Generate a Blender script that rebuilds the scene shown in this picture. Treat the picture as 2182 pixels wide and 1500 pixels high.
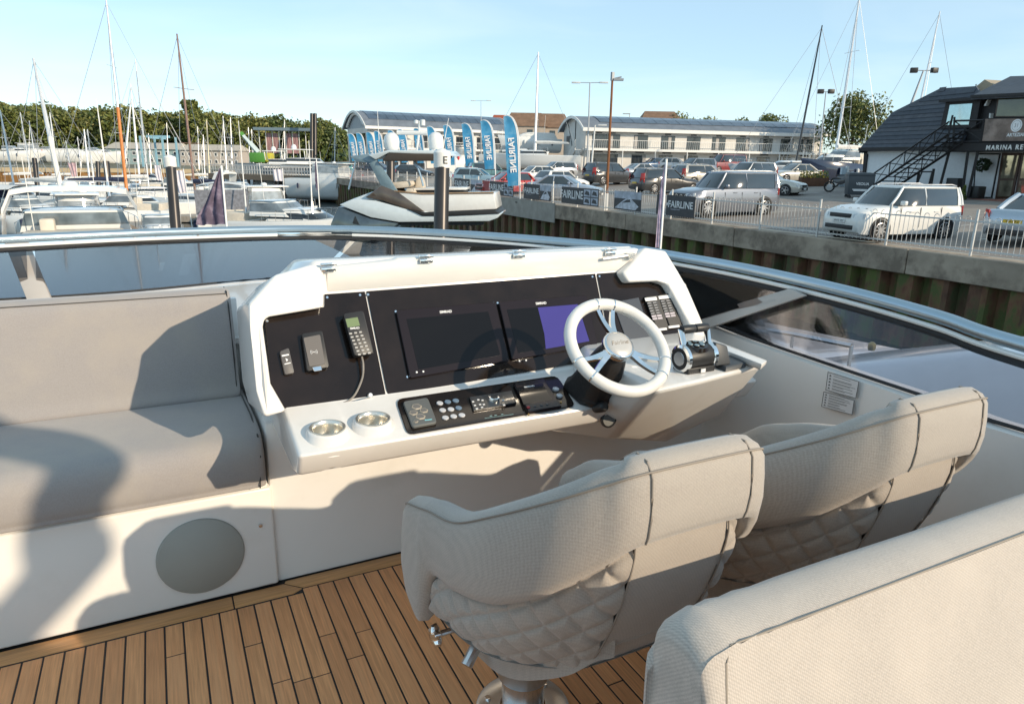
import bpy, bmesh, math, random
from math import sin, cos, pi, radians, sqrt, atan2
from mathutils import Vector, Matrix
random.seed(7)
for _o in list(bpy.data.objects): bpy.data.objects.remove(_o)
SC = bpy.context.scene
COL = SC.collection
# ------------------------------------------------------------------ camera
FPX = 1480.0
PITCH = math.atan(407/1480); ROLL = radians(1.0); YAW = radians(26.9)
CAM = Vector((0, 0, 5.2))
FWD = Vector((sin(YAW)*cos(PITCH), cos(YAW)*cos(PITCH), -sin(PITCH)))
_r = Vector((cos(YAW), -sin(YAW), 0)); _u = _r.cross(FWD)
RGT = cos(ROLL)*_r + sin(ROLL)*_u
UPV = -sin(ROLL)*_r + cos(ROLL)*_u
cd = bpy.data.cameras.new('camera'); co = bpy.data.objects.new('camera', cd); COL.objects.link(co)
cd.sensor_width = 36; cd.lens = 36*FPX/2182; cd.clip_start = .02; cd.clip_end = 3000
co.matrix_world = Matrix.Translation(CAM) @ Matrix((RGT, UPV, -FWD)).transposed().to_4x4()
SC.camera = co
# ------------------------------------------------------------------ light
SUN_AZ = Vector((.47, -.883, 0)).normalized()      # towards the sun, on the map
SUN_EL = radians(22)
sd = SUN_AZ*cos(SUN_EL) + Vector((0, 0, sin(SUN_EL)))
sl = bpy.data.lights.new('sun', 'SUN'); sl.energy = 2.6; sl.angle = radians(.55); sl.color = (1.0, .83, .61)
so = bpy.data.objects.new('sun', sl); COL.objects.link(so)
so.rotation_euler = sd.to_track_quat('Z', 'Y').to_euler()
W = bpy.data.worlds.new('World'); SC.world = W; W.use_nodes = True
nt = W.node_tree; nt.nodes.clear()
wo = nt.nodes.new('ShaderNodeOutputWorld'); bg = nt.nodes.new('ShaderNodeBackground')
sky = nt.nodes.new('ShaderNodeTexSky'); sky.sky_type = 'NISHITA'; sky.sun_disc = False
sky.sun_elevation = SUN_EL; sky.sun_rotation = atan2(sd.x, sd.y)
sky.air_density = .85; sky.dust_density = .1; sky.ozone_density = 2.6; sky.altitude = 0
# thin high cloud, streaks spread over the whole dome
tc = nt.nodes.new('ShaderNodeTexCoord'); mp = nt.nodes.new('ShaderNodeMapping')
mp.inputs['Scale'].default_value = (1.2, 3.2, 9.0); mp.inputs['Rotation'].default_value = (.25, .1, .4)
nz = nt.nodes.new('ShaderNodeTexNoise'); nz.inputs['Scale'].default_value = 1.3; nz.inputs['Detail'].default_value = 7; nz.inputs['Distortion'].default_value = .6
cr = nt.nodes.new('ShaderNodeValToRGB'); cr.color_ramp.elements[0].position = .5; cr.color_ramp.elements[1].position = .8
cr.color_ramp.elements[0].color = (0, 0, 0, 1); cr.color_ramp.elements[1].color = (.20, .20, .20, 1)
mx = nt.nodes.new('ShaderNodeMixRGB'); mx.inputs[2].default_value = (5.2, 5.3, 5.3, 1)
nt.links.new(tc.outputs['Generated'], mp.inputs[0]); nt.links.new(mp.outputs[0], nz.inputs['Vector'])
nt.links.new(nz.outputs['Fac'], cr.inputs[0]); nt.links.new(cr.outputs[0], mx.inputs[0])
veil = nt.nodes.new('ShaderNodeMixRGB'); veil.inputs[0].default_value = .62; veil.inputs[2].default_value = (2.15, 2.95, 3.2, 1)   # even thin haze over the whole sky
nt.links.new(sky.outputs[0], veil.inputs[1]); nt.links.new(veil.outputs[0], mx.inputs[1]); nt.links.new(mx.outputs[0], bg.inputs[0]); nt.links.new(bg.outputs[0], wo.inputs[0])
bg.inputs[1].default_value = .15
SC.view_settings.view_transform = 'Standard'; SC.view_settings.look = 'None'
SC.view_settings.exposure = .80; SC.view_settings.gamma = 1; SC.view_settings.use_curve_mapping = False
SC.render.engine = 'CYCLES'
SC.cycles.max_bounces = 8; SC.cycles.transparent_max_bounces = 12

# ------------------------------------------------------------------ surveying helpers: a sight line of the photograph met with a known plane
def ray(x, y): return FWD + RGT*((x-1091)/FPX) + UPV*((750-y)/FPX)
def onZ(x, y, z): d = ray(x, y); return CAM + d*((z-CAM.z)/d.z)
def onY(x, y, v): d = ray(x, y); return CAM + d*(v/d.y)
def onX(x, y, v): d = ray(x, y); return CAM + d*(v/d.x)
def onP(x, y, p, n): d = ray(x, y); return CAM + d*((Vector(p)-CAM).dot(n)/d.dot(n))
def atD(x, y, dist): return CAM + ray(x, y)*dist
QZ = 2.9; QX = 19.5; SL = .04
def gz(X): return QZ + SL*max(0, min(X, 75)-20)
def onG(x, y):
    n = Vector((-SL, 0, 1)); return onP(x, y, (20, 0, QZ), n)

# ------------------------------------------------------------------ materials
MATS = {}
def lin(c): return tuple((v/12.92 if v <= .04045 else ((v+.055)/1.055)**2.4) for v in c)
def M(name, col=(.5, .5, .5), rough=.5, metal=0., var=.06, scale=6., bump=0., bscale=60., spec=.5, coat=0., stretch=None, dirt=None, dscale=3., dlo=.5, dhi=.7, emit=None, sheen=0., world=False, weave=0, wamp=.045):
    if name in MATS: return MATS[name]
    m = bpy.data.materials.new(name); m.use_nodes = True; MATS[name] = m
    t = m.node_tree; b = t.nodes['Principled BSDF']; L = t.links.new
    b.inputs['Roughness'].default_value = rough; b.inputs['Metallic'].default_value = metal
    b.inputs['Specular IOR Level'].default_value = spec; b.inputs['Coat Weight'].default_value = coat
    b.inputs['Coat Roughness'].default_value = .05
    if sheen: b.inputs['Sheen Weight'].default_value = sheen
    c4 = (*col, 1)
    tcn = t.nodes.new('ShaderNodeTexCoord'); src = tcn.outputs['Object']
    if world: src = t.nodes.new('ShaderNodeNewGeometry').outputs['Position']
    if stretch:
        mpn = t.nodes.new('ShaderNodeMapping'); mpn.inputs['Scale'].default_value = stretch
        L(src, mpn.inputs[0]); src = mpn.outputs[0]
    n1 = t.nodes.new('ShaderNodeTexNoise'); n1.inputs['Scale'].default_value = scale; n1.inputs['Detail'].default_value = 5
    L(src, n1.inputs['Vector'])
    hs = t.nodes.new('ShaderNodeMapRange'); hs.inputs[1].default_value = .3; hs.inputs[2].default_value = .7
    hs.inputs[3].default_value = 1-var; hs.inputs[4].default_value = 1+var
    L(n1.outputs['Fac'], hs.inputs[0])
    mu = t.nodes.new('ShaderNodeMixRGB'); mu.blend_type = 'MULTIPLY'; mu.inputs[0].default_value = 1; mu.inputs[1].default_value = c4
    L(hs.outputs[0], mu.inputs[2]); out = mu.outputs[0]
    if dirt:
        n2 = t.nodes.new('ShaderNodeTexNoise'); n2.inputs['Scale'].default_value = dscale; n2.inputs['Detail'].default_value = 6; n2.inputs['Roughness'].default_value = .65
        L(src, n2.inputs['Vector'])
        r2 = t.nodes.new('ShaderNodeMapRange'); r2.inputs[1].default_value = dlo; r2.inputs[2].default_value = dhi
        L(n2.outputs['Fac'], r2.inputs[0])
        m2 = t.nodes.new('ShaderNodeMixRGB'); L(r2.outputs[0], m2.inputs[0]); L(out, m2.inputs[1]); m2.inputs[2].default_value = (*dirt, 1); out = m2.outputs[0]
    if weave:
        for ax_ in ('X', 'DIAGONAL'):
            wv = t.nodes.new('ShaderNodeTexWave'); wv.bands_direction = ax_; wv.inputs['Scale'].default_value = weave; wv.inputs['Distortion'].default_value = 1.2; wv.inputs['Detail'].default_value = 1
            L(src, wv.inputs['Vector']); rr = t.nodes.new('ShaderNodeMapRange'); rr.inputs[3].default_value = 1-wamp; rr.inputs[4].default_value = 1+wamp*.7; L(wv.outputs['Fac'], rr.inputs[0])
            mw_ = t.nodes.new('ShaderNodeMixRGB'); mw_.blend_type = 'MULTIPLY'; mw_.inputs[0].default_value = 1; L(out, mw_.inputs[1]); L(rr.outputs[0], mw_.inputs[2]); out = mw_.outputs[0]
    L(out, b.inputs['Base Color'])
    if bump:
        n3 = t.nodes.new('ShaderNodeTexNoise'); n3.inputs['Scale'].default_value = bscale; n3.inputs['Detail'].default_value = 4
        L(src, n3.inputs['Vector'])
        bp = t.nodes.new('ShaderNodeBump'); bp.inputs['Strength'].default_value = bump; bp.inputs['Distance'].default_value = .01
        L(n3.outputs['Fac'], bp.inputs['Height']); L(bp.outputs[0], b.inputs['Normal'])
    if emit:
        b.inputs['Emission Color'].default_value = (*emit[:3], 1); b.inputs['Emission Strength'].default_value = emit[3]
    return m
def glass_mat(name, tint, ior=1.5, rough=.02):
    m = bpy.data.materials.new(name); m.use_nodes = True; t = m.node_tree; t.nodes.clear(); L = t.links.new
    o = t.nodes.new('ShaderNodeOutputMaterial'); mx = t.nodes.new('ShaderNodeMixShader'); fr = t.nodes.new('ShaderNodeFresnel'); fr.inputs[0].default_value = ior
    a = t.nodes.new('ShaderNodeBsdfTransparent'); a.inputs[0].default_value = (*tint, 1)
    g = t.nodes.new('ShaderNodeBsdfGlossy'); g.inputs['Roughness'].default_value = rough
    L(fr.outputs[0], mx.inputs[0]); L(a.outputs[0], mx.inputs[1]); L(g.outputs[0], mx.inputs[2]); L(mx.outputs[0], o.inputs[0]); MATS[name] = m
    return m
GEL = M('gelcoat', (.79, .765, .73), .25, var=.025, scale=2.5, bump=.02, bscale=25, coat=.5, dirt=(.70, .67, .62), dlo=.55, dhi=.85)
FAB = M('woven_fabric', (.385, .342, .302), .92, var=.09, scale=260, bump=.12, bscale=600, sheen=.3, weave=95, dirt=(.43, .385, .335), dscale=4, dlo=.45, dhi=.75)
FAB2 = M('bench_fabric', (.318, .296, .288), .9, var=.07, scale=260, bump=.10, bscale=600, sheen=.25, weave=120, dirt=(.37, .335, .30), dscale=4, dlo=.45, dhi=.75)
PIPE = M('piping', (.07, .066, .062), .7)
CHROME = M('chrome', (.86, .86, .85), .06, 1, var=.02)
STEEL = M('satin_steel', (.68, .68, .68), .25, 1, var=.05)
ALU = M('anodised_rail', (.40, .50, .57), .34, .85, var=.04)
BLKGLOSS = M('black_gloss', (.016, .011, .009), .08, var=.3, scale=9, spec=.36, bump=.012, bscale=6)
BLKPL = M('black_plastic', (.02, .02, .021), .45, var=.15, bump=.05, bscale=300)
GREYPL = M('grey_plastic', (.16, .16, .155), .5)
RUBBER = M('rubber', (.025, .025, .027), .75)
WHITE = M('white_paint', (.78, .77, .74), .35, var=.04)
PRINT = M('white_print', (.75, .75, .75), .5)
BLACK = M('black_paint', (.018, .018, .018), .5)

# ------------------------------------------------------------------ mesh builder
class B:
    def __init__(s): s.bm = bmesh.new(); s.mi = 0
    def f(s, vs):
        try:
            fc = s.bm.faces.new(vs); fc.material_index = s.mi; return fc
        except ValueError: return None
    def v(s, p): return s.bm.verts.new(p)
    def poly(s, pts): return s.f([s.v(p) for p in pts])
    def box(s, c, size, rz=0, mat=None):
        hx, hy, hz = size[0]/2, size[1]/2, size[2]/2
        m = mat if mat is not None else Matrix.Translation(c) @ Matrix.Rotation(rz, 4, 'Z')
        vs = [s.v(m @ Vector((x*hx, y*hy, z*hz))) for x in (-1, 1) for y in (-1, 1) for z in (-1, 1)]
        for q in ((0, 1, 3, 2), (4, 6, 7, 5), (0, 4, 5, 1), (2, 3, 7, 6), (0, 2, 6, 4), (1, 5, 7, 3)): s.f([vs[i] for i in q])
        return s
    def hexa(s, a, b):                       # two quads (lists of 4 points), joined
        va = [s.v(p) for p in a]; vb = [s.v(p) for p in b]
        s.f(va[::-1]); s.f(vb); n = len(va)
        for i in range(n): s.f([va[i], va[(i+1) % n], vb[(i+1) % n], vb[i]])
        return s
    prism = hexa
    def extr(s, pts, vec):
        vec = Vector(vec); return s.hexa([Vector(p) for p in pts], [Vector(p)+vec for p in pts])
    def tube(s, pts, r, n=8, closed=False, caps=True):
        pts = [Vector(p) for p in pts]; rings = []; N = len(pts)
        for i, p in enumerate(pts):
            if closed: d = pts[(i+1) % N]-pts[i-1]
            else: d = pts[min(i+1, N-1)]-pts[max(i-1, 0)]
            d.normalize(); q = d.to_track_quat('Z', 'Y' if abs(d.z) < .95 else 'X'); rr = r[i] if isinstance(r, (list, tuple)) else r
            if i and False: pass
            rings.append([s.v(p + q @ Vector((rr*cos(2*pi*k/n), rr*sin(2*pi*k/n), 0))) for k in range(n)])
        for i in range(N if closed else N-1):
            a, b = rings[i], rings[(i+1) % N]
            off = 0
            if closed or True:
                off = min(range(n), key=lambda k: (a[0].co-b[k].co).length_squared)
            for k in range(n): s.f([a[k], a[(k+1) % n], b[(k+1+off) % n], b[(k+off) % n]])
        if caps and not closed: s.f(rings[0][::-1]); s.f(rings[-1])
        return s
    def cyl(s, p0, p1, r0, r1=None, n=16): return s.tube([p0, p1], [r0, r0 if r1 is None else r1], n)
    def lathe(s, prof, c=(0, 0, 0), axis=(0, 0, 1), n=24, cap=True):   # prof: (radius, height)
        c = Vector(c); q = Vector(axis).normalized().to_track_quat('Z', 'Y'); rings = []
        for r, h in prof: rings.append([s.v(c + q @ Vector((r*cos(2*pi*k/n), r*sin(2*pi*k/n), h))) for k in range(n)])
        for a, b in zip(rings, rings[1:]):
            for k in range(n): s.f([a[k], a[(k+1) % n], b[(k+1) % n], b[k]])
        if cap:
            if prof[0][0] > 1e-5: s.f(rings[0][::-1])
            if prof[-1][0] > 1e-5: s.f(rings[-1])
        return s
    def loft(s, secs, closed=False, caps=False):
        rows = [[s.v(p) for p in sec] for sec in secs]; n = len(rows[0])
        for a, b in zip(rows, rows[1:]):
            for k in range(n if closed else n-1): s.f([a[k], a[(k+1) % n], b[(k+1) % n], b[k]])
        if caps: s.f(rows[0][::-1]); s.f(rows[-1])
        return rows
    def mesh(s, name, mats, bevel=0, seg=2, smooth=35, norm=True, weld=True):
        bm = s.bm
        if weld: bmesh.ops.remove_doubles(bm, verts=bm.verts, dist=1e-5)
        bm.verts.index_update()
        if norm: bmesh.ops.recalc_face_normals(bm, faces=bm.faces)
        if bevel:
            es = [e for e in bm.edges if len(e.link_faces) == 2 and e.calc_face_angle(0) > radians(28)]
            if es: bmesh.ops.bevel(bm, geom=es, offset=bevel, segments=seg, profile=.5, affect='EDGES', clamp_overlap=True)
        me = bpy.data.meshes.new(name); bm.to_mesh(me); bm.free()
        for m in (mats if isinstance(mats, (list, tuple)) else [mats]): me.materials.append(m)
        if smooth:
            me.polygons.foreach_set('use_smooth', [True]*len(me.polygons)); me.set_sharp_from_angle(angle=radians(smooth))
        return me
    def obj(s, name, mats, parent=None, bevel=0, seg=2, smooth=35, world=True, norm=True, weld=True):
        return link(name, s.mesh(name, mats, bevel, seg, smooth, norm, weld), parent, world)
def mw(o):
    m = Matrix.LocRotScale(o.location, o.rotation_euler, o.scale)
    return (mw(o.parent) @ o.matrix_parent_inverse @ m) if o.parent else m
def link(name, me, parent=None, world=True):
    o = bpy.data.objects.new(name, me); COL.objects.link(o)
    if parent:
        o.parent = parent
        if world: o.matrix_parent_inverse = mw(parent).inverted()
    return o
def tag(o, label=None, cat=None, group=None, kind=None):
    for k, v in (('label', label), ('category', cat), ('group', group), ('kind', kind)):
        if v: o[k] = v
    return o
def thing(name, label, cat, loc=(0, 0, 0), rz=0, group=None):
    o = bpy.data.objects.new(name, None); COL.objects.link(o); o.location = loc; o.rotation_euler = (0, 0, rz)
    o.empty_display_size = .1
    return tag(o, label, cat, group)
def kids(o): return [c for c in KIDS_ALL() if c.parent == o]
def KIDS_ALL(): return list(COL.objects)
def dup(root, loc, rz, label, group=None, mats=None, scale=None):
    def cp(o, par):
        c = o.copy(); COL.objects.link(c); inv = o.matrix_parent_inverse.copy()
        if par: c.parent = par; c.matrix_parent_inverse = inv
        if mats and o.type == 'MESH':
            for i, sl_ in enumerate(c.material_slots):
                if sl_.material and sl_.material.name in mats:
                    sl_.link = 'OBJECT'; sl_.material = mats[sl_.material.name]
        for ch in [k for k in o.children]: cp(ch, c)
        return c
    r = cp(root, None); r.location = loc; r.rotation_euler = (0, 0, rz); r['label'] = label
    if scale: r.scale = scale if isinstance(scale, (tuple, list)) else (scale,)*3
    if group: r['group'] = group
    return r
def text_mesh(txt, size, mat4, mat, depth=.002, bold=0., shear=0., mirror=False, space=1.0):
    cu = bpy.data.curves.new('t', 'FONT'); cu.body = txt; cu.size = size; cu.extrude = depth/2; cu.offset = bold; cu.shear = shear
    cu.align_x = 'CENTER'; cu.align_y = 'CENTER'; cu.space_character = space; cu.resolution_u = 3
    ob = bpy.data.objects.new('t', cu); COL.objects.link(ob)
    dg = bpy.context.evaluated_depsgraph_get(); dg.update()
    me = bpy.data.meshes.new_from_object(ob.evaluated_get(dg)); bpy.data.objects.remove(ob)
    me.transform(mat4 @ (Matrix.Scale(-1, 4, (1, 0, 0)) if mirror else Matrix.Identity(4)))
    me.materials.clear(); me.materials.append(mat)
    return me
def frame(o, x, y):
    """matrix with origin o, x axis and y axis (made orthonormal)"""
    x = Vector(x).normalized(); z = x.cross(Vector(y)).normalized(); y = z.cross(x)
    return Matrix.Translation(o) @ Matrix((x, y, z)).transposed().to_4x4()
def cat_rom(pts, n=8):
    pts = [Vector(p) for p in pts]; P = [2*pts[0]-pts[1]]+pts+[2*pts[-1]-pts[-2]]; out = []
    for i in range(1, len(P)-2):
        a, b, c, d = P[i-1:i+3]
        for k in range(n):
            t = k/n; out.append(.5*((2*b)+(c-a)*t+(2*a-5*b+4*c-d)*t*t+(3*b-a-3*c+d)*t**3))
    return out+[pts[-1]]
# ================================================================== OUR YACHT: flybridge deck
FZ = 3.75
TEAK = M('teak', (.68, .315, .135), .62, var=.20, scale=3.0, stretch=(60, 2.2, 20), bump=.12, bscale=14, dirt=(.72, .365, .17), dscale=1.1, dlo=.42, dhi=.72)
TEAK2 = M('teak_lighter', (.71, .345, .15), .62, var=.2, scale=3.0, stretch=(60, 2.2, 20), bump=.12, bscale=14, dirt=(.58, .265, .11), dscale=1.3, dlo=.42, dhi=.72)
TEAK3 = M('teak_darker', (.62, .285, .12), .6, var=.2, scale=3.0, stretch=(60, 2.2, 20), bump=.12, bscale=14, dirt=(.60, .29, .13), dscale=1.6, dlo=.42, dhi=.72)
TEAKX = M('teak_margin', (.56, .28, .11), .38, var=.2, scale=3.0, stretch=(2.2, 60, 20), bump=.05, bscale=14)
CAULK = M('caulk', (.012, .011, .011), .6)
deck = B().box((.2, .9, FZ-.0275), (5.4, 4.4, .052)).obj('flybridge_deck', CAULK); tag(deck, kind='structure', label='teak planked flybridge deck with black caulking')
rnd = random.Random(3)
fixed = {-.113: 2.03, .103: 1.98, .322: 1.93, .43: 1.9, .05: .9, -.33: 1.2}
x0 = -.491-.054*24
for k in range(72):
    xa = x0+.054*k; xb = xa+.0486
    yend = 2.189 if xa < .30 else 2.213
    cuts = [fx for kx, fx in fixed.items() if abs(kx-xa) < .02] or [2.19-rnd.uniform(.35, 1.5)]
    cuts = sorted([c for c in cuts]+[cuts[0]-1.25, -1.2]); cuts = [c for c in cuts if c > -1.21]+[yend]
    for ya, yb in zip(cuts, cuts[1:]):
        if yb-ya < .05: continue
        h = FZ+rnd.uniform(-.0006, .0006)
        b = B(); b.box(((xa+xb)/2, (ya+yb)/2-.001, h-.006), (xb-xa, yb-ya-.004, .012))
        b.obj('plank', rnd.choice([TEAK, TEAK, TEAK2, TEAK3]), deck, bevel=.0012, seg=1)
for pts in (((-2.5, 2.1935), (.092, 2.1935), (.092, 2.266), (-2.5, 2.266)),
            ((.096, 2.1935), (.285, 2.1935), (.318, 2.212), (.262, 2.266), (.096, 2.266)),
            ((.322, 2.216), (1.2, 2.216), (1.2, 2.281), (.272, 2.281), (.266, 2.268)), ((1.204, 2.216), (2.3, 2.216), (2.3, 2.281), (1.204, 2.281))):
    b = B(); b.extr([(x, y, FZ-.012) for x, y in pts], (0, 0, .0135)); b.obj('margin_board', TEAKX, deck, bevel=.003, seg=2)

# ------------------------------------------------------------------ coaming, windscreen and rail
TINT = glass_mat('tinted_screen', (.60, .60, .61), 1.52, .012)
TINT2 = glass_mat('tinted_side_screen', (.80, .78, .80), 1.45, .012)
yacht = thing('flybridge_coaming', 'cream moulded coaming round the flybridge with tinted windscreen and polished top rail', 'yacht coaming', (0, 3, FZ))
ZB = 4.5
front = [onZ(x, y, ZB) for x, y in ((-900, 668), (-400, 655), (0, 640), (280, 622), (570, 595))]
side = [onZ(x, y, ZB) for x, y in ((1480, 680), (1600, 722), (1800, 790), (2000, 857), (2182, 920))]
gp = front+[Vector((1.15, 4.22, ZB)), Vector((1.72, 3.86, ZB)), Vector((2.08, 3.25, ZB))]+side+[Vector((2.22, .2, ZB)), Vector((2.2, -1.2, ZB))]
gp = cat_rom(gp, 5)
rail_px = [(-900, 560), (-400, 530), (0, 510), (350, 495), (700, 488), (1000, 500), (1300, 525), (1450, 548)]
rl = [onZ(x, y, 4.78) for x, y in rail_px]+[onX(1600, 575, 2.19), onX(1800, 620, 2.2), onX(2000, 675, 2.2), onX(2182, 735, 2.2), Vector((2.19, .2, 4.67)), Vector((2.15, -1.2, 4.6))]
rl = cat_rom(rl, 6)
b = B(); b.tube(rl, .0215, 12); b.obj('top_rail', ALU, yacht)
b = B(); b.tube([p+Vector((0, 0, -.034))-Vector((p.x, p.y-1.2, 0)).normalized()*.012 for p in rl], .0085, 8); b.obj('rail_trim', WHITE, yacht)
b = B(); b.tube([p+Vector((0, 0, -.055)) for p in rl], .013, 8); b.obj('rail_seal', RUBBER, yacht)
b = B(); b.tube([p+Vector((0, 0, .004)) for p in gp], .006, 6); b.obj('windscreen_seal', RUBBER, yacht)
def at_len(path, t):
    ds = [0]
    for a, c in zip(path, path[1:]): ds.append(ds[-1]+(c-a).length)
    s = t*ds[-1]
    for i in range(len(path)-1):
        if s <= ds[i+1]: return path[i].lerp(path[i+1], (s-ds[i])/(ds[i+1]-ds[i]+1e-9))
    return path[-1].copy()
def nearest_t(path, p):
    return min((k/400 for k in range(401)), key=lambda t: (at_len(path, t)-p).length)
def screen_panel(a0, a1, c0, c1):        # bottom parameter range, top parameter range
    secs = []
    for k in range(13):
        f = k/12; lo = at_len(gp, a0+(a1-a0)*f); hi = at_len(rl, c0+(c1-c0)*f)+Vector((0, 0, -.05))
        secs.append((lo, hi))
    b = B(); o = [(q[0]+Vector((0, 0, 0)), q[1]) for q in secs]
    n0 = []
    for i, (lo, hi) in enumerate(o):
        t = o[min(i+1, 12)][0]-o[max(i-1, 0)][0]; n = t.cross(hi-lo).normalized()*.006
        n0.append([lo, hi, hi+n, lo+n])
    b.loft(n0, closed=True, caps=True); b.obj('windscreen_panel', TINT2 if a0 > .5 else TINT, yacht, smooth=50)
tb = [nearest_t(gp, onZ(x, y, ZB)) for x, y in ((75, 637), (1495, 686))]
tt = [nearest_t(rl, onZ(x, y, 4.78)) for x, y in ((60, 508), (1700, 598))]
g = .002
tm = [(tb[0], tt[0]), (tb[0]+(tb[1]-tb[0])*.36, nearest_t(rl, onZ(760, 489, 4.78))), (tb[1]-.06, nearest_t(rl, onZ(1380, 537, 4.78)))]
cuts = [(.02, .02)]+tm+[(.98, .98)]
for (a0, c0), (a1, c1) in zip(cuts, cuts[1:]): screen_panel(a0+g, a1-g, c0+g, c1-g)
# gussets between coaming and rail
for (lx, ly, lx2, ly2), (ux, uy, ux2, uy2) in (((62, 641, 112, 636), (8, 512, 60, 511)),):
    A = onZ(lx, ly, ZB); A2 = onZ(lx2, ly2, ZB); U = onZ(ux, uy, 4.75); U2 = onZ(ux2, uy2, 4.75); n = Vector((.0, -.05, 0))
    b = B(); b.hexa([A, A2, U2, U], [A+n, A2+n, U2+n*.5, U+n*.5]); b.obj('rail_gusset', M('gusset_tan', (.46, .42, .38), .4, var=.05), yacht, bevel=.006)
A = onZ(1492, 672, ZB); A2 = onZ(1516, 700, ZB)
U = onX(1690, 614, 2.17); U2 = onX(1724, 630, 2.17); n = Vector((-.04, 0, 0))
GUS = M('gusset_tan', (.46, .42, .38), .4, var=.05)
b = B(); b.hexa([A, A2, U2, U], [A+n, A2+n, U2+n*.5, U+n*.5]); b.obj('rail_gusset', GUS, yacht, bevel=.006)
# coaming shell: inner face, top ledge
b = B(); secs = []
for p in gp:
    inn = Vector((p.x, p.y-1.2, 0)).normalized()
    out = Vector((p.x, p.y, ZB))+inn*.10
    secs.append([out+Vector((0, 0, -.35)), out+Vector((0, 0, -.012)), Vector((p.x, p.y, ZB-.004)), Vector((p.x, p.y, ZB-.012))-inn*.02, Vector((p.x, p.y, 4.1))-inn*.055, Vector((p.x, p.y, FZ+.0))-inn*.07])
b.loft(secs); b.obj('coaming_wall', GEL, yacht, smooth=40)
b = B(); pl = [p for p in gp if p.x < 1.9 and p.y > 3.2]
b.extr([Vector((pl[0].x, 2.93, ZB-.035))]+[Vector((p.x, p.y-.012, ZB-.035)) for p in pl]+[Vector((pl[-1].x, 2.93, ZB-.035))], (0, 0, .025)); b.obj('front_ledge', GEL, yacht)
# low plinth along the starboard side and around to the seats
b = B(); b.extr([(2.2, -.9, FZ), (1.86, -.9, FZ), (1.86, .86, FZ), (1.98, 1.02, FZ), (2.2, 1.1, FZ)], (0, 0, .33)); b.obj('side_plinth', GEL, yacht, bevel=.02, seg=3)
# raked black glass of the saloon ahead of the screen
SALG = M('saloon_glass', (.03, .03, .03), .12, var=.2, coat=1.0, bump=.06, bscale=1.1)
b = B(); b.loft([[Vector((x, 4.42+(.0 if abs(x) < 1 else -.12*(abs(x)-1)**2), 4.42)), Vector((x, 6.2, 4.415-.004*x*x)), Vector((x, 8.1, 4.40-.008*x*x))] for x in (-3.2, -2.4, -1.6, -.8, 0, .8, 1.4)]); b.obj('saloon_glass', SALG, yacht, smooth=80)
# warning stickers
CN = Vector((-1, 0, .1)).normalized(); CPt = Vector((2.082, 1.2, 4.35))
STK = M('sticker_white', (.66, .64, .63), .45); INK = M('sticker_ink', (.05, .05, .05), .5)
for q in (((1766, 792), (1833, 813), (1826, 849), (1761, 831)), ((1757, 834), (1823, 853), (1818, 884), (1752, 866))):
    P4 = [onP(x, y, CPt, CN)+CN*.004 for x, y in q]
    e = thing('warning_sticker', 'black framed white warning notice, %s of two on the coaming' % ('upper' if q[0][1] < 800 else 'lower'), 'sticker', P4[0], group='warning stickers on the coaming')
    b = B(); b.hexa(P4, [p+CN*.0008 for p in P4]); b.obj('sticker_sheet', STK, e)
    def bl(u, v): return P4[0].lerp(P4[1], u).lerp(P4[3].lerp(P4[2], u), v)+CN*.0012
    b = B()
    for (u0, v0, u1, v1) in ((0, 0, 1, .03), (0, .97, 1, 1), (0, .03, .018, .97), (.982, .03, 1, .97)):
        b.poly([bl(u0, v0), bl(u1, v0), bl(u1, v1), bl(u0, v1)])
    b.obj('border', INK, e, smooth=0)
    b = B()
    for i in range(5):
        v = .1+i*.17; b.poly([bl(.06, v+.1), bl(.10, v), bl(.14, v+.1)])
        for j in range(2):
            if rnd.random() < .9: vv = v+.02+j*.055; u1 = rnd.uniform(.5, .93); b.poly([bl(.2, vv), bl(u1, vv), bl(u1, vv+.022), bl(.2, vv+.022)])
    b.obj('printed_lines', INK, e, smooth=0)
# open hardtop frame over the after part of the flybridge, behind the camera
hard = thing('flybridge_hardtop', 'white hardtop frame with a rounded open roof over the after flybridge', 'hardtop', (0, -3, 6))
oc = cat_rom([(-2.3, -4.6, 6), (-2.3, -1.6, 6), (-1.9, -.7, 6), (-1.0, -.35, 6), (0, -.3, 6), (.6, -.5, 6), (1.1, -.9, 6), (1.64, -1.46, 6), (1.92, -1.75, 6), (2.02, -1.98, 6), (2.05, -2.15, 6), (2.2, -2.42, 6), (2.3, -2.75, 6), (2.35, -4.6, 6)], 5)
ic = cat_rom([(-2.1, -4.6, 6), (-2.1, -1.7, 6), (-1.75, -.9, 6), (-1.0, -.55, 6), (0, -.5, 6), (.5, -.7, 6), (1.0, -1.08, 6), (1.6, -1.64, 6), (1.82, -1.86, 6), (1.88, -2.03, 6), (1.92, -2.2, 6), (2.04, -2.48, 6), (2.15, -2.8, 6), (2.2, -4.6, 6)], 5)
oc = [p+Vector((.05, 0, .19)) for p in oc]; ic = [p+Vector((.03, -.02, .19)) for p in ic]
b = B(); b.loft([[o, i, i+Vector((0, 0, .07)), o+Vector((0, 0, .07))] for o, i in zip(oc, ic)], closed=True, caps=True); b.obj('roof_frame', GEL, hard)
b = B(); b.extr([(-2.3, -4.9, 5.99), (2.75, -4.9, 5.99), (2.75, -3.38, 5.99), (2.52, -3.2, 5.99), (2.32, -3.08, 5.99), (2.2, -2.80, 5.99), (-2.3, -2.80, 5.99)], (0, 0, .05)); bmesh.ops.translate(b.bm, verts=b.bm.verts, vec=(0, 0, .19)); b.obj('shade_panel', GEL, hard)  # unseen panel, added and outlined to keep sun off the left deck
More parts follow.
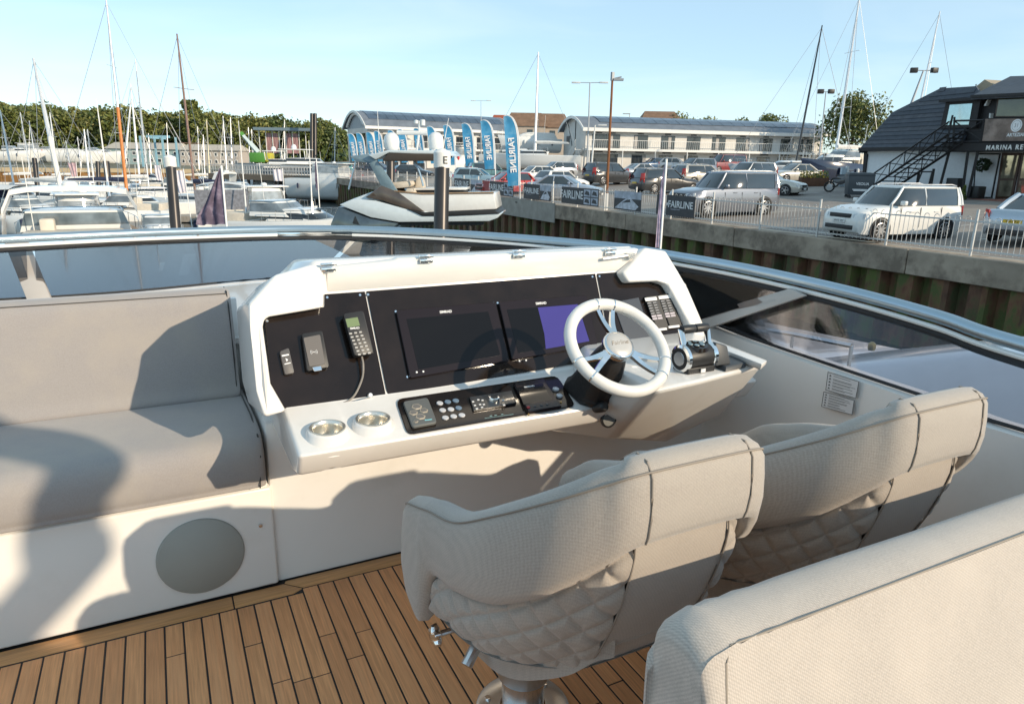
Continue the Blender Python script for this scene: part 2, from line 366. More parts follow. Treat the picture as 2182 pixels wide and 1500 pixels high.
for sx in (2.28, -2.2):
    b = B(); b.tube([(sx, -3.2, 4.4), (sx, -3.6, 5.3), (sx, -4.2, 6.0)], .07, 8); b.obj('support_leg', GEL, hard)

# ================================================================== helm console
con = thing('helm_console', 'cream moulded helm console with gloss black instrument panels and white wheel', 'helm console', (1.05, 2.1, FZ))
DN = Vector((0, -sin(radians(60)), cos(radians(60)))); DP = Vector((.7, 2.05, 4.48)); DS = Vector((0, .5, .866))
SN = Vector((0, -.055, .25)).normalized(); SP = Vector((.7, 2.05, 4.48)); SD = Vector((0, .25, .055)).normalized()
def pdash(x, y, n=0): return onP(x, y, DP+DN*n, DN)
def pshelf(x, y, n=0): return onP(x, y, SP+SN*n, SN)
def slab(b, px, fn, nrm, n0, n1):
    lo = [fn(x, y, n0) for x, y in px]; b.hexa(lo, [p+nrm*(n1-n0) for p in lo]); return b
def rounded(px, r, n=3):
    out = []; N = len(px)
    for i in range(N):
        p, a, c = Vector((*px[i], 0)), Vector((*px[i-1], 0)), Vector((*px[(i+1) % N], 0))
        u = (a-p); v = (c-p); rr = min(r, u.length*.45, v.length*.45); s = p+u.normalized()*rr; e = p+v.normalized()*rr
        for k in range(n+1):
            t = k/n; q = s.lerp(p, t).lerp(p.lerp(e, t), t); out.append((q.x, q.y))
    return out
b = B(); b.box((1.22, 2.66, 4.05), (1.95, .75, .6)); b.obj('base', GEL, con, bevel=.012, seg=2)
prof = [(2.3, 4.33), (1.93, 4.327), (1.845, 4.345), (1.795, 4.424), (2.05, 4.48), (2.05+.5*.345, 4.48+.866*.345), (2.236, 4.872), (2.262, 4.885), (2.62, 4.84), (3.0, 4.46), (3.0, 4.33)]
b = B(); lowp = [(y, z if z < 4.6 else 4.6+(z-4.6)*.42) for y, z in prof]
b.loft([[Vector((x, y, z)) for y, z in (lowp if k in (0, 3) else prof)] for k, x in enumerate((.272, .43, 1.66, 1.952))], closed=True, caps=True); cbody = b.obj('body', GEL, con, bevel=.014, seg=3)
cut = B()
for x, y in ((698, 912), (795, 893)): p = pshelf(x, y, .02); cut.cyl(p+Vector((0, .012, -.12)), p+Vector((0, -.006, .06)), .0455, n=32)
cut = cut.obj('cutter', GEL); md = cbody.modifiers.new('cut', 'BOOLEAN'); md.operation = 'DIFFERENCE'; md.object = cut; md.solver = 'EXACT'
dg = bpy.context.evaluated_depsgraph_get(); dg.update(); nm_ = bpy.data.meshes.new_from_object(cbody.evaluated_get(dg)); cbody.modifiers.clear(); cbody.data = nm_; bpy.data.objects.remove(cut)
nm_.set_sharp_from_angle(angle=radians(35))
for nm, px in (('left_cheek', [(563, 890), (546, 831), (534, 702), (529, 648), (585, 586), (668, 562), (690, 573), (691, 655), (640, 664), (568, 676), (560, 690), (577, 817), (611, 876)]),
               ('right_cheek', [(1375, 527), (1420, 534), (1446, 577), (1468, 615), (1504, 698), (1510, 760), (1484, 755), (1478, 705), (1424, 606), (1402, 599), (1340, 602), (1326, 580)])):
    pts = [pdash(x, y, .048+(.055*max(0, min(1, (y-690)/130)) if nm == 'left_cheek' else 0)) for x, y in px]; b = B()
    b.hexa(pts, [p+Vector((0, .42, -.10)) for p in pts]); b.obj('cheek', GEL, con, bevel=.012, seg=3)
# folding glossy cover along the top of the dash
COV = M('gloss_cover', (.76, .74, .70), .16, var=.06, scale=3, stretch=(1, 6, 6), coat=.6, bump=.03, bscale=4)
b = B(); hp = [onY(x, y, 2.222) for x, y in ((697, 623), (1320, 577), (1335, 568), (1362, 531), (850, 551), (840, 556), (697, 570))]
b.hexa(hp, [p+Vector((0, .03, .004)) for p in hp]); cov = b.obj('folding_cover', COV, con, bevel=.005)
for x, y in ((700, 574), (908, 556), (1106, 545), (1300, 540)):
    p = onY(x, y, 2.214); b = B(); b.box(p, (.045, .012, .014)); b.box(p+Vector((0, 0, .016)), (.05, .016, .008)); b.obj('hinge', CHROME, cov, bevel=.002)
b = B(); b.cyl(onY(1285, 552, 2.205), onY(1338, 545, 2.205), .006, n=8); b.box(onY(1343, 545, 2.208), (.03, .02, .02)); b.obj('gas_strut', STEEL, cov)
# dash panels
for px in ([(564, 678), (640, 662), (691, 655), (691, 628), (777, 622), (822, 845), (611, 878), (576, 817)],
           [(780.5, 621.5), (1267.5, 584), (1302, 762), (826, 844)],
           [(1271, 584), (1325, 580), (1340, 602), (1425, 604), (1487, 725), (1480, 745), (1305.5, 762)]):
    b = B(); slab(b, px, pdash, DN, .001, .006); b.obj('dash_panel', BLKGLOSS, con, bevel=.0015, seg=1)
for x, y in ((569, 684), (697, 634), (767, 629), (784, 628), (843, 664), (1052, 647), (1060, 646), (1243, 634), (1262, 590), (1277, 589), (1420, 611), (868, 803)):
    p = pdash(x, y, .006); b = B(); b.lathe([(.0045, 0), (.004, .002), (0, .0025)], p, DN, 10); b.obj('panel_screw', CHROME, con)
# chart displays
SCRN = M('display_glass', (.007, .006, .006), .05, spec=.3, var=.05)
SCRB = M('display_sky_sheen', (.035, .03, .13), .05, spec=.4, var=.05, emit=(.10, .075, .40, .20))  # violet sky reflection painted as a colour with a faint glow
BEZ = M('display_bezel', (.016, .011, .013), .15, spec=.3)
for i, (q, sc_) in enumerate(((((842, 664), (1053, 646.5), (1082, 771), (872, 808)), ((866, 680), (1040, 664), (1066, 757), (892, 788))),
                              (((1060, 645.5), (1246, 631.5), (1270, 737), (1089, 769.5)), ((1080, 660), (1232, 648), (1257, 727), (1104, 753))))):
    e = B(); slab(e, rounded(q, 5), pdash, DN, .006, .020); e = e.obj('chart_display', BEZ, con, bevel=.002, seg=1)
    b = B(); slab(b, sc_, pdash, DN, .020, .0206); b.obj('screen', SCRN, e)
    if i == 1:
        b = B(); slab(b, [(1146, 655.5), (1231, 648.5), (1256, 727), (1163, 743.5), (1160, 712)], pdash, DN, .0207, .0209); b.obj('sky_reflection', SCRB, e)  # painted patch of reflected sky, not a picture on the screen
    cx_, cy_ = ((950, 663), (1153, 645))[i]; p = pdash(cx_, cy_+1.5, .0206)
    ob = link('brand_lettering', text_mesh('SIMRAD', .0125, frame(p, (1, 0, 0), DS), PRINT, .0006, bold=.0004), e)
    b = B()
    for dx in (0, 14):
        bx, by = ((888, 793), (1107, 769))[i]; b.lathe([(.0035, 0), (.003, .001), (0, .0012)], pdash(bx+dx, by-dx*.1, .0203), DN, 10)
    b.obj('button', PRINT, e)
# panel with small switches on the right of the dash
b = B(); slab(b, [(1305, 645), (1360, 634), (1390, 728), (1340, 742)], pdash, DN, .006, .010); b.obj('blank_panel', M('slate_panel', (.05, .055, .065), .25, coat=.4), con, bevel=.0015, seg=1)
KEYM = M('key_face', (.05, .055, .06), .35); LITK = M('key_label', (.55, .55, .58), .5); PALE = M('pale_label', (.42, .38, .42), .45)
for (x0_, y0_, x1_, y1_) in ((1371, 634, 1397, 707), (1400, 630, 1424, 701)):
    def q4(u, v, n):
        xx = x0_+(x1_-x0_)*v; yy = y0_+(y1_-y0_)*v; w = 28-2*v
        return pdash(xx+w*u, yy-3.2*u, n)
    e = B(); lo = [q4(0, 0, .006), q4(1, 0, .006), q4(1, 1, .006), q4(0, 1, .006)]; e.hexa(lo, [p+DN*.013 for p in lo])
    e = e.obj('switch_bank', BLKPL, con, bevel=.0025, seg=1)
    for a, c, mt in ((.02, .12, PRINT), (.92, .99, PRINT)):
        b = B(); lo = [q4(.05, a, .019), q4(.95, a, .019), q4(.95, c, .019), q4(.05, c, .019)]; b.hexa(lo, [p+DN*.002 for p in lo]); b.obj('end_cap', mt, e, bevel=.001, seg=1)
    for k in range(7):
        for u in (.1, .52):
            v = .16+k*.075; b = B(); lo = [q4(u, v, .019), q4(u+.36, v, .019), q4(u+.36, v+.055, .019), q4(u, v+.055, .019)]; b.hexa(lo, [p+DN*.002 for p in lo])
            b.obj('key', PALE if k > 4 else KEYM, e)
            if k <= 4: b = B(); b.poly([q4(u+.05, v+.012, .0216), q4(u+.3, v+.012, .0216), q4(u+.3, v+.022, .0216), q4(u+.05, v+.022, .0216)]); b.obj('key_print', LITK, e, smooth=0)
# shelf panel and its instruments
b = B(); slab(b, rounded([(843, 853), (1187, 802), (1227, 867), (868, 928)], 14), pshelf, SN, .001, .006); b.obj('shelf_panel', BLKGLOSS, con, bevel=.0015, seg=1)
e = B(); slab(e, rounded([(858, 861), (911, 852), (931, 905), (878, 915)], 6), pshelf, SN, .006, .016); e = e.obj('anchor_control', M('control_grey', (.13, .135, .13), .5), con, bevel=.002, seg=1)
for x, y, w in ((888, 867, .017), (903, 875, .014), (881, 880, .014), (896, 888, .016), (886, 898, .008)):
    p = pshelf(x, y, .016); b = B(); b.lathe([(w, 0), (w*.93, .002)], p, SN, 6); k = b.obj('arrow_key', M('key_rim', (.42, .36, .28), .4), e, smooth=0)
    b = B(); b.lathe([(w*.75, .002), (w*.7, .003)], p, SN, 6); b.obj('key_centre', M('key_inside', (.17, .16, .15), .5), e, smooth=0)
b = B(); b.box((0, 0, 0), (.016, .004, .001), mat=frame(pshelf(915, 894, .0165), (1, 0, 0), SD)); b.lathe([(.004, 0), (.003, .001)], pshelf(907, 895, .016), SN, 4); b.obj('control_mark', M('cyan_print', (.25, .6, .65), .5), e)
BTN = M('push_button', (.58, .58, .60), .3, coat=.3); BTN2 = M('push_button_blue', (.15, .22, .30), .3, coat=.3)
for i, (x, y) in enumerate(((937, 860), (954, 857), (971, 854.5), (943, 875), (960.5, 873), (977, 870), (949, 891), (966.5, 888), (984, 885.5))):
    p = pshelf(x, y, .006); b = B(); b.lathe([(.0105, 0), (.0105, .003), (.009, .0042), (0, .0045)], p, SN, 18); b.obj('push_button', BTN2 if i in (1, 2, 5) else BTN, con)
e = B(); slab(e, [(999, 850), (1090, 836), (1100, 862), (1008, 878)], pshelf, SN, .006, .014); e = e.obj('stereo_unit', M('stereo_face', (.025, .027, .03), .3, coat=.3), con, bevel=.002, seg=1)
b = B(); b.lathe([(.019, 0), (.019, .008), (.017, .013), (.010, .014), (.0, .013)], pshelf(1052, 853, .014), SN, 24); b.obj('volume_knob', CHROME, e)
b = B(); b.lathe([(.012, .0142), (.011, .0155), (0, .0155)], pshelf(1052, 853, .014), SN, 24); b.obj('knob_cap', BLKPL, e)
for x, y in ((1008, 856), (1012, 864), (1016, 871), (1019, 852), (1023, 862), (1027, 868), (1028, 853), (1072, 853), (1074, 863), (1031, 862)):
    b = B(); b.box((0, 0, 0), (.007, .005, .003), mat=frame(pshelf(x, y, .0145), (1, 0, 0), SD)); b.obj('stereo_key', PRINT, e)
b = B()
for k in range(22): b.box((0, 0, 0), (.0032, .0022, .0004), mat=frame(pshelf(1034+k*2.8, 891-k*.40, .0064), (1, 0, 0), SD))
for x in (1046, 1056, 1070): b.box((0, 0, 0), (.008, .003, .0004), mat=frame(pshelf(x, 886-(x-1046)*.14, .0064), (1, 0, 0), SD))
b.obj('panel_print', M('teal_print', (.30, .48, .48), .5), con)
e = B(); slab(e, [(1093, 822), (1158, 812), (1196, 872), (1124, 884)], pshelf, SN, .006, .018); e = e.obj('autopilot_display', BEZ, con, bevel=.003, seg=1)
b = B(); slab(b, [(1102, 826), (1156, 817.5), (1178, 852), (1116, 862)], pshelf, SN, .0181, .0186); b.obj('screen', SCRN, e)
link('brand_lettering', text_mesh('SIMRAD', .011, frame(pshelf(1128, 823.5, .0192), (1, 0, 0), SD), PRINT, .0005, bold=.0004), e)
b = B(); b.lathe([(.006, 0), (.005, .003), (0, .0035)], pshelf(1126, 868.5, .0181), SN, 12); b.obj('red_button', M('red_key', (.45, .03, .03), .4), e)
b = B()
for x, y in ((1140, 866), (1154, 864), (1166, 862)): b.lathe([(.005, 0), (.004, .002), (0, .0022)], pshelf(x, y, .0181), SN, 12)
b.obj('dark_keys', KEYM, e)
for x, y in ((1184, 831), (1192, 845)):
    b = B(); b.lathe([(.011, 0), (.011, .006), (.009, .0075), (0, .008)], pshelf(x, y, .006), SN, 20); b.obj('round_switch', BTN, con)
for x, y in ((1195, 858), (1126, 884)): b = B(); b.lathe([(.004, 0), (.003, .003)], pshelf(x, y, .006), SN, 8); b.obj('key_slot', M('brass', (.5, .36, .15), .3, 1), con)
# cup holders: raised collars with polished wells
for x, y in ((698, 912), (795, 893)):
    p = pshelf(x, y, .02); b = B()
    ax = Vector((0, -.1, 1)).normalized()
    b.lathe([(.072, -.055), (.066, -.03), (.058, -.006), (.054, .0), (.049, .0005)], p, ax, 36, cap=False); e = b.obj('cup_holder', GEL, con, smooth=60)
    b = B(); b.lathe([(.050, .0), (.050, .003), (.046, .0045), (.042, .002), (.0405, -.012), (.0395, -.050), (.036, -.053), (0, -.054)], p, ax, 36, cap=False); b.obj('steel_well', M('well_steel', (.80, .76, .68), .28, .9), e, smooth=60)
# things fixed to the left dash panel
e = B(); slab(e, rounded([(595, 752), (614, 744), (626, 797), (606, 801)], 4), pdash, DN, .006, .022); e = tag(e.obj('key_fob', M('fob_grey', (.09, .085, .085), .5), None, bevel=.003), 'small dark key fob clipped low on the left end of the instrument panel', 'key fob')
b = B(); slab(b, [(600, 757), (615, 754), (616, 757), (601, 760)], pdash, DN, .0222, .0226); slab(b, [(606, 775), (619, 772), (619.5, 774), (606.5, 777)], pdash, DN, .0222, .0226); slab(b, [(608, 763), (614, 766), (611, 771)], pdash, DN, .0222, .0226); b.obj('fob_print', PRINT, e)
e = B(); slab(e, rounded([(641, 716), (684, 709), (699, 786), (652, 795)], 5), pdash, DN, .006, .030); e = tag(e.obj('phone_charger', BLKPL, None, bevel=.004), 'flat grey wireless phone charging cradle between the key fob and handset', 'phone charger')
b = B(); slab(b, rounded([(646, 720), (682, 713), (693, 776), (659, 782)], 3), pdash, DN, .0301, .0325); b.obj('charging_pad', M('pad_grey', (.12, .11, .105), .55), e, bevel=.001, seg=1)
b = B()
for sx in (-1, 1):
    for r_ in (.006, .010): b.tube([pdash(669, 750, .0328)+Vector((sx*r_*cos(a), 0, 0))+DS*(r_*sin(a)) for a in [(-.7+.35*k) for k in range(5)]], .0008, 4)
b.lathe([(.002, 0), (.001, .0006)], pdash(669, 750, .0326), DN, 8); b.obj('charging_symbol', PRINT, e)
b = B(); slab(b, [(665, 783), (684, 780), (686, 789), (669, 792)], pdash, DN, .030, .034); b.obj('cradle_clip', CHROME, e, bevel=.001, seg=1)
e = B(); slab(e, rounded([(728, 674), (771, 667), (793, 757), (752, 763)], 6), pdash, DN, .022, .048); e = tag(e.obj('radio_handset', BLKPL, None, bevel=.005, seg=2), 'black marine radio handset with green display hung on the instrument panel', 'radio handset')
b = B(); slab(b, [(736, 680), (762, 676), (767, 694), (741, 698)], pdash, DN, .0481, .0488); b.obj('handset_display', M('lcd_green', (.16, .22, .10), .3), e)
link('brand_lettering', text_mesh('SIMRAD', .0085, frame(pdash(756, 699.5, .0486), (1, -.0, 0), DS), PRINT, .0005, bold=.0003), e)
for r_ in range(7):
    for c_ in range(3):
        x = 747+r_*3.1+c_*10.5; y = 711+r_*7.4-c_*1.6
        b = B(); b.box((0, 0, 0), (.0095, .006, .003), mat=frame(pdash(x, y, .049), (1, 0, 0), DS)); b.obj('key', M('rubber_key', (.40, .39, .37), .5), e, bevel=.001, seg=1)
b = B(); slab(b, [(742, 716), (778, 710), (786, 745), (752, 751)], pdash, DN, .006, .022); b.obj('handset_cradle', BLACK, e)
cpts = cat_rom([pdash(771, 760, .03), pdash(774, 778, .03), pdash(772, 805, .022), pdash(758, 838, .016), pdash(742, 854, .012), pdash(720, 862, .01)], 8)
b = B(); b.tube(cpts, .0034, 8); b.obj('cable', M('grey_cable', (.22, .20, .18), .55), e)
b = B(); b.lathe([(.009, 0), (.009, .008), (.006, .012), (0, .012)], pdash(788, 843, .006), DN, 14); b.tube([pdash(788, 846, .012), pdash(765, 852, .014), pdash(720, 863, .012), pdash(690, 868, .008)], .0028, 6); b.obj('cable_socket', STEEL, e)
# deck fitting below the lip
c = onY(1306, 898, 1.80); b = B(); b.lathe([(.031, 0), (.031, .008), (.026, .011), (.024, .008)], c+Vector((0, .03, 0)), (0, -1, .12), 28, cap=False); e = b.obj('speaker_ring', BLKPL, con)
b = B(); b.lathe([(.025, .006), (.0, .0085)], c+Vector((0, .03, 0)), (0, -1, .12), 28); b.obj('ring_mesh', GREYPL, e)
# pod on the right with the engine controls
ZP = 4.555
fl = onZ(1395, 836, ZP); fr = onZ(1634, 776, ZP)
pod_top = [onZ(1300, 800, 4.52), Vector((fl.x, fl.y, ZP)), onZ(1500, 812, ZP), fr, Vector((fr.x+.12, 2.12, ZP)), Vector((1.34, 2.10, ZP))]
pod_top[0] = Vector((1.25, 1.9, ZP-.005))
pod_bot = [Vector((1.24, 2.16, 4.2)), onZ(1305, 938, 4.21), onZ(1420, 925, 4.19), onZ(1540, 886, 4.22), Vector((2.12, 2.28, 4.2)), Vector((1.3, 2.32, 4.2))]
b = B(); b.hexa(pod_bot, pod_top); b.obj('control_pod', GEL, con, bevel=.03, seg=4)
b = B(); b.hexa([onZ(x, y, ZP+.004) for x, y in ((1500, 722), (1634, 776), (1620, 790), (1490, 735))], [onZ(x, y, ZP+.03) for x, y in ((1503, 716), (1636, 768), (1624, 776), (1494, 726))]); b.obj('pod_coaming', GEL, con, bevel=.006)
thr = thing('throttle', 'black and chrome twin lever engine control on the right pod', 'engine control', onZ(1480, 790, ZP))
tc_ = onZ(1478, 788, ZP)+Vector((0, 0, .045)); ax = Vector((1, .04, 0)).normalized()
b = B(); b.lathe([(.040, -.06), (.040, .06)], tc_, ax, 32); b.box(tc_+Vector((0, 0, -.035)), (.11, .075, .02)); b.obj('throttle_body', BLKPL, thr, bevel=.003)
for s_ in (-1, 1):
    b = B(); b.lathe([(.0405, s_*.048), (.044, s_*.05), (.044, s_*.062), (.036, s_*.066)], tc_, ax, 32, cap=False); b.obj('chrome_ring', CHROME, thr)
    b = B(); b.lathe([(.036, s_*.0655), (.036, s_*.0665), (0, s_*.0665)], tc_, ax, 32); b.obj('end_disc', BLKPL, thr)
    b = B(); b.lathe([(.023, s_*.0668), (.022, s_*.069), (0, s_*.069)], tc_, ax, 32); b.obj('end_cap', M('brushed', (.55, .56, .57), .3, .8), thr)
b = B(); b.lathe([(.038, .03), (.034, .042), (0, .043)], tc_+Vector((0, 0, 0)), (0, -.15, 1), 24); b.obj('key_pad', BLKGLOSS, thr)
for k in range(6):
    a = k*pi/3; b = B(); b.lathe([(.009, 0), (.008, .002), (0, .0022)], tc_+Vector((.022*cos(a), .02*sin(a), .0433)), (0, -.15, 1), 12); b.obj('pad_key', M('pad_blue', (.18, .26, .30), .35), thr)
la = tc_+Vector((-.045, .0, .02)); lb = tc_+Vector((.055, .0, .02)); ta = onY(1452, 703, tc_.y+.055); tb_ = onY(1507, 697, tc_.y+.055)
for p0, p1 in ((la, ta), (lb, tb_)):
    b = B(); b.hexa([p0+Vector((-.007, -.012, 0)), p0+Vector((.007, -.012, 0)), p0+Vector((.007, .012, 0)), p0+Vector((-.007, .012, 0))], [p1+Vector((-.006, -.008, 0)), p1+Vector((.006, -.008, 0)), p1+Vector((.006, .014, 0)), p1+Vector((-.006, .014, 0))]); b.obj('lever', CHROME, thr, bevel=.003)
mid = (ta+tb_)/2
for p0, p1 in ((ta, mid-Vector((.001, 0, 0))), (mid+Vector((.001, 0, 0)), tb_)):
    b = B(); b.tube([p0, p1], .0145, 14); b.obj('lever_grip', BLKPL, thr, bevel=.003)
b = B(); b.box(tc_+Vector((-.0, -.044, -.035)), (.018, .003, .012)); b.obj('throttle_badge', PRINT, thr)
# dark wedge shaped control beside it
wd = thing('joystick_cover', 'dark grey wedge shaped control cover to the right of the engine levers', 'control cover', onZ(1555, 775, ZP))
def zq(L, z): return [onZ(x, y, z) for x, y in L]
b = B(); b.hexa(zq([(1514, 778), (1546, 793), (1590, 783), (1560, 762)], ZP+.001), [p+Vector((0, 0, .016)) for p in zq([(1516, 777), (1546, 791), (1588, 782), (1560, 764)], ZP)]); b.obj('cover_base', M('dark_slate', (.055, .06, .065), .5), wd, bevel=.003)
p0 = onZ(1538, 776, ZP+.016)
b = B(); b.hexa([p0+Vector((-.035, -.012, 0)), p0+Vector((.03, -.012, 0)), p0+Vector((.03, .03, 0)), p0+Vector((-.035, .03, 0))], [p0+Vector((-.03, .005, .075)), p0+Vector((.018, .0, .06)), p0+Vector((.018, .022, .06)), p0+Vector((-.03, .026, .075))]); b.obj('cover_grip', MATS['dark_slate'], wd, bevel=.006)
b = B(); q = [onZ(x, y, 4.50) for x, y in ((1376, 790), (1402, 783), (1412, 797), (1386, 804))]; b.hexa(q, [p+Vector((0, 0, .008)) for p in q]); b.lathe([(.012, .008), (.010, .016), (0, .016)], onZ(1393, 793, 4.5), (0, 0, 1), 12); b.obj('chrome_latch', CHROME, con, bevel=.002)
# steering column, boot and wheel
wc = CAM+ray(1317, 738)*2.1; tw = radians(47); WN = Vector((0, -cos(tw), sin(tw))); WA = Vector((1, 0, 0)); WB = WN.cross(WA)*1.0
boot0 = pshelf(1252, 838, 0)
sw = thing('steering_wheel', 'white rimmed steering wheel with six chrome spokes on the helm console', 'steering wheel', wc)
b = B(); sec = []
hub_b = wc-WN*.03
for f, w, h in ((0, .080, .092), (.10, .078, .090), (.16, .070, .080), (.4, .062, .066), (.65, .054, .054), (.85, .046, .046), (1, .036, .036)):
    c = (boot0+Vector((.012, .0, .0))).lerp(hub_b, f)
    X = WA; Y_ = (SD if f < .1 else SD.lerp(WB, f)).normalized()
    sec.append([c+X*w+Y_*h*.6, c+X*w*.6+Y_*h, c-X*w*.6+Y_*h, c-X*w+Y_*h*.6, c-X*w-Y_*h*.6, c-X*w*.6-Y_*h, c+X*w*.6-Y_*h, c+X*w-Y_*h*.6])
b.loft(sec, closed=True, caps=True); boot = b.obj('column_boot', M('boot_leather', (.022, .020, .020), .55, bump=.2, bscale=50), sw, bevel=.004)
b = B(); kp = pshelf(1277, 868, .012); b.lathe([(.016, -.02), (.018, .0), (.018, .022), (.013, .03), (0, .03)], kp, (.25, -1, .45), 12); b.box(kp+Vector((.012, .012, .004)), (.03, .02, .02)); b.obj('tilt_lever', BLKPL, boot, bevel=.002)
def wp(a, r, n=0): return wc+(WA*cos(a)+WB*sin(a))*r+WN*n
RIM = M('wheel_rim_white', (.74, .72, .68), .38, var=.05, scale=20, dirt=(.60, .56, .50), dlo=.55, dhi=.8, bump=.03, bscale=200)
b = B(); b.tube([wp(k*2*pi/72, .157, 0) for k in range(72)], .0185, 14, closed=True); b.obj('rim', RIM, sw, smooth=80)
b = B(); b.lathe([(.030, -.03), (.044, -.022), (.050, -.008), (.0505, .004), (.047, .010), (.043, .0115), (.043, .009)], wc, WN, 40, cap=False); b.obj('hub', CHROME, sw, smooth=50)
b = B(); b.lathe([(.0435, .0085), (.040, .013), (.02, .0155), (0, .016)], wc, WN, 40); b.obj('hub_cap', M('hub_cap_pearl', (.62, .58, .53), .3, .35), sw, smooth=60)
link('hub_lettering', text_mesh('Fairline', .021, frame(wc+WN*.0158+WB*.004, WA, WB), M('hub_print', (.32, .27, .22), .4), .0006, shear=.25), sw)
for a0 in (radians(83), radians(203), radians(-37)):
    for da in (-.20, .20):
        pts = [wp(a0+da*.35, .046, -.004), wp(a0+da*.75, .09, -.012), wp(a0+da*.95, .135, -.008), wp(a0+da*1.0, .151, .002)]
        pts = cat_rom(pts, 5); b = B(); secs = []
        for i, p in enumerate(pts):
            t = (pts[min(i+1, len(pts)-1)]-pts[max(i-1, 0)]).normalized(); s_ = WN.cross(t).normalized()*(.0110-.0055*i/len(pts)); n_ = WN*.006
            secs.append([p-s_-n_*.6, p-s_*.8+n_, p+s_*.8+n_, p+s_-n_*.6])
        b.loft(secs, closed=True, caps=True); b.obj('spoke', CHROME, sw, smooth=60)
        b = B(); aa = a0+da; tcv = [wp(aa+d, .157) for d in (-.014, 0, .014)]; b.tube(tcv, .0192, 14, caps=False); b.obj('rim_band', CHROME, sw, smooth=60)

# ================================================================== bench on the left
bench = thing('bench_seat', 'grey upholstered bench on a cream base left of the helm console', 'bench', (-.6, 2.6, FZ))
b = B(); b.box((-1.1, 2.62, 3.94), (2.70, .70, .372)); b.obj('base', GEL, bench, bevel=.010, seg=3)
b = B(); b.box((-1.1, 2.34, 4.131), (2.68, .12, .012)); b.obj('base_lip', GEL, bench, bevel=.004)
c = onY(429, 1184, 2.268); b = B(); b.lathe([(.134, .0), (.134, .006), (.129, .011), (.0, .0115)], c+Vector((0, .002, 0)), (0, -1, 0), 56); b.obj('speaker_cover', M('cover_grey', (.33, .33, .30), .55, var=.04), bench, smooth=50)
c = onY(555, 1119, 2.266); b = B(); b.lathe([(.007, 0), (.006, .005), (0, .006)], c, (0, -1, 0), 12); b.obj('base_screw', STEEL, bench)
def cushion(name, secs, parent, mat, xs, bulge=.012, endr=.03):
    """secs: closed profile (y, z); swept along x with softened ends"""
    b = B(); cy = sum(p[0] for p in secs)/len(secs); cz = sum(p[1] for p in secs)/len(secs); rows = []
    for x, k in [(xs[0], 1)]+[(xs[0]+(xs[1]-xs[0])*f, 1) for f in (.2, .4, .6, .8, .9)]+[(xs[1]-endr, 1), (xs[1]-endr*.4, .992), (xs[1]-endr*.1, .975), (xs[1], .94)]:
        wob = 1+.0*x
        rows.append([Vector((x, cy+(y-cy)*k, cz+(z-cz)*k)) for y, z in secs])
    b.loft(rows, closed=True, caps=True); return b.obj(name, mat, parent, smooth=50)
def sm(pts, n=5):
    P = [Vector((p[0], p[1], 0)) for p in pts]; out = []
    N = len(P)
    for i in range(N):
        a, b_, c_, d = P[i-1], P[i], P[(i+1) % N], P[(i+2) % N]
        for k in range(n):
            t = k/n; q = .5*((2*b_)+(c_-a)*t+(2*a-5*b_+4*c_-d)*t*t+(3*b_-a-3*c_+d)*t**3); out.append((q.x, q.y))
    return out
seat_p = sm([(2.262, 4.142), (2.232, 4.165), (2.222, 4.21), (2.226, 4.265), (2.25, 4.303), (2.30, 4.322), (2.42, 4.326), (2.58, 4.318), (2.74, 4.305), (2.86, 4.30), (2.88, 4.25), (2.88, 4.16), (2.85, 4.142), (2.5, 4.140)])
cushion('seat_cushion', seat_p, bench, FAB2, (-2.4, .232))
back_p = sm([(2.742, 4.302), (2.752, 4.36), (2.765, 4.45), (2.785, 4.56), (2.803, 4.645), (2.818, 4.682), (2.845, 4.702), (2.88, 4.707), (2.93, 4.695), (2.95, 4.66), (2.94, 4.5), (2.92, 4.35), (2.90, 4.305), (2.82, 4.300)])
cushion('back_cushion', back_p, bench, FAB2, (-2.4, .218))
b = B(); b.tube([Vector((.210, 2.226, 4.15)), Vector((.219, 2.228, 4.26)), Vector((.220, 2.27, 4.315)), Vector((.220, 2.45, 4.329)), Vector((.220, 2.74, 4.308))], .0026, 6); b.obj('piping', PIPE, bench)
b = B(); b.tube([Vector((.205, 2.745, 4.31)), Vector((.207, 2.762, 4.45)), Vector((.207, 2.80, 4.645)), Vector((.206, 2.83, 4.70)), Vector((.206, 2.93, 4.70))], .0026, 6); b.tube([Vector((-2.4, 2.826, 4.693)), Vector((.207, 2.826, 4.693))], .002, 6); b.obj('piping', PIPE, bench)
b = B(); b.box((-1.1, 2.965, 4.4), (2.7, .03, .5)); b.obj('back_board', GEL, bench, bevel=.006)

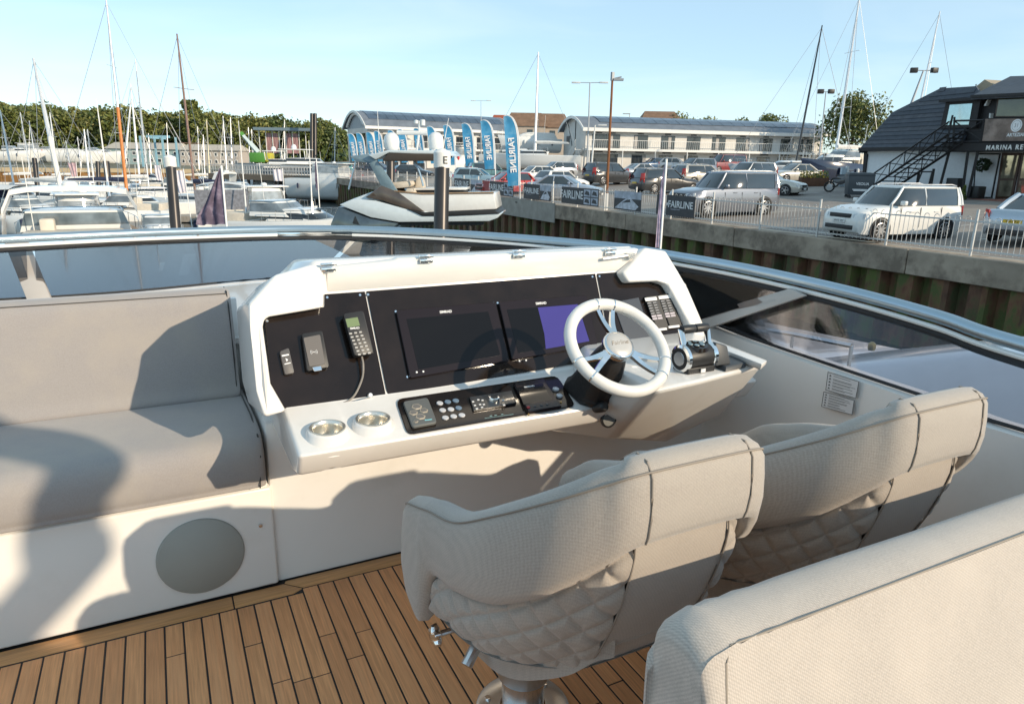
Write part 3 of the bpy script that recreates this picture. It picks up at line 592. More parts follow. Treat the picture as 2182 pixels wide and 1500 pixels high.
# ================================================================== helm chairs
def smooth_path(ctrl, N):
    P = cat_rom([Vector((*p, 0)) if len(p) == 2 else Vector(p) for p in ctrl], 12); L = [0]
    for a, c in zip(P, P[1:]): L.append(L[-1]+(c-a).length)
    out = []; j = 0
    for i in range(N):
        s = L[-1]*i/(N-1)
        while j < len(L)-2 and L[j+1] < s: j += 1
        out.append(P[j].lerp(P[j+1], (s-L[j])/(L[j+1]-L[j]+1e-9)))
    return out
def mirror(half): return half+[(-p[0],)+tuple(p[1:]) for p in half[::-1]]
HALF = [  # half outline of the shell, arm front to rear panel: x, y, z(top), z(lower edge of the upper shell), then the bottom ring x, y, z
    (-.250, .425, 4.33, 4.20, -.235, .40, 4.15), (-.278, .35, 4.385, 4.115, -.245, .33, 4.125), (-.286, .235, 4.43, 4.12, -.25, .225, 4.135), (-.286, .165, 4.455, 4.285, -.252, .15, 4.15),
    (-.284, .02, 4.50, 4.335, -.240, .05, 4.165), (-.268, -.13, 4.585, 4.395, -.215, -.04, 4.185), (-.228, -.25, 4.66, 4.475, -.17, -.12, 4.21), (-.17, -.325, 4.712, 4.555, -.135, -.17, 4.23), (-.105, -.36, 4.738, 4.605, -.10, -.21, 4.25)]
SEAM = M('seam_thread', (.27, .235, .20), .8)
def chair_build(cx, cy, label):
    t = thing('helm_chair', label, 'helm chair', (0, 0, FZ), group='helm chairs facing the console')
    full = mirror(HALF); NS = 6
    def crv(idx): return cat_rom([Vector((p[idx[0]]*(1 if p[0] < 0 or idx[0] == 0 else -1), p[idx[1]], p[idx[2]])) for p in full], NS)
    top = crv((0, 1, 2)); low = crv((0, 1, 3)); bot = crv((4, 5, 6)); N = len(top)
    isL = 8*NS; isR = N-1-isL
    def outw(i, src=top):
        a, c = src[max(i-1, 0)], src[min(i+1, N-1)]; d = (c-a); d.z = 0; d.normalize(); n = Vector((d.y, -d.x, 0)); p = src[i]
        return n if n.dot(Vector((p.x, p.y-.1, 0))) > 0 else -n
    b = B(); rows = []
    for i in range(N):
        p, q = top[i], low[i]; n = outw(i); th = .07; hz = p.z-q.z; bu = min(.016, hz*.07); pk = .0025*sin(i*1.9)*(1 if abs(i-N/2) > 6 else .3)
        rows.append([Vector((q.x, q.y, q.z+.012))-n*.035, Vector((q.x, q.y, q.z-.004))-n*.018, q+n*.001, q.lerp(p, .12)+n*bu*.7, q.lerp(p, .35)+n*bu*1.1, q.lerp(p, .65)+n*bu*.9, q.lerp(p, .88)+n*(bu*.5+pk*.5), p+n*.001+Vector((0, 0, -.010)), p-n*.008+Vector((0, 0, .002+pk*.4)), p-n*.028+Vector((0, 0, .011)), p-n*(th-.02)+Vector((0, 0, .005)), p-n*(th-.004)+Vector((0, 0, -.018)), p-n*th+Vector((0, 0, -.06)), Vector((p.x, p.y, max(q.z-.06, 4.12)))-n*(th+.015)])
    k_ = len(rows[0]); b.loft(rows); vs = list(b.bm.verts); b.f(vs[0:k_]); b.f(vs[-k_:])
    b.obj('backrest_shell', FAB, t, smooth=60)
    b = B(); b.tube([top[i]+Vector((0, 0, -.006))+outw(i)*.001 for i in range(N)], .0020, 6)
    for s_ in (0, N-1): b.tube([top[s_]+Vector((0, 0, -.006)), top[s_].lerp(low[s_], .5)+outw(s_)*.012, low[s_]], .0022, 6)
    b.obj('piping', SEAM, t)
    for i in (isL, isR):
        n = outw(i); p, q = top[i], low[i]
        b = B(); b.tube([p-n*.066+Vector((0, 0, -.015)), p-n*.045+Vector((0, 0, .008)), p-n*.012+Vector((0, 0, .006)), p+n*.003+Vector((0, 0, -.010)), q.lerp(p, .88)+n*.0065, q.lerp(p, .65)+n*.0100, q.lerp(p, .35)+n*.0118, q.lerp(p, .12)+n*.0080, q+n*.002], .0017, 6); b.obj('seam', SEAM, t)
    def bucket(fi, f):
        a = int(min(fi, N-2)); r_ = fi-a; L3 = low[a].lerp(low[a+1], r_); B3 = bot[a].lerp(bot[a+1], r_); n = outw(a).lerp(outw(a+1), r_)
        A3 = L3-n*.014+Vector((0, 0, .012)); p = A3.lerp(B3, f); return p+n*(.034*sin(pi*min(1, f*.9+.05))**.8*min(1, f/.18+.15)-.016), n
    ucum = [0]
    for i in range(N-1): ucum.append(ucum[-1]+(low[i+1].lerp(bot[i+1], .5)-low[i].lerp(bot[i], .5)).length)
    def patch(name, i0, i1, quilt):
        b = B(); rows = []; NV = 84 if quilt else 16; fis = []
        for i in range(i0, i1):
            sub = max(1, int((ucum[i+1]-ucum[i])/.0034)) if quilt else 2
            fis += [i+j/sub for j in range(sub)]
        fis.append(i1)
        for fi in fis:
            a = int(min(fi, N-2)); u = ucum[a]+(ucum[a+1]-ucum[a])*(fi-a); h = (low[a]-bot[a]).length; row = []
            um = abs(u-ucum[-1]/2)
            for k in range(NV+1):
                f = k/NV; p, n = bucket(fi, f); d = 0
                if quilt:
                    S = .088; v = (4.66-p.z)*1.1; e = min(abs(((um*.85+v)/S+.5) % 1-.5), abs(((um*.85-v)/S+.5) % 1-.5))*S*.70
                    d = .0095*(1-math.exp(-(e/.0085)**1.3))-.0065
                row.append(p+n*d)
            rows.append(row)
        b.loft(rows); return b.obj(name, FAB, t, smooth=75, norm=False)
    i3 = 2*NS+3
    patch('quilted_side', i3, isL, True); patch('quilted_side', isR, N-1-i3, True); patch('rear_panel', isL, isR, False)
    for i in (isL, isR):
        b = B(); b.tube([bucket(i, k/14)[0]+outw(i)*.003 for k in range(15)], .0018, 6); b.obj('seam', SEAM, t)
    b = B(); ring = [bot[i]+Vector((0, 0, .004)) for i in range(i3-2, N-i3+2)]; c0 = Vector((0, .2, 4.185)); b.loft([[p for p in ring], [p.lerp(c0, .08)+Vector((0, 0, -.008)) for p in ring], [p.lerp(c0, .8) for p in ring]], closed=True); b.obj('underside', FAB, t, smooth=60)
    # seat cushion and inner back
    b = B(); sp = [(p.x*.70, min(p.y*.62+.10, .40)) for p in low[::3]]
    b.extr([(x, y, 4.20) for x, y in sp], (0, 0, .11)); b.obj('seat_cushion', FAB, t, bevel=.03, seg=3)
    b = B(); rows = []
    for i in range(18, N-18):
        p = top[i]; n = -outw(i); rows.append([p+n*.06+Vector((0, 0, -.035)), p+n*.095+Vector((0, 0, -.06)), p+n*.115+Vector((0, 0, -.2)), p+n*.115+Vector((0, 0, -.42))])
    b.loft(rows); b.obj('inner_back', FAB, t, smooth=60)
    PY = .235
    b = B(); b.cyl((0, PY, FZ+.01), (0, PY, FZ+.13), .058, n=32); b.obj('pedestal', STEEL, t)
    b = B(); b.cyl((0, PY, FZ+.115), (0, PY, FZ+.37), .070, n=32); b.obj('pedestal_collar', M('collar_steel', (.55, .58, .60), .3, .9), t, bevel=.003)
    b = B(); b.lathe([(.128, 0), (.128, .008), (.120, .014), (.062, .016)], (0, PY, FZ+.001), (0, 0, 1), 44, cap=False); e = b.obj('base_plate', STEEL, t)
    for k in range(6): b = B(); b.lathe([(.009, 0), (.008, .006), (0, .007)], (.098*cos(k*pi/3+.4), PY+.098*sin(k*pi/3+.4), FZ+.0145), (0, 0, 1), 10); b.obj('plate_bolt', CHROME, e)
    kp = Vector((-.262, .205, 4.092))
    b = B(); b.cyl(kp+Vector((.12, .0, .0)), kp, .008, n=10); b.obj('knob_rod', STEEL, t)
    b = B(); secs = []
    for x_, r_ in ((-.012, .010), (-.008, .022), (.006, .024), (.014, .012)):
        secs.append([kp+Vector((x_, (r_*(1+.22*cos(5*a)))*cos(a), (r_*(1+.22*cos(5*a)))*sin(a))) for a in [2*pi*k/40 for k in range(40)]])
    b.loft(secs, closed=True, caps=True); b.obj('adjuster_knob', CHROME, t, smooth=60)
    b = B(); b.cyl((-.19, .12, 4.10), (-.225, .10, 4.07), .014, n=10); b.obj('recline_lever', STEEL, t)
    t.location = (cx, cy, FZ)
    return t
ch = chair_build(.757, 1.155, 'near helm chair with quilted fabric sides, its sunlit back toward the viewer')
ch2 = dup(ch, (1.415, 1.155, FZ), 0, 'far helm chair with quilted sides, standing beside the starboard coaming')

# ================================================================== sofa back in the near right corner
sofa = thing('sofa_back', 'pale woven sofa backrest filling the near lower right corner', 'sofa', (1.2, .3, FZ))
Z1 = 4.62
Z1 = 4.6
sp_ = sm([(.545, 4.588), (.552, 4.600), (.575, 4.609), (.60, 4.612), (.630, 4.606), (.650, 4.592), (.660, 4.565), (.662, 4.50), (.655, 4.3), (.64, 4.05), (.40, 4.03), (.375, 4.08), (.42, 4.25), (.495, 4.45)], 4)
b = B(); cy = .55; cz = 4.3; rows = []
wr = random.Random(5)
for x, k, dz in [(.545, .80, 0), (.548, .87, 0), (.555, .93, 0), (.566, .968, 0), (.583, .988, .0), (.602, .997, .003), (.622, 1, -.0015), (.645, 1, .003), (.67, 1, -.001), (.695, 1, .002), (.73, 1, -.001), (.78, 1, .001), (.9, 1, .001), (1.1, 1, -.001), (1.4, 1, 0), (1.9, 1, 0), (2.1, 1, 0)]:
    rows.append([Vector((x+(.010 if (z > 4.55) else 0)*(1 if k < 1 else 0), cy+(y-cy)*k, cz+(z-cz)*(1-(1-k)*.55)+(dz if z > 4.58 else 0))) for y, z in sp_])
b.loft(rows, closed=True, caps=True); b.obj('back_cushion', M('sofa_fabric', (.47, .422, .375), .93, var=.10, scale=300, bump=.16, bscale=600, sheen=.3, dirt=(.55, .49, .43), weave=88, wamp=.09, dscale=5, dlo=.45, dhi=.75), sofa, smooth=50)
b = B(); b.tube([Vector((.605, .553, 4.6015)), Vector((.65, .551, 4.6035)), Vector((2.1, .551, 4.6035))], .0016, 6); b.tube([Vector((.605, .553, 4.6015)), Vector((.592, .545, 4.585)), Vector((.580, .522, 4.52)), Vector((.572, .485, 4.42)), Vector((.568, .42, 4.24))], .0017, 6); b.obj('seam', M('seam_tan', (.30, .26, .215), .8), sofa)
b = B(); b.extr([(.6, -.25, FZ), (.6, .62, FZ), (2.1, .62, FZ), (2.1, -.25, FZ)], (0, 0, .29)); b.obj('base', GEL, sofa, bevel=.01)
# ================================================================== THE PLACE: water, land, car park
water = M('harbour_water', (.018, .030, .030), .06, var=.25, scale=.08, bump=.55, bscale=1.6, stretch=(1, 1, 1), spec=.6)
for n_ in water.node_tree.nodes:
    if n_.type == 'BUMP': n_.inputs['Distance'].default_value = .05; n_.inputs['Strength'].default_value = .35
b = B(); b.poly([(-900, -300, 0), (QX+.3, -300, 0), (QX+.3, 142, 0), (-900, 142, 0)]); tag(b.obj('harbour_water', water, smooth=0), kind='structure', label='dark rippled harbour water')
ASPH = M('asphalt', (.23, .205, .185), .9, var=.14, scale=.5, bump=.3, bscale=60, dirt=(.31, .275, .235), dscale=.25, dlo=.45, dhi=.65)
b = B(); ys = [-300, 1500]
b.loft([[(QX+.75, y, QZ), (20.2, y, gz(20.2)), (75, y, gz(75)), (1500, y, gz(75)+1.0)] for y in ys]); tag(b.obj('car_park_ground', ASPH, smooth=0), kind='structure', label='pale grey asphalt of the marina car park')
LAND = M('far_ground', (.16, .15, .10), .95, var=.2, scale=.05)
b = B(); b.poly([(-1500, 143, 2.6), (QX+.7, 143, 2.6), (QX+.7, 1500, 4), (-1500, 1500, 4)]); tag(b.obj('far_shore_ground', LAND, smooth=0), kind='structure', label='hardstanding and grass on the far shore')
# painted bay lines
b = B(); LINE = M('line_paint', (.55, .54, .50), .8, dirt=(.25, .23, .21), dscale=2, dlo=.4, dhi=.7)
for k in range(14):
    y = 8+k*2.6
    for xa, xb in ((23.2, 28), (33, 37.8)): b.extr([(xa, y-.05, gz(xa)+.004), (xb, y-.05, gz(xb)+.004), (xb, y+.05, gz(xb)+.004), (xa, y+.05, gz(xa)+.004)], (0, 0, .002))
tag(b.obj('bay_marking', LINE, smooth=0), kind='stuff', label='faded white parking bay lines')
# ------------------------------------------------------------------ quay wall: concrete cap on sheet piles
CONC = M('quay_concrete', (.35, .285, .22), .9, var=.25, scale=1.2, bump=.6, bscale=9, dirt=(.19, .15, .115), dscale=1.1, dlo=.45, dhi=.62)
quay = thing('quay_wall', 'weathered concrete capped quay wall of rusty green stained sheet piling', 'quay wall', (QX, 30, 0))
for k in range(18):
    y0 = -8+k*7.0
    b = B(); b.box((QX+.36, y0+3.49, QZ-.36), (.72, 6.97, .72)); b.obj('cap_beam', CONC, quay, bevel=.02, seg=1)
b = B(); b.box((QX-.03, 37.8, QZ-.42), (.05, 8.6, 1.05)); b.obj('repair_patch', M('pale_concrete', (.34, .31, .27), .9, var=.15, scale=2, bump=.3, bscale=12), quay)
def rust(name, top, bot, moss):
    m = M(name, top, .9, var=.35, scale=2.2, stretch=(2, 2, 1.1), bump=.6, bscale=8, dirt=moss, dscale=1.1, dlo=.44, dhi=.60, world=True)
    return m
PILE = [rust('rusty_pile', (.17, .082, .046), 0, (.080, .095, .030)), rust('mossy_pile', (.13, .075, .045), 0, (.088, .115, .026)), rust('dark_pile', (.12, .062, .038), 0, (.060, .070, .028))]
b0 = B(); pr = [(0, 0), (.34, .0), (.44, .36), (.80, .36), (.90, .0), (1.05, 0)]
b0.extr([(x, y, -1.5) for y, x in pr]+[(x+.04, y, -1.5) for y, x in pr[::-1]], (0, 0, QZ-.72+1.5)); pile_me = b0.mesh('sheet_pile', PILE[0], smooth=30)
pms = []
for m_ in PILE: q = pile_me.copy(); q.materials.clear(); q.materials.append(m_); pms.append(q)
for k in range(120):
    o = link('sheet_pile', rnd.choice(pms), quay); o.location = (QX+.12, -6+k*1.05, 0)
# ------------------------------------------------------------------ bow topped railings
fence = thing('quay_railing', 'pale bow topped steel railings along the quay edge', 'railing', (QX+.35, 30, QZ))
GALV = M('galvanised', (.56, .56, .55), .45, .3, var=.1)
FX = QX+.32
b = B(); hp_ = [Vector((0, -.0725, .10)), Vector((0, -.0725, .98))]+[Vector((0, -.0725*cos(a), .98+.0725*sin(a))) for a in [pi*k/6 for k in range(1, 6)]]+[Vector((0, .0725, .98)), Vector((0, .0725, .10))]
b.tube(hp_, .0105, 6); hoop = b.mesh('railing_hoop', GALV)
b = B(); b.box((0, 0, .62), (.055, .055, 1.24)); post_me = b.mesh('fence_post', GALV)
b = B(); b.box((0, 1.25, .16), (.03, 2.5, .045)); b.box((0, 1.25, .93), (.03, 2.5, .04)); rail_me = b.mesh('fence_rail', GALV)
y = 6.3
for k in range(33):
    o = link('fence_post', post_me, fence); o.location = (FX, y, QZ)
    o = link('fence_rail', rail_me, fence); o.location = (FX, y, QZ)
    for j in range(8):
        o = link('railing_hoop', hoop, fence); o.location = (FX, y+.22+j*.295, QZ)
    y += 2.55
# ------------------------------------------------------------------ banners on the railing
BGREY = M('banner_grey', (.055, .055, .06), .6, var=.1); BBLUE = M('banner_sea', (.12, .17, .24), .55, var=.25, scale=2); BLITE = M('banner_pale', (.42, .45, .52), .55, var=.3, scale=3); BRED = M('banner_red', (.34, .05, .05), .6)
def yq(px, py): return onX(px, py, FX-.05).y
def banner(px0, px1, label, kind, text=None, bm=BGREY, h=.86):
    ya, yb = yq(px0, 430), yq(px1, 430)      # ya is farther
    L = abs(ya-yb); z0 = QZ+.14; c = Vector((FX-.035, (ya+yb)/2, z0+h/2))
    e = B(); e.box(c, (.012, L, h)); e = tag(e.obj('railing_banner', bm, None), label, 'banner', 'banners tied to the quay railings')
    F = frame(c+Vector((-.0075, 0, 0)), (0, -1, 0), (0, 0, 1))
    if text: link('lettering', text_mesh(text, L*.22 if kind == 'text' else L*.16, F @ Matrix.Translation((0 if kind == 'text' else -L*.22, .04, 0)), PRINT, .002, bold=.006), e)
    if text:
        tx = -L*.40 if kind != 'text' else -L*.50; b = B(); b.poly([F @ Vector((tx*.98+u, v+.04, .001)) for u, v in ((0, .05), (.06, .07), (.08, -.01), (.03, -.08), (.0, -.03))]); b.obj('emblem', PRINT, e, smooth=0)
        b = B(); b.poly([F @ Vector((tx*.5+u, v-.17, .001)) for u, v in ((-.15, 0), (.45, 0), (.45, .02), (-.15, .02))]); b.obj('small_print', BLITE, e, smooth=0)
    if kind == 'grid':
        for i in (0, 1):
            for j in (0, 1):
                x0_ = L*(.12+.19*i); b = B(); b.poly([F @ Vector((x0_+u*L*.17, (j-.5)*h*.46+v*h*.4, .001)) for u, v in ((0, -.5), (1, -.5), (1, .5), (0, .5))]); b.obj('picture', BLITE, e, smooth=0)
                b = B(); b.poly([F @ Vector((x0_+u*L*.17, (j-.5)*h*.46+v*h*.4, .003)) for u, v in ((.1, -.2), (.9, -.35), (.75, .2), (.3, .35))]); b.obj('picture_shape', BGREY, e, smooth=0)
    if kind == 'boat':
        b = B(); b.poly([F @ Vector((u*L, v*h, .001)) for u, v in ((-.5, .12), (.5, .12), (.5, .5), (-.5, .5))]); b.obj('printed_sky', BLITE, e, smooth=0)
        b = B(); b.poly([F @ Vector((u*L, v*h, .003)) for u, v in ((-.46, -.42), (-.2, -.05), (-.05, .12), (.12, .2), (.2, .05), (.42, -.25), (.3, -.45))]); b.obj('printed_boat', M('print_white', (.52, .54, .60), .5, var=.3, scale=5), e, smooth=0)
        b = B(); b.poly([F @ Vector((u*L, v*h, .005)) for u, v in ((-.2, -.12), (-.02, .06), (.1, .1), (.12, -.05))]); b.obj('printed_glass', BGREY, e, smooth=0)
    return e
banner(1420, 1481, 'dark banner with large white lettering, nearest on the railing', 'text', 'FAIRLINE')
banner(1399, 1411, 'narrow plain dark banner beside the purple flag', 'plain')
banner(1308, 1366, 'blue grey banner printed with one speeding motor yacht', 'boat')
banner(1196, 1275, 'dark banner with lettering and four small pictures behind the rusty lamp column', 'grid', 'FAIRLINE')
banner(1150, 1173, 'small banner printed with a boat just past the tallest feather flag', 'boat')
banner(1115, 1149, 'dark lettered banner at the foot of the tallest feather flag', 'text', 'FAIRLINE')
banner(1043, 1093, 'dark lettered banner with picture squares left of the tallest feather flag', 'grid', 'FAIRLINE')
banner(1028, 1042, 'narrow red banner in front of the red car', 'plain', None, BRED)
banner(1003, 1027, 'grey blue picture banner left of the red banner', 'boat')
banner(968, 1000, 'dark banner half hidden by the lettered mooring pile', 'text', 'FAIRLINE')
# ------------------------------------------------------------------ feather flags
FBLUE = M('flag_blue', (.03, .23, .44), .65, var=.25, scale=1.2, dirt=(.22, .48, .64), dscale=.9, dlo=.48, dhi=.75)
FWHITE = M('flag_white', (.80, .80, .80), .6)
def feather(px, py, d, h, ang, label):
    t = thing('feather_flag', label, 'feather flag', (0, 0, 0), group='blue feather flags along the quay')
    pole = cat_rom([(0, 0, 0), (-.04, 0, 1.8), (-.12, 0, 3.4), (-.25, 0, 4.3), (-.50, 0, 4.82), (-.80, 0, 4.98), (-1.05, 0, 4.92)], 5)
    b = B(); b.tube(pole, [.035-.018*i/len(pole) for i in range(len(pole))], 8); b.obj('pole', FWHITE, t)
    b = B(); secs = []
    lf = cat_rom([(-.74, 0, .95), (-.82, 0, 1.8), (-.93, 0, 3.2), (-1.0, 0, 4.1), (-1.04, 0, 4.6), (-1.07, 0, 4.82), (-1.075, 0, 4.90)], 5)
    pp = cat_rom([(-.03, 0, 1.0), (-.04, 0, 1.8), (-.12, 0, 3.4), (-.25, 0, 4.3), (-.50, 0, 4.82), (-.80, 0, 4.98), (-1.05, 0, 4.92)], 5)
    for a, c in zip(lf, pp):
        secs.append([a.lerp(c, f)+Vector((0, .05*sin(5*f+a.z*1.3)*(1-f), 0)) for f in (0, .25, .5, .75, .9)])
    b.loft(secs); b.obj('sail', FBLUE, t, smooth=60)
    b = B(); b.loft([[a.lerp(c, .88)+Vector((0, -.012, 0)), c+Vector((.01, -.012, 0))] for a, c in zip(lf, pp)]); b.obj('sail_edge', FWHITE, t)
    m4 = frame((-.50, -.075, 2.75), (-.10, 0, 1), (-1, 0, -.1))
    link('lettering', text_mesh('FAIRLINE', .50, m4, FWHITE, .004, bold=.012, mirror=True), t)
    b = B(); b.lathe([(.3, 0), (.3, .05), (.06, .09)], (0, 0, 0), (0, 0, 1), 12); b.obj('base', BLACK, t)
    p = onP(px, py, atD(px, py, d), FWD); t.location = (p.x, p.y, p.z); t.rotation_euler = (0, 0, -YAW+ang); t.scale = (h/5*(1 if d < 50 else 1.25), h/5, h/5)
FL = [(1108, 432, 42, 5.0, .1, 'tallest blue feather flag standing on the quay right of the red car'), (1056, 386, 60, 5.0, .0, 'wide blue feather flag with its foot beside the red car'),
      (1013, 379, 67, 5.0, -.05, 'blue feather flag second to the left of the red car'), (972, 373, 73, 5.0, .0, 'blue feather flag just right of the lettered pile cap'),
      (936, 368, 79, 5.0, .1, 'blue feather flag rising behind the hardtop of the grey day boat'), (906, 366, 84, 5.0, -.1, 'blue feather flag behind the satellite dome'),
      (872, 364, 88, 5.0, .05, 'blue feather flag above the windscreen of the grey day boat'), (850, 362, 92, 5.0, .0, 'blue feather flag right of the white capped pile'),
      (820, 361, 95, 5.0, -.05, 'blue feather flag left of the white capped pile'), (803, 360, 99, 5.0, .05, 'fourth blue feather flag from the arched gable'),
      (781, 359, 103, 5.0, .0, 'blue feather flag second from the arched gable'), (764, 358, 106, 5.0, .1, 'farthest blue feather flag under the arched gable')]
for a in FL: feather(*a)
# ------------------------------------------------------------------ lamp posts
GREYM = M('lamp_grey', (.30, .32, .34), .5, .3)
def lamp(px, py, d, topx, topy, arms, label, mt=GREYM, r=.07, heads='flat'):
    p = atD(px, py, d); q = atD(topx, topy, d); t = thing('lamp_post', label, 'lamp post', p, group='lamp posts round the car park')
    b = B(); b.tube([p, p.lerp(q, .5), q], [r*1.3, r, r*.7], 10); b.obj('column', mt, t)
    for s_ in arms:
        e_ = q+RGT*s_*.9+Vector((0, 0, .02)); b = B(); b.tube([q, e_], r*.45, 6); b.obj('arm', mt, t)
        b = B()
        if heads == 'flat': b.box(e_+RGT*s_*.3, (.75, .3, .12), rz=-YAW); b.obj('lamp_head', M('lamp_head', (.6, .62, .63), .4), t, bevel=.03)
        else: b.box(e_, (.5, .3, .36), rz=-YAW+.3*s_); b.obj('floodlight', BLACK, t, bevel=.03)
lamp(1250, 392, 60, 1257, 177, (-1, 1), 'tall twin headed grey lamp post in front of the outside stairs')
lamp(1025, 340, 105, 1025, 215, (-1, 1), 'distant twin headed lamp post behind the feather flags')
lamp(1257, 392, 59, 1268, 268, (.5,), 'short pale camera mast beside the twin headed lamp', M('pale_pole', (.6, .6, .58), .5), .08)
lamp(1741, 378, 60, 1760, 196, (-.5, .5), 'grey lamp post in front of the leafy tree', GREYM, .06, 'flood')
lamp(1935, 240, 52, 1968, 151, (-.8, .9), 'floodlight mast rising behind the slate roof', GREYM, .08, 'flood')
p = onX(1290, 474, FX+.1); q = onP(1305, 168, p, FWD); t = thing('rusty_column', 'tall rust brown lamp column standing at the quay railings', 'lamp column', p)
b = B(); b.tube([p, p.lerp(q, .35), q], [.075, .07, .055], 10); b.obj('column', M('rust_brown', (.20, .075, .025), .8, var=.3, scale=3, stretch=(3, 3, .4)), t)
b = B(); b.tube([p-Vector((0, 0, .0)), p.lerp(q, .2)], .083, 10); b.obj('sleeve', M('pale_pole', ), t)
b = B(); b.box(q+Vector((0, 0, .1)), (.14, .14, .4)); b.box(q+RGT*.3+Vector((0, 0, -.05)), (.5, .25, .1), rz=-YAW); b.tube([q+RGT*.1, q+RGT*.45+UPV*.08], .04, 6); b.obj('lamp_head', GREYM, t)
p = atD(1340, 265, 150); t = thing('lamp_post', 'thin far lamp post rising beyond the long roof', 'lamp post', p, group='lamp posts round the car park'); q = atD(1342, 243, 150)
b = B(); b.tube([p, q], .1, 6); b.obj('column', GREYM, t); b = B(); b.box(q-RGT*.7, (1.6, .3, .2), rz=-YAW); b.obj('lamp_head', GREYM, t)

# ================================================================== CARS
TYRE = M('tyre', (.02, .02, .02), .85); ALLOY = M('alloy', (.55, .55, .56), .3, .8); CGLASS = M('car_glass', (.025, .035, .04), .04, var=.2, scale=2, coat=.8, spec=.8)
REDL = M('tail_light', (.40, .02, .015), .2, coat=.5); CLEAR = M('head_light', (.55, .58, .6), .12, coat=.5); CARBLK = M('car_trim', (.025, .025, .027), .55); YPL = M('yellow_plate', (.62, .42, .04), .5); WPL = M('white_plate', (.7, .7, .68), .5)
def paint(n, c, met=.0): return M('paint_'+n, c, .28, met, var=.03, coat=.9)
WHEELS = {}
def wheel_mesh(R, spokes):
    if (R, spokes) in WHEELS: return WHEELS[(R, spokes)]
    b = B(); b.lathe([(R*.66, -.10), (R*.92, -.11), (R, -.07), (R, .07), (R*.92, .11), (R*.66, .10)], (0, 0, 0), (0, 1, 0), 28, cap=False); ty = b.mesh('wheel', TYRE)
    b = B(); b.lathe([(R*.67, .10), (R*.63, .105), (R*.61, .06), (R*.61, -.05)], (0, 0, 0), (0, 1, 0), 28, cap=False); b.lathe([(R*.14, .085), (R*.12, .10), (0, .10)], (0, 0, 0), (0, 1, 0), 12)
    for k in range(spokes):
        a = 2*pi*k/spokes; u = Vector((cos(a), 0, sin(a))); v = Vector((-sin(a), 0, cos(a)))
        b.hexa([u*R*.1-v*R*.07+Vector((0, .07, 0)), u*R*.1+v*R*.07+Vector((0, .07, 0)), u*R*.1+v*R*.07+Vector((0, .095, 0)), u*R*.1-v*R*.07+Vector((0, .095, 0))],
               [u*R*.63-v*R*.045+Vector((0, .08, 0)), u*R*.63+v*R*.045+Vector((0, .08, 0)), u*R*.63+v*R*.045+Vector((0, .1, 0)), u*R*.63-v*R*.045+Vector((0, .1, 0))])
    ri = b.mesh('rim', ALLOY); b = B(); b.lathe([(R*.62, .0), (0, .0)], (0, 0, 0), (0, 1, 0), 20); dk = b.mesh('brake_disc', CARBLK)
    WHEELS[(R, spokes)] = (ty, ri, dk); return WHEELS[(R, spokes)]
ST = {  # windscreen foot, roof front, roof rear, tail of the glass, as shares of length from the nose; heights
    'suv': dict(L=4.6, W=1.88, H=1.72, xw=.27, r1=.42, r2=.93, xb=.985, hf=.98, hb=1.08, belt=1.12, R=.37, tail=1.08),
    'boxy': dict(L=4.83, W=1.92, H=1.89, xw=.27, r1=.385, r2=.965, xb=.99, hf=1.10, hb=1.20, belt=1.24, R=.40, tail=1.22),
    'yeti': dict(L=4.22, W=1.80, H=1.69, xw=.26, r1=.40, r2=.955, xb=.985, hf=.95, hb=1.07, belt=1.12, R=.34, tail=1.08),
    'estate': dict(L=4.8, W=1.86, H=1.55, xw=.29, r1=.45, r2=.92, xb=.99, hf=.82, hb=.97, belt=1.0, R=.33, tail=.98),
    'hatch': dict(L=4.1, W=1.74, H=1.48, xw=.27, r1=.45, r2=.86, xb=.97, hf=.80, hb=.95, belt=.99, R=.31, tail=.98),
    'saloon': dict(L=4.65, W=1.80, H=1.44, xw=.29, r1=.47, r2=.70, xb=.86, hf=.78, hb=.93, belt=.96, R=.32, tail=.98),
    'van': dict(L=5.0, W=1.95, H=2.0, xw=.20, r1=.33, r2=.97, xb=.99, hf=1.0, hb=1.15, belt=1.25, R=.34, tail=1.2)}
def hd(a, b_):
    v = Vector((RGT.x, RGT.y)).normalized()*a+Vector((FWD.x, FWD.y)).normalized()*b_; return atan2(v.y, v.x)
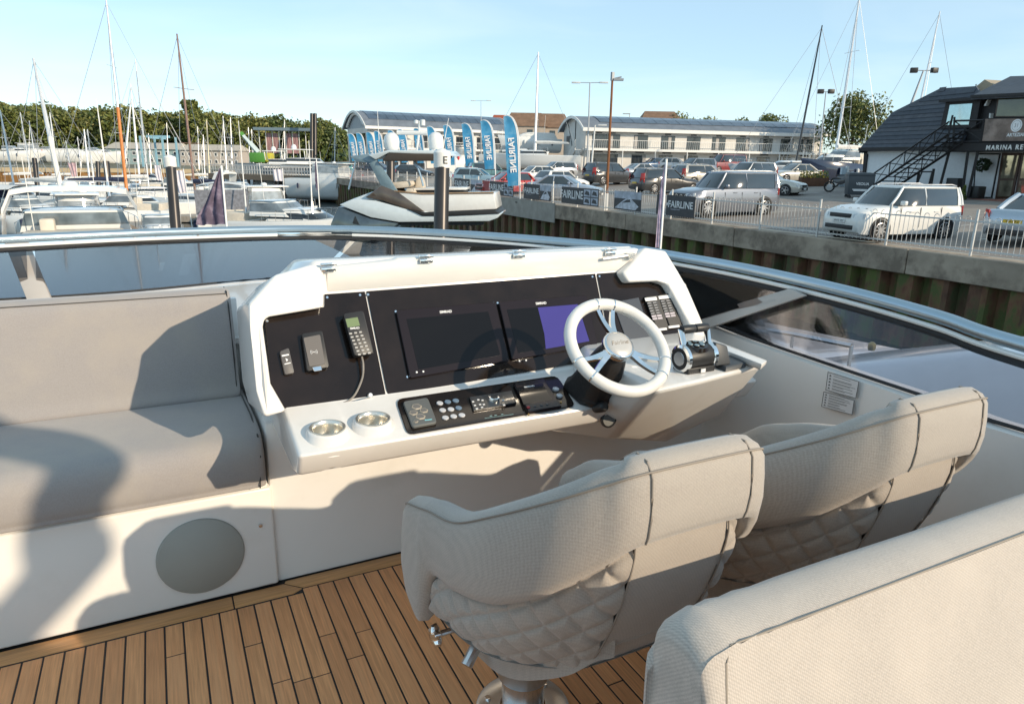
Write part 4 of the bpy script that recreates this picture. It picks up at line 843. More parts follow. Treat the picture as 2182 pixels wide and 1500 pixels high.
def car(style, px, py, d, ab, pm, label, plate=None, rails=False, z=None, rearplate=None, spokes=5):
    s = ST[style]; L, Wd, H = s['L'], s['W'], s['H']; hw = Wd/2
    t = thing('parked_car' if style != 'van' else 'parked_van', label, 'car' if style != 'van' else 'van', (0, 0, 0), group='cars parked in the marina car park')
    X = lambda f: L/2-f*L
    b = B(); rows = []
    xw, xb = s['xw'], s['xb']
    stn = [(0, .74, s['hf']-.28, .34), (.008, .84, s['hf']-.16, .27), (.03, .92, s['hf']-.06, .22), (.08, .97, s['hf']-.01, .2), (xw*.6, .99, (s['hf']+s['hb'])/2+.02, .2), (xw, 1, s['hb'], .2), (.5, 1, s['belt'], .2), (.75, 1, s['belt'], .2), (max(xb-.05, .84), .985, s['belt'], .2), (.955, .96, s['tail'], .23), (.985, .91, s['tail']-.05, .28), (1, .84, s['tail']-.22, .36)]
    for f, wf, zt, zb_ in stn:
        w_ = hw*wf; zm = zb_+(zt-zb_)*.62
        half = [(w_*.0, zt+.015), (w_*.6, zt+.012), (w_*.86, zt-.01), (w_*.955, zt-.06), (w_, zm), (w_*.99, zb_+.16), (w_*.94, zb_), (0, zb_)]
        rows.append([Vector((X(f), yy, zz)) for yy, zz in half]+[Vector((X(f), -yy, zz)) for yy, zz in half[-2:0:-1]])
    b.loft(rows, closed=True, caps=True); b.obj('body', pm, t, smooth=50)
    zb0 = s['belt']-.03; wb = hw*.93; wr = hw*.74; zr = H-.06
    bot = [(xw+.005, .55), (xw+.03, .86), (xw+.11, 1), (.60, 1), (xb-.09, 1), (xb-.02, .93), (xb-.005, .6)]
    top = [(s['r1'], .6), (s['r1']+.012, .9), (s['r1']+.06, 1), (.60, 1.02), (s['r2']-.05, 1), (s['r2']-.008, .9), (s['r2'], .6)]
    bz = lambda f: zb0 if f > xw+.1 else s['hb']-.02
    Bp = [Vector((X(f), wb*w_, bz(f))) for f, w_ in bot]; Tp = [Vector((X(f), wr*w_, zr-(.02 if i in (0, 6) else 0))) for i, (f, w_) in enumerate(top)]
    mir = lambda P: P+[Vector((p.x, -p.y, p.z)) for p in P[::-1]]
    BP, TP = mir(Bp), mir(Tp)
    mid_ = [p.lerp(q, .5)+Vector((0, (.03 if p.y > 0 else -.03), 0)) for p, q in zip(BP, TP)]
    b = B(); b.loft([BP, mid_, TP], closed=True); b.obj('window_glass', CGLASS, t, smooth=50)
    b = B(); r2 = [Vector((p.x*.985+TP[3].x*.015, p.y*.93, H-.02)) for p in TP]; r3 = [Vector((p.x*.8+TP[3].x*.2, p.y*.6, H)) for p in TP]
    TPo = [p+Vector((0, .012 if p.y > 0 else -.012, -.02)) for p in TP]
    b.loft([TPo, [p+Vector((0, 0, .03)) for p in TPo], r2, r3], closed=True); b.f([v for v in b.bm.verts][-len(TP):]); b.obj('roof', pm, t, smooth=50)
    n7 = len(Bp); pr_ = [(1, .045), (3, .028), (5, .06)] if style not in ('saloon',) else [(1, .045), (3, .028), (5, .09)]
    for i, r_ in pr_:
        for P_, Q_ in ((BP[i], TP[i]), (BP[2*n7-1-i], TP[2*n7-1-i])):
            m_ = P_.lerp(Q_, .5)+Vector((0, .03 if P_.y > 0 else -.03, 0))
            pil = B(); pil.tube([P_, m_, Q_], r_, 6); pil.obj('pillar', pm, t)
    if style in ('suv', 'boxy', 'yeti', 'estate', 'hatch'):
        for sgn in (0, 1):
            i4, i5 = (4, 5) if sgn == 0 else (2*n7-5, 2*n7-6)
            pil = B()
            for w0, w1, g0, g1 in ((BP, mid_, .25, .25), (mid_, TP, .25, .4)):
                q_ = [w0[i4].lerp(w0[i5], g0), w0[i5], w1[i5], w1[i4].lerp(w1[i5], g1)]; nn = Vector((0, .02 if q_[0].y > 0 else -.02, 0)); pil.hexa([p-nn for p in q_], [p+nn for p in q_])
            pil.obj('quarter_panel', pm, t)
    R = s['R']; fx, rx = L/2-L*.19, -L/2+L*.20; ty, ri, dk = wheel_mesh(R, spokes)
    for x_ in (fx, rx):
        for sy in (1, -1):
            b = B(); b.lathe([(R*1.17, 0), (R*1.17, .012), (R*1.02, .012)], (x_, sy*(hw-.012), R), (0, sy, 0), 24, cap=False); b.lathe([(R*1.15, 0.004), (0, .004)], (x_, sy*(hw-.012), R), (0, sy, 0), 24); b.obj('wheel_arch', CARBLK, t)
            o = link('wheel', ty, t, False); o.location = (x_, sy*(hw-.085), R); o.rotation_euler = (0, rnd.uniform(0, 1), 0 if sy > 0 else pi)
            link('rim', ri, o, False); k = link('brake_disc', dk, o, False)
    for sy in (1, -1):
        b = B(); y0 = hw*.60*sy; y1 = hw*.93*sy
        b.hexa([(X(.012), y0, s['hf']-.26), (X(.05), y1, s['hf']-.25), (X(.06), y1, s['hf']-.10), (X(.015), y0, s['hf']-.13)], [(X(-.002), y0, s['hf']-.26), (X(.035), y1*1.035, s['hf']-.25), (X(.045), y1*1.035, s['hf']-.10), (X(.003), y0, s['hf']-.13)]); b.obj('headlight', CLEAR, t, bevel=.01)
        b = B(); zt = s['tail'] if style not in ('estate', 'suv') else s['tail']+.30
        b.hexa([(X(.955), y1, s['tail']-.30), (X(.995), y0*1.15, s['tail']-.30), (X(.985), y0*1.25, zt-.02), (X(.955), y1, zt)], [(X(.965), y1*1.05, s['tail']-.30), (X(1.006), y0*1.15, s['tail']-.30), (X(1.0), y0*1.25, zt-.02), (X(.965), y1*1.03, zt)]); b.obj('tail_light', REDL, t, bevel=.01)
        b = B(); b.box((X(xw+.09), sy*(hw+.09), s['belt']+.05), (.12, .2, .14)); b.obj('door_mirror', pm, t, bevel=.03)
        b = B(); b.box((X(.47), sy*(hw+.002), s['belt']-.22), (.18, .02, .03)); b.box((X(.70), sy*(hw-.0), s['belt']-.22), (.18, .02, .03)); b.obj('door_handle', pm, t)
        b = B()
        for f in (.36, .545, .745): b.box((X(f), sy*(hw*.992), .72), (.010, .02, .62))
        b.obj('door_gap', CARBLK, t)
        if rails: b = B(); b.tube([(X(s['r1']+.05), sy*wr*.93, H-.0), (X(s['r1']+.09), sy*wr*.93, H+.04), (X(s['r2']-.08), sy*wr*.93, H+.04), (X(s['r2']-.03), sy*wr*.93, H-.0)], .016, 6); b.obj('roof_rail', ALLOY, t)
    b = B(); b.box((X(.003), 0, s['hf']-.20), (.05, hw*1.0, .13)); b.box((X(.005), 0, .40), (.10, hw*1.3, .13)); b.obj('grille', CARBLK, t, bevel=.01)
    b = B(); b.box((X(-.004), 0, s['hf']-.37), (.02, .50, .105)); e = b.obj('number_plate', WPL, t)
    if plate: link('lettering', text_mesh(plate, .095, frame((X(-.004)+.0115, 0, s['hf']-.37), (0, 1, 0), (0, 0, 1)), BLACK, .002), e)
    b = B(); b.box((X(1.0)-.006, 0, s['tail']-.32 if style != 'boxy' else .8), (.03, .50, .105)); e = b.obj('number_plate', YPL, t)
    if rearplate: link('lettering', text_mesh(rearplate, .095, frame((X(1.0)-.0225, 0, s['tail']-.32), (0, -1, 0), (0, 0, 1)), BLACK, .002), e)
    b = B(); b.box((X(.99), 0, .36), (.10, hw*1.5, .16)); b.obj('rear_bumper', CARBLK, t, bevel=.02)
    p = onP(px, py, atD(px, py, d), FWD)
    t.location = (p.x, p.y, gz(p.x) if z is None else p.z); t.rotation_euler = (0, 0, hd(*ab)); return t
SIL = paint('silver', (.46, .47, .48), .5); WHT = paint('white', (.74, .73, .70)); GRY = paint('grey', (.20, .215, .25), .5); DRK = paint('dark', (.045, .047, .05), .3); CHA = paint('champagne', (.52, .49, .43), .4)
PBL = paint('pale_blue', (.30, .42, .48), .3)
car('yeti', 1893, 515, 23.0, (-.955, -.30), WHT, 'small white off road car with roof rails parked behind the railings', 'HV15 VSY', True, spokes=9)
car('boxy', 1538, 468, 31.3, (-.93, -.36), GRY, 'large grey blue off road car with its windscreen to the left', 'LX13 FKD', True, spokes=9)
car('saloon', 2222, 545, 21.6, (.86, .51), paint('ice', (.40, .46, .52), .5), 'silver blue saloon with a yellow rear plate at the right edge', None, False, rearplate='YF61 JFZ')
car('estate', 1418, 406, 46, (.93, .37), DRK, 'dark grey estate car with tall red tail lights', None, True, spokes=9)
car('estate', 1497, 388, 53, (.93, .37), CHA, 'champagne estate car with roof box rails beyond the dark estate', None, True)
car('suv', 1299, 396, 57, (.86, .5), DRK, 'black off road car parked behind the rusty lamp column', None, True, spokes=7)
car('hatch', 1196, 399, 49, (.82, .57), WHT, 'white crossover with dark rear window seen from behind')
car('hatch', 1137, 374, 62, (-.85, -.5), WHT, 'white hatchback behind the tallest feather flag')
car('estate', 1183, 366, 74, (-.85, -.4), SIL, 'silver estate roof showing just behind the white crossover')
car('saloon', 1203, 414, 42, (.92, -.38), paint('sky_silver', (.36, .41, .49), .4), 'low silver blue saloon close behind the railings')
car('hatch', 1078, 398, 48, (-.88, -.45), paint('red', (.42, .035, .03)), 'bright red hatchback behind the grid picture banner')
car('suv', 1046, 374, 66, (.9, .3), paint('teal', (.06, .15, .16), .3), 'dark teal car behind the red hatchback')
car('hatch', 1018, 381, 58, (.9, -.3), PBL, 'pale blue hatchback between two feather flags')
car('hatch', 1321, 361, 98, (-.88, -.45), paint('orange', (.46, .12, .03)), 'orange hatchback at the foot of the long white building', z=1)
car('hatch', 1357, 362, 99, (-.8, -.5), paint('pink', (.42, .14, .13)), 'faded red hatchback next to the orange one', z=1)
car('hatch', 1393, 362, 90, (-.88, -.4), paint('blue', (.04, .10, .20)), 'blue hatchback at the foot of the long white building', z=1)
car('saloon', 1372, 375, 64, (.9, .35), SIL, 'silver saloon just behind the dark estate car')
car('van', 1543, 368, 80, (-.92, -.38), paint('maroon', (.22, .025, .03)), 'maroon van parked before the long white building', z=1)
car('suv', 1592, 394, 52, (-.85, -.5), SIL, 'silver off road car glinting behind the large grey one')
car('saloon', 1632, 400, 43, (.78, -.62), CHA, 'champagne saloon with its nose toward the flower planter')
car('saloon', 1690, 378, 55, (-.92, -.35), CHA, 'cream saloon parked left of the flower planter')
car('hatch', 1752, 374, 60, (-.9, -.4), paint('mid_blue', (.10, .20, .32), .3), 'blue hatchback beside the charging post')
car('suv', 1478, 372, 70, (-.9, -.4), paint('slate', (.22, .25, .30), .4), 'slate blue car in the row before the maroon van')
car('hatch', 1440, 364, 84, (.9, -.4), SIL, 'silver hatchback in the far row left of the maroon van', z=1)
car('saloon', 850, 372, 78, (-.9, -.4), PBL, 'pale blue saloon seen under the hardtop of the grey day boat')
car('hatch', 884, 374, 76, (.9, -.3), DRK, 'dark hatchback seen under the hardtop of the grey day boat')
car('hatch', 988, 382, 62, (-.4, -.9), WHT, 'small white car behind the lettered mooring pile')
car('hatch', 810, 365, 92, (.9, -.3), paint('navy', (.03, .05, .09)), 'navy hatchback beyond the white capped pile')
car('hatch', 722, 363, 100, (-.9, -.4), paint('teal_light', (.06, .22, .25)), 'teal hatchback at the far end of the quay')
# ================================================================== BUILDINGS
class Fac:
    def __init__(s, pL, pR):
        s.o = Vector(pL); d = Vector(pR)-s.o; d.z = 0; s.ux = d.normalized(); s.n = Vector((s.ux.y, -s.ux.x, 0))
        if s.n.dot(CAM-s.o) < 0: s.n = -s.n
    def at(s, x, y, off=0): return onP(x, y, s.o+s.n*off, s.n)
    def quad(s, x0, y0, x1, y1, off=0): return [s.at(x0, y0, off), s.at(x1, y0, off), s.at(x1, y1, off), s.at(x0, y1, off)]
    def rect(s, u0, z0, u1, z1, off=0): return [s.o+s.ux*u+Vector((0, 0, z-s.o.z))+s.n*off for u, z in ((u0, z0), (u1, z0), (u1, z1), (u0, z1))]
    def u(s, p): return (Vector(p)-s.o).dot(s.ux)
    def panel(s, b, px, off0, off1):
        o1, o0 = max(off0, off1), min(off0, off1); a = [s.at(x, y, o1) for x, y in px]; b.hexa(a, [p+s.n*(o0-o1) for p in a])
    def box(s, b, u0, z0, u1, z1, o0, o1): b.hexa(s.rect(u0, z0, u1, z1, o0), s.rect(u0, z0, u1, z1, o1))
RENDER = M('pale_render', (.66, .635, .595), .8, var=.05, scale=.7, bump=.1, bscale=20, dirt=(.57, .54, .50), dscale=.4, dlo=.5, dhi=.75)
FASCIA = M('fascia_white', (.74, .73, .70), .5); SOLAR = M('solar_roof', (.045, .065, .10), .25, var=.3, scale=.6, stretch=(1, 1, .2), coat=.3); ROOFG = M('roof_sheet', (.16, .18, .21), .5, var=.15, scale=1)
BGLASS = M('building_glass', (.03, .04, .05), .05, var=.4, scale=.6, coat=.6); WFR = M('window_frame', (.05, .055, .06), .5); BLIND = M('blind', (.40, .38, .36), .7)
def arched(name, label, F, length, z0, ze, depth, rise, gable_mat, floor_z, wins, winw, wtop, wbot, lower, over=.9, solar0=.06):
    t = thing(name, label, 'building', F.o)
    def pt(u, dep, z): return F.o+F.ux*u-F.n*dep+Vector((0, 0, z-F.o.z))
    arc = [(-over+(depth+2*over)*k/16, ze+rise*(1-((k/8)-1)**2)) for k in range(17)]
    b = B(); b.hexa([pt(0, 0, z0), pt(length, 0, z0), pt(length, depth, z0), pt(0, depth, z0)], [pt(0, 0, ze), pt(length, 0, ze), pt(length, depth, ze), pt(0, depth, ze)]); b.obj('walls', RENDER, t)
    inner = [(d, z) for d, z in arc if -.1 <= d <= depth+.1]
    b = B(); b.hexa([pt(.001, d, z) for d, z in [(0, ze)]+inner+[(depth, ze)]], [pt(.2, d, z) for d, z in [(0, ze)]+inner+[(depth, ze)]]); b.obj('gable', gable_mat, t)
    b = B(); b.loft([[pt(u, d, z+h) for d, z in arc for h in (.0,)] for u in (-.7, length+.5)]); b.loft([[pt(u, d, z+.16) for d, z in arc] for u in (-.7, length+.5)]); b.obj('roof', ROOFG, t, smooth=30)
    b = B()
    for u in (-.72, length+.45):
        b.loft([[pt(u, d, z-.16), pt(u, d, z+.2), pt(u+.12, d, z+.2), pt(u+.12, d, z-.16)] for d, z in arc], closed=True, caps=True)
    b.obj('verge', FASCIA, t)
    b = B(); b.hexa([pt(-.7, -over-.12, ze-.24), pt(length+.5, -over-.12, ze-.24), pt(length+.5, -over-.12, ze+.2), pt(-.7, -over-.12, ze+.2)], [pt(-.7, -over+.1, ze-.24), pt(length+.5, -over+.1, ze-.24), pt(length+.5, -over+.1, ze+.2), pt(-.7, -over+.1, ze+.2)]); b.obj('eaves_fascia', FASCIA, t)
    npan = int(length/1.7)
    for k in range(npan):
        u0 = solar0*length+(length*(1-solar0)-.6)*k/npan; u1 = u0+(length*(1-solar0)-.6)/npan-.06
        for a0, a1 in ((2, 4), (4, 6), (6, 8)):
            P = [pt(u0, arc[a0][0]+.03, arc[a0][1]+.2), pt(u1, arc[a0][0]+.03, arc[a0][1]+.2), pt(u1, arc[a1][0]-.03, arc[a1][1]+.2), pt(u0, arc[a1][0]-.03, arc[a1][1]+.2)]
            b = B(); b.hexa(P, [p+Vector((0, 0, .06)) for p in P]); b.obj('solar_panel', SOLAR, t)
    if floor_z:
        b = B(); b.hexa([pt(0, -1.5, floor_z-.18), pt(length, -1.5, floor_z-.18), pt(length, 0, floor_z-.18), pt(0, 0, floor_z-.18)], [pt(0, -1.5, floor_z+.12), pt(length, -1.5, floor_z+.12), pt(length, 0, floor_z+.12), pt(0, 0, floor_z+.12)]); b.obj('balcony_slab', FASCIA, t)
        b = B(); b.box((0, 0, 0), (length, .06, .06), mat=frame(pt(length/2, -1.45, floor_z+1.15), F.ux, (0, 0, 1)))
        for k in range(int(length/.28)): b.cyl(pt(.1+k*.28, -1.45, floor_z+.1), pt(.1+k*.28, -1.45, floor_z+1.15), .022, n=4)
        o = b.obj('balcony_railing', FASCIA, t); o['kind'] = 'stuff'
        for k in range(int(length/4.6)+1):
            b = B(); b.cyl(pt(.15+k*4.55, -1.42, z0), pt(.15+k*4.55, -1.42, floor_z-.18), .07, n=8); b.obj('balcony_post', FASCIA, t)
    def win(u, za, zb, w, door):
        b = B(); F.box(b, u, za, u+w, zb, .0, .05); e = b.obj('window', WFR, t)
        nn = 4 if w > 1.6 else 2
        for k in range(nn):
            b = B(); F.box(b, u+.05+k*(w-.05)/nn, za+.06, u+(k+1)*(w-.05)/nn, zb-.06, .05, .06); b.obj('pane', BGLASS if (k*7+int(u*3)) % 5 else BLIND, e)
    for u in wins:
        win(u, wbot, wtop, winw, False)
        if lower: win(u-.2, z0+.15, lower, winw, True); b = B(); F.box(b, u+.3, lower+.22, u+1.5, lower+.48, .02, .08); b.obj('name_board', WFR, t)
        b = B(); F.box(b, u+.5, wtop+.12, u+1.3, wtop+.26, .02, .08); b.obj('vent_grille', WFR, t)
    return t, pt
# long white building with the outside stair
FB = Fac(atD(1245, 362, 92), atD(1742, 376, 99)); FB.o.z = 4.1
LB = FB.u(FB.at(1745, 372)); zeB = FB.at(1245, 276).z; flB = FB.at(1300, 319).z
wins = [FB.u(FB.at(x, 300)) for x in (1262, 1291, 1351, 1409, 1464, 1518, 1569, 1619, 1664, 1705)]
tb_, ptB = arched('office_building', 'long white two storey building with balcony, outside stair and low arched roof', FB, LB, 4.1, zeB, 10.5, 1.75, RENDER, flB, wins, 1.95, FB.at(1400, 290).z, flB+.14, FB.at(1400, 331).z)
b = B()   # outside stair on the gable end: stringers and treads
def gp_(dep, z, off): return ptB(0, dep, z)-FB.ux*off
top_ = (0.2, flB); bot_ = (5.2, 4.15)
for off in (.15, 1.25):
    b.hexa([gp_(top_[0], top_[1]-.15, off), gp_(top_[0], top_[1]+.12, off), gp_(bot_[0], bot_[1]+.2, off), gp_(bot_[0], bot_[1]-.08, off)], [gp_(top_[0], top_[1]-.15, off+.08), gp_(top_[0], top_[1]+.12, off+.08), gp_(bot_[0], bot_[1]+.2, off+.08), gp_(bot_[0], bot_[1]-.08, off+.08)])
b.obj('stair_stringer', FASCIA, tb_)
b = B(); b.tube([gp_(top_[0], top_[1]+1.15, 1.3), gp_(bot_[0], bot_[1]+1.1, 1.3)], .05, 6); b.obj('stair_handrail', FASCIA, tb_)
b = B(); b.hexa([gp_(top_[0], top_[1]+.2, 1.33), gp_(top_[0], top_[1]+1.1, 1.33), gp_(bot_[0], bot_[1]+1.05, 1.33), gp_(bot_[0], bot_[1]+.2, 1.33)], [gp_(top_[0], top_[1]+.2, 1.31), gp_(top_[0], top_[1]+1.1, 1.31), gp_(bot_[0], bot_[1]+1.05, 1.31), gp_(bot_[0], bot_[1]+.2, 1.31)]); b.obj('stair_side_panel', RENDER, tb_)
for k in range(12):
    f = (k+.5)/12; d_ = top_[0]+(bot_[0]-top_[0])*f; z_ = top_[1]+(bot_[1]-top_[1])*f
    b = B(); b.hexa([gp_(d_, z_, .2), gp_(d_+.3, z_, .2), gp_(d_+.3, z_, 1.3), gp_(d_, z_, 1.3)], [gp_(d_, z_+.05, .2), gp_(d_+.3, z_+.05, .2), gp_(d_+.3, z_+.05, 1.3), gp_(d_, z_+.05, 1.3)]); b.obj('stair_tread', FASCIA, tb_)
for dep, za, zb, w in ((7.4, flB+.75, flB+1.85, 1.5), (7.2, 4.2, 6.2, .95)):
    e = B(); e.hexa([gp_(dep, za, .0), gp_(dep+w, za, 0), gp_(dep+w, zb, 0), gp_(dep, zb, 0)], [gp_(dep, za, .06), gp_(dep+w, za, .06), gp_(dep+w, zb, .06), gp_(dep, zb, .06)]); e.obj('gable_window', WFR, tb_)
b = B(); b.tube([gp_(4.6, zeB+1.3, .05), gp_(4.6, flB-.6, .05)], .06, 6); b.obj('downpipe', WFR, tb_)
b = B(); b.tube([gp_(8.2, zeB+.9, .05), gp_(4.9, flB-1.0, .05)], .05, 6); b.obj('cable_duct', WFR, tb_)
# farther building with the dark panelled arched roof
FA = Fac(atD(786, 352, 112), atD(1083, 362, 124)); FA.o.z = 3.6
LA = FA.u(FA.at(1083, 350)); zeA = FA.at(790, 272).z
winsA = [FA.u(FA.at(x, 300)) for x in (800, 838, 882, 926, 972, 1016, 1052)]
GREYG = M('gable_cladding', (.30, .33, .36), .5, var=.08)
ta_, ptA = arched('workshop_building', 'pale building with a dark panelled arched roof and grey curved gable', FA, LA, 3.6, zeA, 11.5, 2.6, GREYG, FA.at(900, 318).z, winsA, 2.4, FA.at(900, 289).z, FA.at(900, 316).z, FA.at(900, 332).z, 1.0, .02)
b = B(); arcp = [ptA(-.3, d, zeA+2.3*(1-((d-5.75)/5.2)**2)) for d in [1.0+9.5*k/12 for k in range(13)]]; b.tube(arcp, .22, 6); b.obj('gable_rib', FASCIA, ta_)
for dep in (1.2, 3.6, 6.0, 8.4):
    for za in (4.0, 7.0):
        e = B(); e.hexa([ptA(0, dep, za), ptA(0, dep+1.9, za), ptA(0, dep+1.9, za+2.1), ptA(0, dep, za+2.1)], [ptA(0, dep, za)-FA.ux*.06, ptA(0, dep+1.9, za)-FA.ux*.06, ptA(0, dep+1.9, za+2.1)-FA.ux*.06, ptA(0, dep, za+2.1)-FA.ux*.06]); e.obj('gable_window', BGLASS, ta_)
# brown roofed houses far behind
BRN = M('brown_roof', (.20, .12, .075), .85, var=.2, scale=1); HW = M('house_wall', (.42, .36, .30), .85)
for px, py, d, w, hw_, hr, lb in ((1120, 300, 165, 9, 6.2, 3.2, 'brown roofed house behind the boats ashore, left of the white mast'), (1166, 302, 170, 10, 5.6, 3.4, 'brown roofed house behind the boats ashore, right of the white mast'), (1402, 290, 170, 9, 5.0, 2.6, 'small gabled roof peeping over the long white building'), (1075, 300, 175, 7, 5.5, 3.0, 'red roofed house end at the far end of the dark arched roof')):
    p = atD(px, py, d); p.z = 4.5; t = thing('house', lb, 'house', p, 0)
    base = atD(px, py-8, d).z-4.5+2.2
    b = B(); b.box((p.x, p.y, 4.5+base/2), (w, 8, base), rz=-YAW); b.obj('walls', HW, t)
    F_ = Matrix.Translation((p.x, p.y, 4.5+base)) @ Matrix.Rotation(-YAW, 4, 'Z')
    b = B(); b.hexa([F_ @ Vector((-w*.56, -4.4, 0)), F_ @ Vector((-w*.56, 4.4, 0)), F_ @ Vector((-w*.4, 0, hr))], [F_ @ Vector((w*.56, -4.4, 0)), F_ @ Vector((w*.56, 4.4, 0)), F_ @ Vector((w*.4, 0, hr))]); b.obj('roof', BRN if px != 1075 else M('red_roof', (.32, .08, .04), .8), t)
    for u in (-.28, .1):
        e = B(); e.box((0, 0, 0), (1.3, .1, 1.2), mat=F_ @ Matrix.Translation((u*w, -4.03, -1.3))); e.obj('window', BGLASS, t)

# ------------------------------------------------------------------ reception building on the right
FR = Fac(atD(1838, 398, 46), atD(2095, 428, 37.5))
SLATE = M('slate', (.050, .058, .075), .6, var=.25, scale=3, bump=.3, bscale=8, dirt=(.065, .072, .085), dscale=.6); TIMB = M('black_timber', (.016, .014, .015), .65, var=.2, scale=8, bump=.2, bscale=20); RWALL = M('blue_white_render', (.74, .75, .76), .75, var=.04, bump=.1, bscale=15); BRWN = M('brown_frame', (.060, .026, .014), .45)
rc = thing('reception_building', 'black and white marina reception building with steep slate roof and balcony', 'building', FR.o)
zR = min(FR.at(1838, 400).z, 3.7); uR = FR.u(FR.at(2420, 428))
ze = FR.at(1900, 316).z; zfl = FR.at(2100, 320).z
b = B(); F = FR; b.hexa(F.rect(0, zR-.4, uR, zR-.4, 0)[:2]+[p-F.n*9 for p in F.rect(0, zR-.4, uR, zR-.4, 0)[1::-1]], F.rect(0, ze, uR, ze, 0)[:2]+[p-F.n*9 for p in F.rect(0, ze, uR, ze, 0)[1::-1]]); b.obj('walls', RWALL, rc)
# slate roof: main slope leaning back, built as courses
def rp(x, y, lean):   # a point on the roof slope plane leaning back from the eaves
    n_ = (F.n*sin(lean)+Vector((0, 0, cos(lean)))).normalized(); return onP(x, y, F.o+Vector((0, 0, ze-F.o.z))+F.n*.45, n_), n_
LEAN = radians(62)
out = [(1831, 318), (1901, 240), (2003, 189), (2080, 184), (2088, 200), (2040, 315)]
n_ = rp(0, 0, LEAN)[1]; P_ = [rp(x, y, LEAN)[0] for x, y in out]
b = B(); b.hexa(P_, [p-n_*.3 for p in P_]); b.obj('roof', SLATE, rc)
# slate courses as individual rows proud of the slope
sl_u = F.ux; sl_v = n_.cross(sl_u).normalized()
if sl_v.z < 0: sl_v = -sl_v
o_ = P_[0]; uv = [((p-o_).dot(sl_u), (p-o_).dot(sl_v)) for p in P_]
vmax = max(v for _, v in uv)
def span(v):
    xs = []
    for i in range(len(uv)):
        (u0, v0), (u1, v1) = uv[i], uv[(i+1) % len(uv)]
        if (v0-v)*(v1-v) < 0: xs.append(u0+(u1-u0)*(v-v0)/(v1-v0))
    return (min(xs), max(xs)) if len(xs) >= 2 else None
k = 0; v = .04; SL2 = [SLATE, M('slate_warm', (.058, .062, .075), .6, var=.25, scale=3), M('slate_dark', (.040, .047, .062), .6, var=.25, scale=3)]
while v < vmax-.1:
    s_ = span(v+.02); s2 = span(min(v+.30, vmax-.02))
    if s_ and s2:
        a0, a1 = max(s_[0], s2[0]), min(s_[1], s2[1])
        if a1-a0 > .3:
            q = [o_+sl_u*a0+sl_v*v+n_*.035, o_+sl_u*a1+sl_v*v+n_*.035, o_+sl_u*a1+sl_v*(v+.30)+n_*.006, o_+sl_u*a0+sl_v*(v+.30)+n_*.006]
            b = B(); b.hexa(q, [p-n_*.02 for p in q]); b.obj('slate_course', SL2[k % 3], rc)
    v += .28; k += 1
# hipped left end returning to the back
b = B(); back = [p-F.n*7 for p in P_[:3]]; b.hexa([P_[0], P_[1], P_[1]-F.n*5, P_[0]-F.n*9], [p-Vector((0, 0, .25)) for p in [P_[0], P_[1], P_[1]-F.n*5, P_[0]-F.n*9]]); b.hexa([P_[1], P_[2], P_[2]-F.n*4, P_[1]-F.n*5], [p-Vector((0, 0, .25)) for p in [P_[1], P_[2], P_[2]-F.n*4, P_[1]-F.n*5]]); b.obj('roof_end', SLATE, rc)
b = B(); F.panel(b, [(1829, 315), (2046, 312), (2046, 319), (1829, 322)], .40, .56); b.obj('gutter', TIMB, rc)
# projecting upper bay: black cladding, second roof, windows
b = B(); F.panel(b, [(2040, 318), (2024, 215), (2440, 192), (2440, 322)], -2.0, -.2); b.obj('upper_wall', TIMB, rc)
b = B(); q = [F.at(x, y, .5) for x, y in ((2070, 205), (2480, 186))]; q2 = [F.at(x, y, -3.2) for x, y in ((2560, 150), (2153, 163))]
b.hexa(q+q2, [p+Vector((0, 0, -.18)) for p in q+q2]); b.obj('upper_roof', SLATE, rc)
b = B(); F.panel(b, [(2068, 203), (2480, 184), (2480, 192), (2068, 209)], .45, .6); b.obj('upper_fascia', TIMB, rc)
b = B(); q = [F.at(x, y, -2.6) for x, y in ((2076, 188), (2098, 170), (2122, 183), (2120, 200), (2078, 203))]; b.hexa(q, [p-F.n*3 for p in q]); b.obj('back_gable', M('warm_gable', (.36, .30, .22), .8), rc)
b = B(); b.tube([F.at(2079, 200, -2.4), F.at(2080, 180, -2.4)], .05, 6); b.obj('vent_pipe', FASCIA, rc)
# dormer with sky reflecting window
e = B(); F.panel(e, [(2003, 275), (2016, 216), (2090, 212), (2078, 272)], -.35, .05); e = e.obj('dormer', TIMB, rc)
b = B(); F.panel(b, [(2000, 214), (2092, 207), (2092, 213), (2000, 219)], -.4, .3); b.obj('dormer_eave', TIMB, e)
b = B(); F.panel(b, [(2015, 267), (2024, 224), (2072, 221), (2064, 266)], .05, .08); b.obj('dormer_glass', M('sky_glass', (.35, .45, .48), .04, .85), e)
e = B(); F.panel(e, [(2119, 250), (2126, 207), (2440, 195), (2440, 250)], -.2, -.1); e = e.obj('window', BRWN, rc)
b = B(); F.panel(b, [(2122, 248), (2129, 210), (2270, 204), (2270, 248)], -.1, -.07); b.obj('pane', M('olive_glass', (.08, .08, .035), .06, var=.5, scale=1.2, coat=.5), e)
b = B(); F.panel(b, [(2096, 226), (2104, 213), (2106, 213), (2100, 226)], -.2, .0); F.panel(b, [(2107, 252), (2108, 242), (2111, 242), (2110, 252)], -.2, .0); b.obj('wall_light', FASCIA, rc)
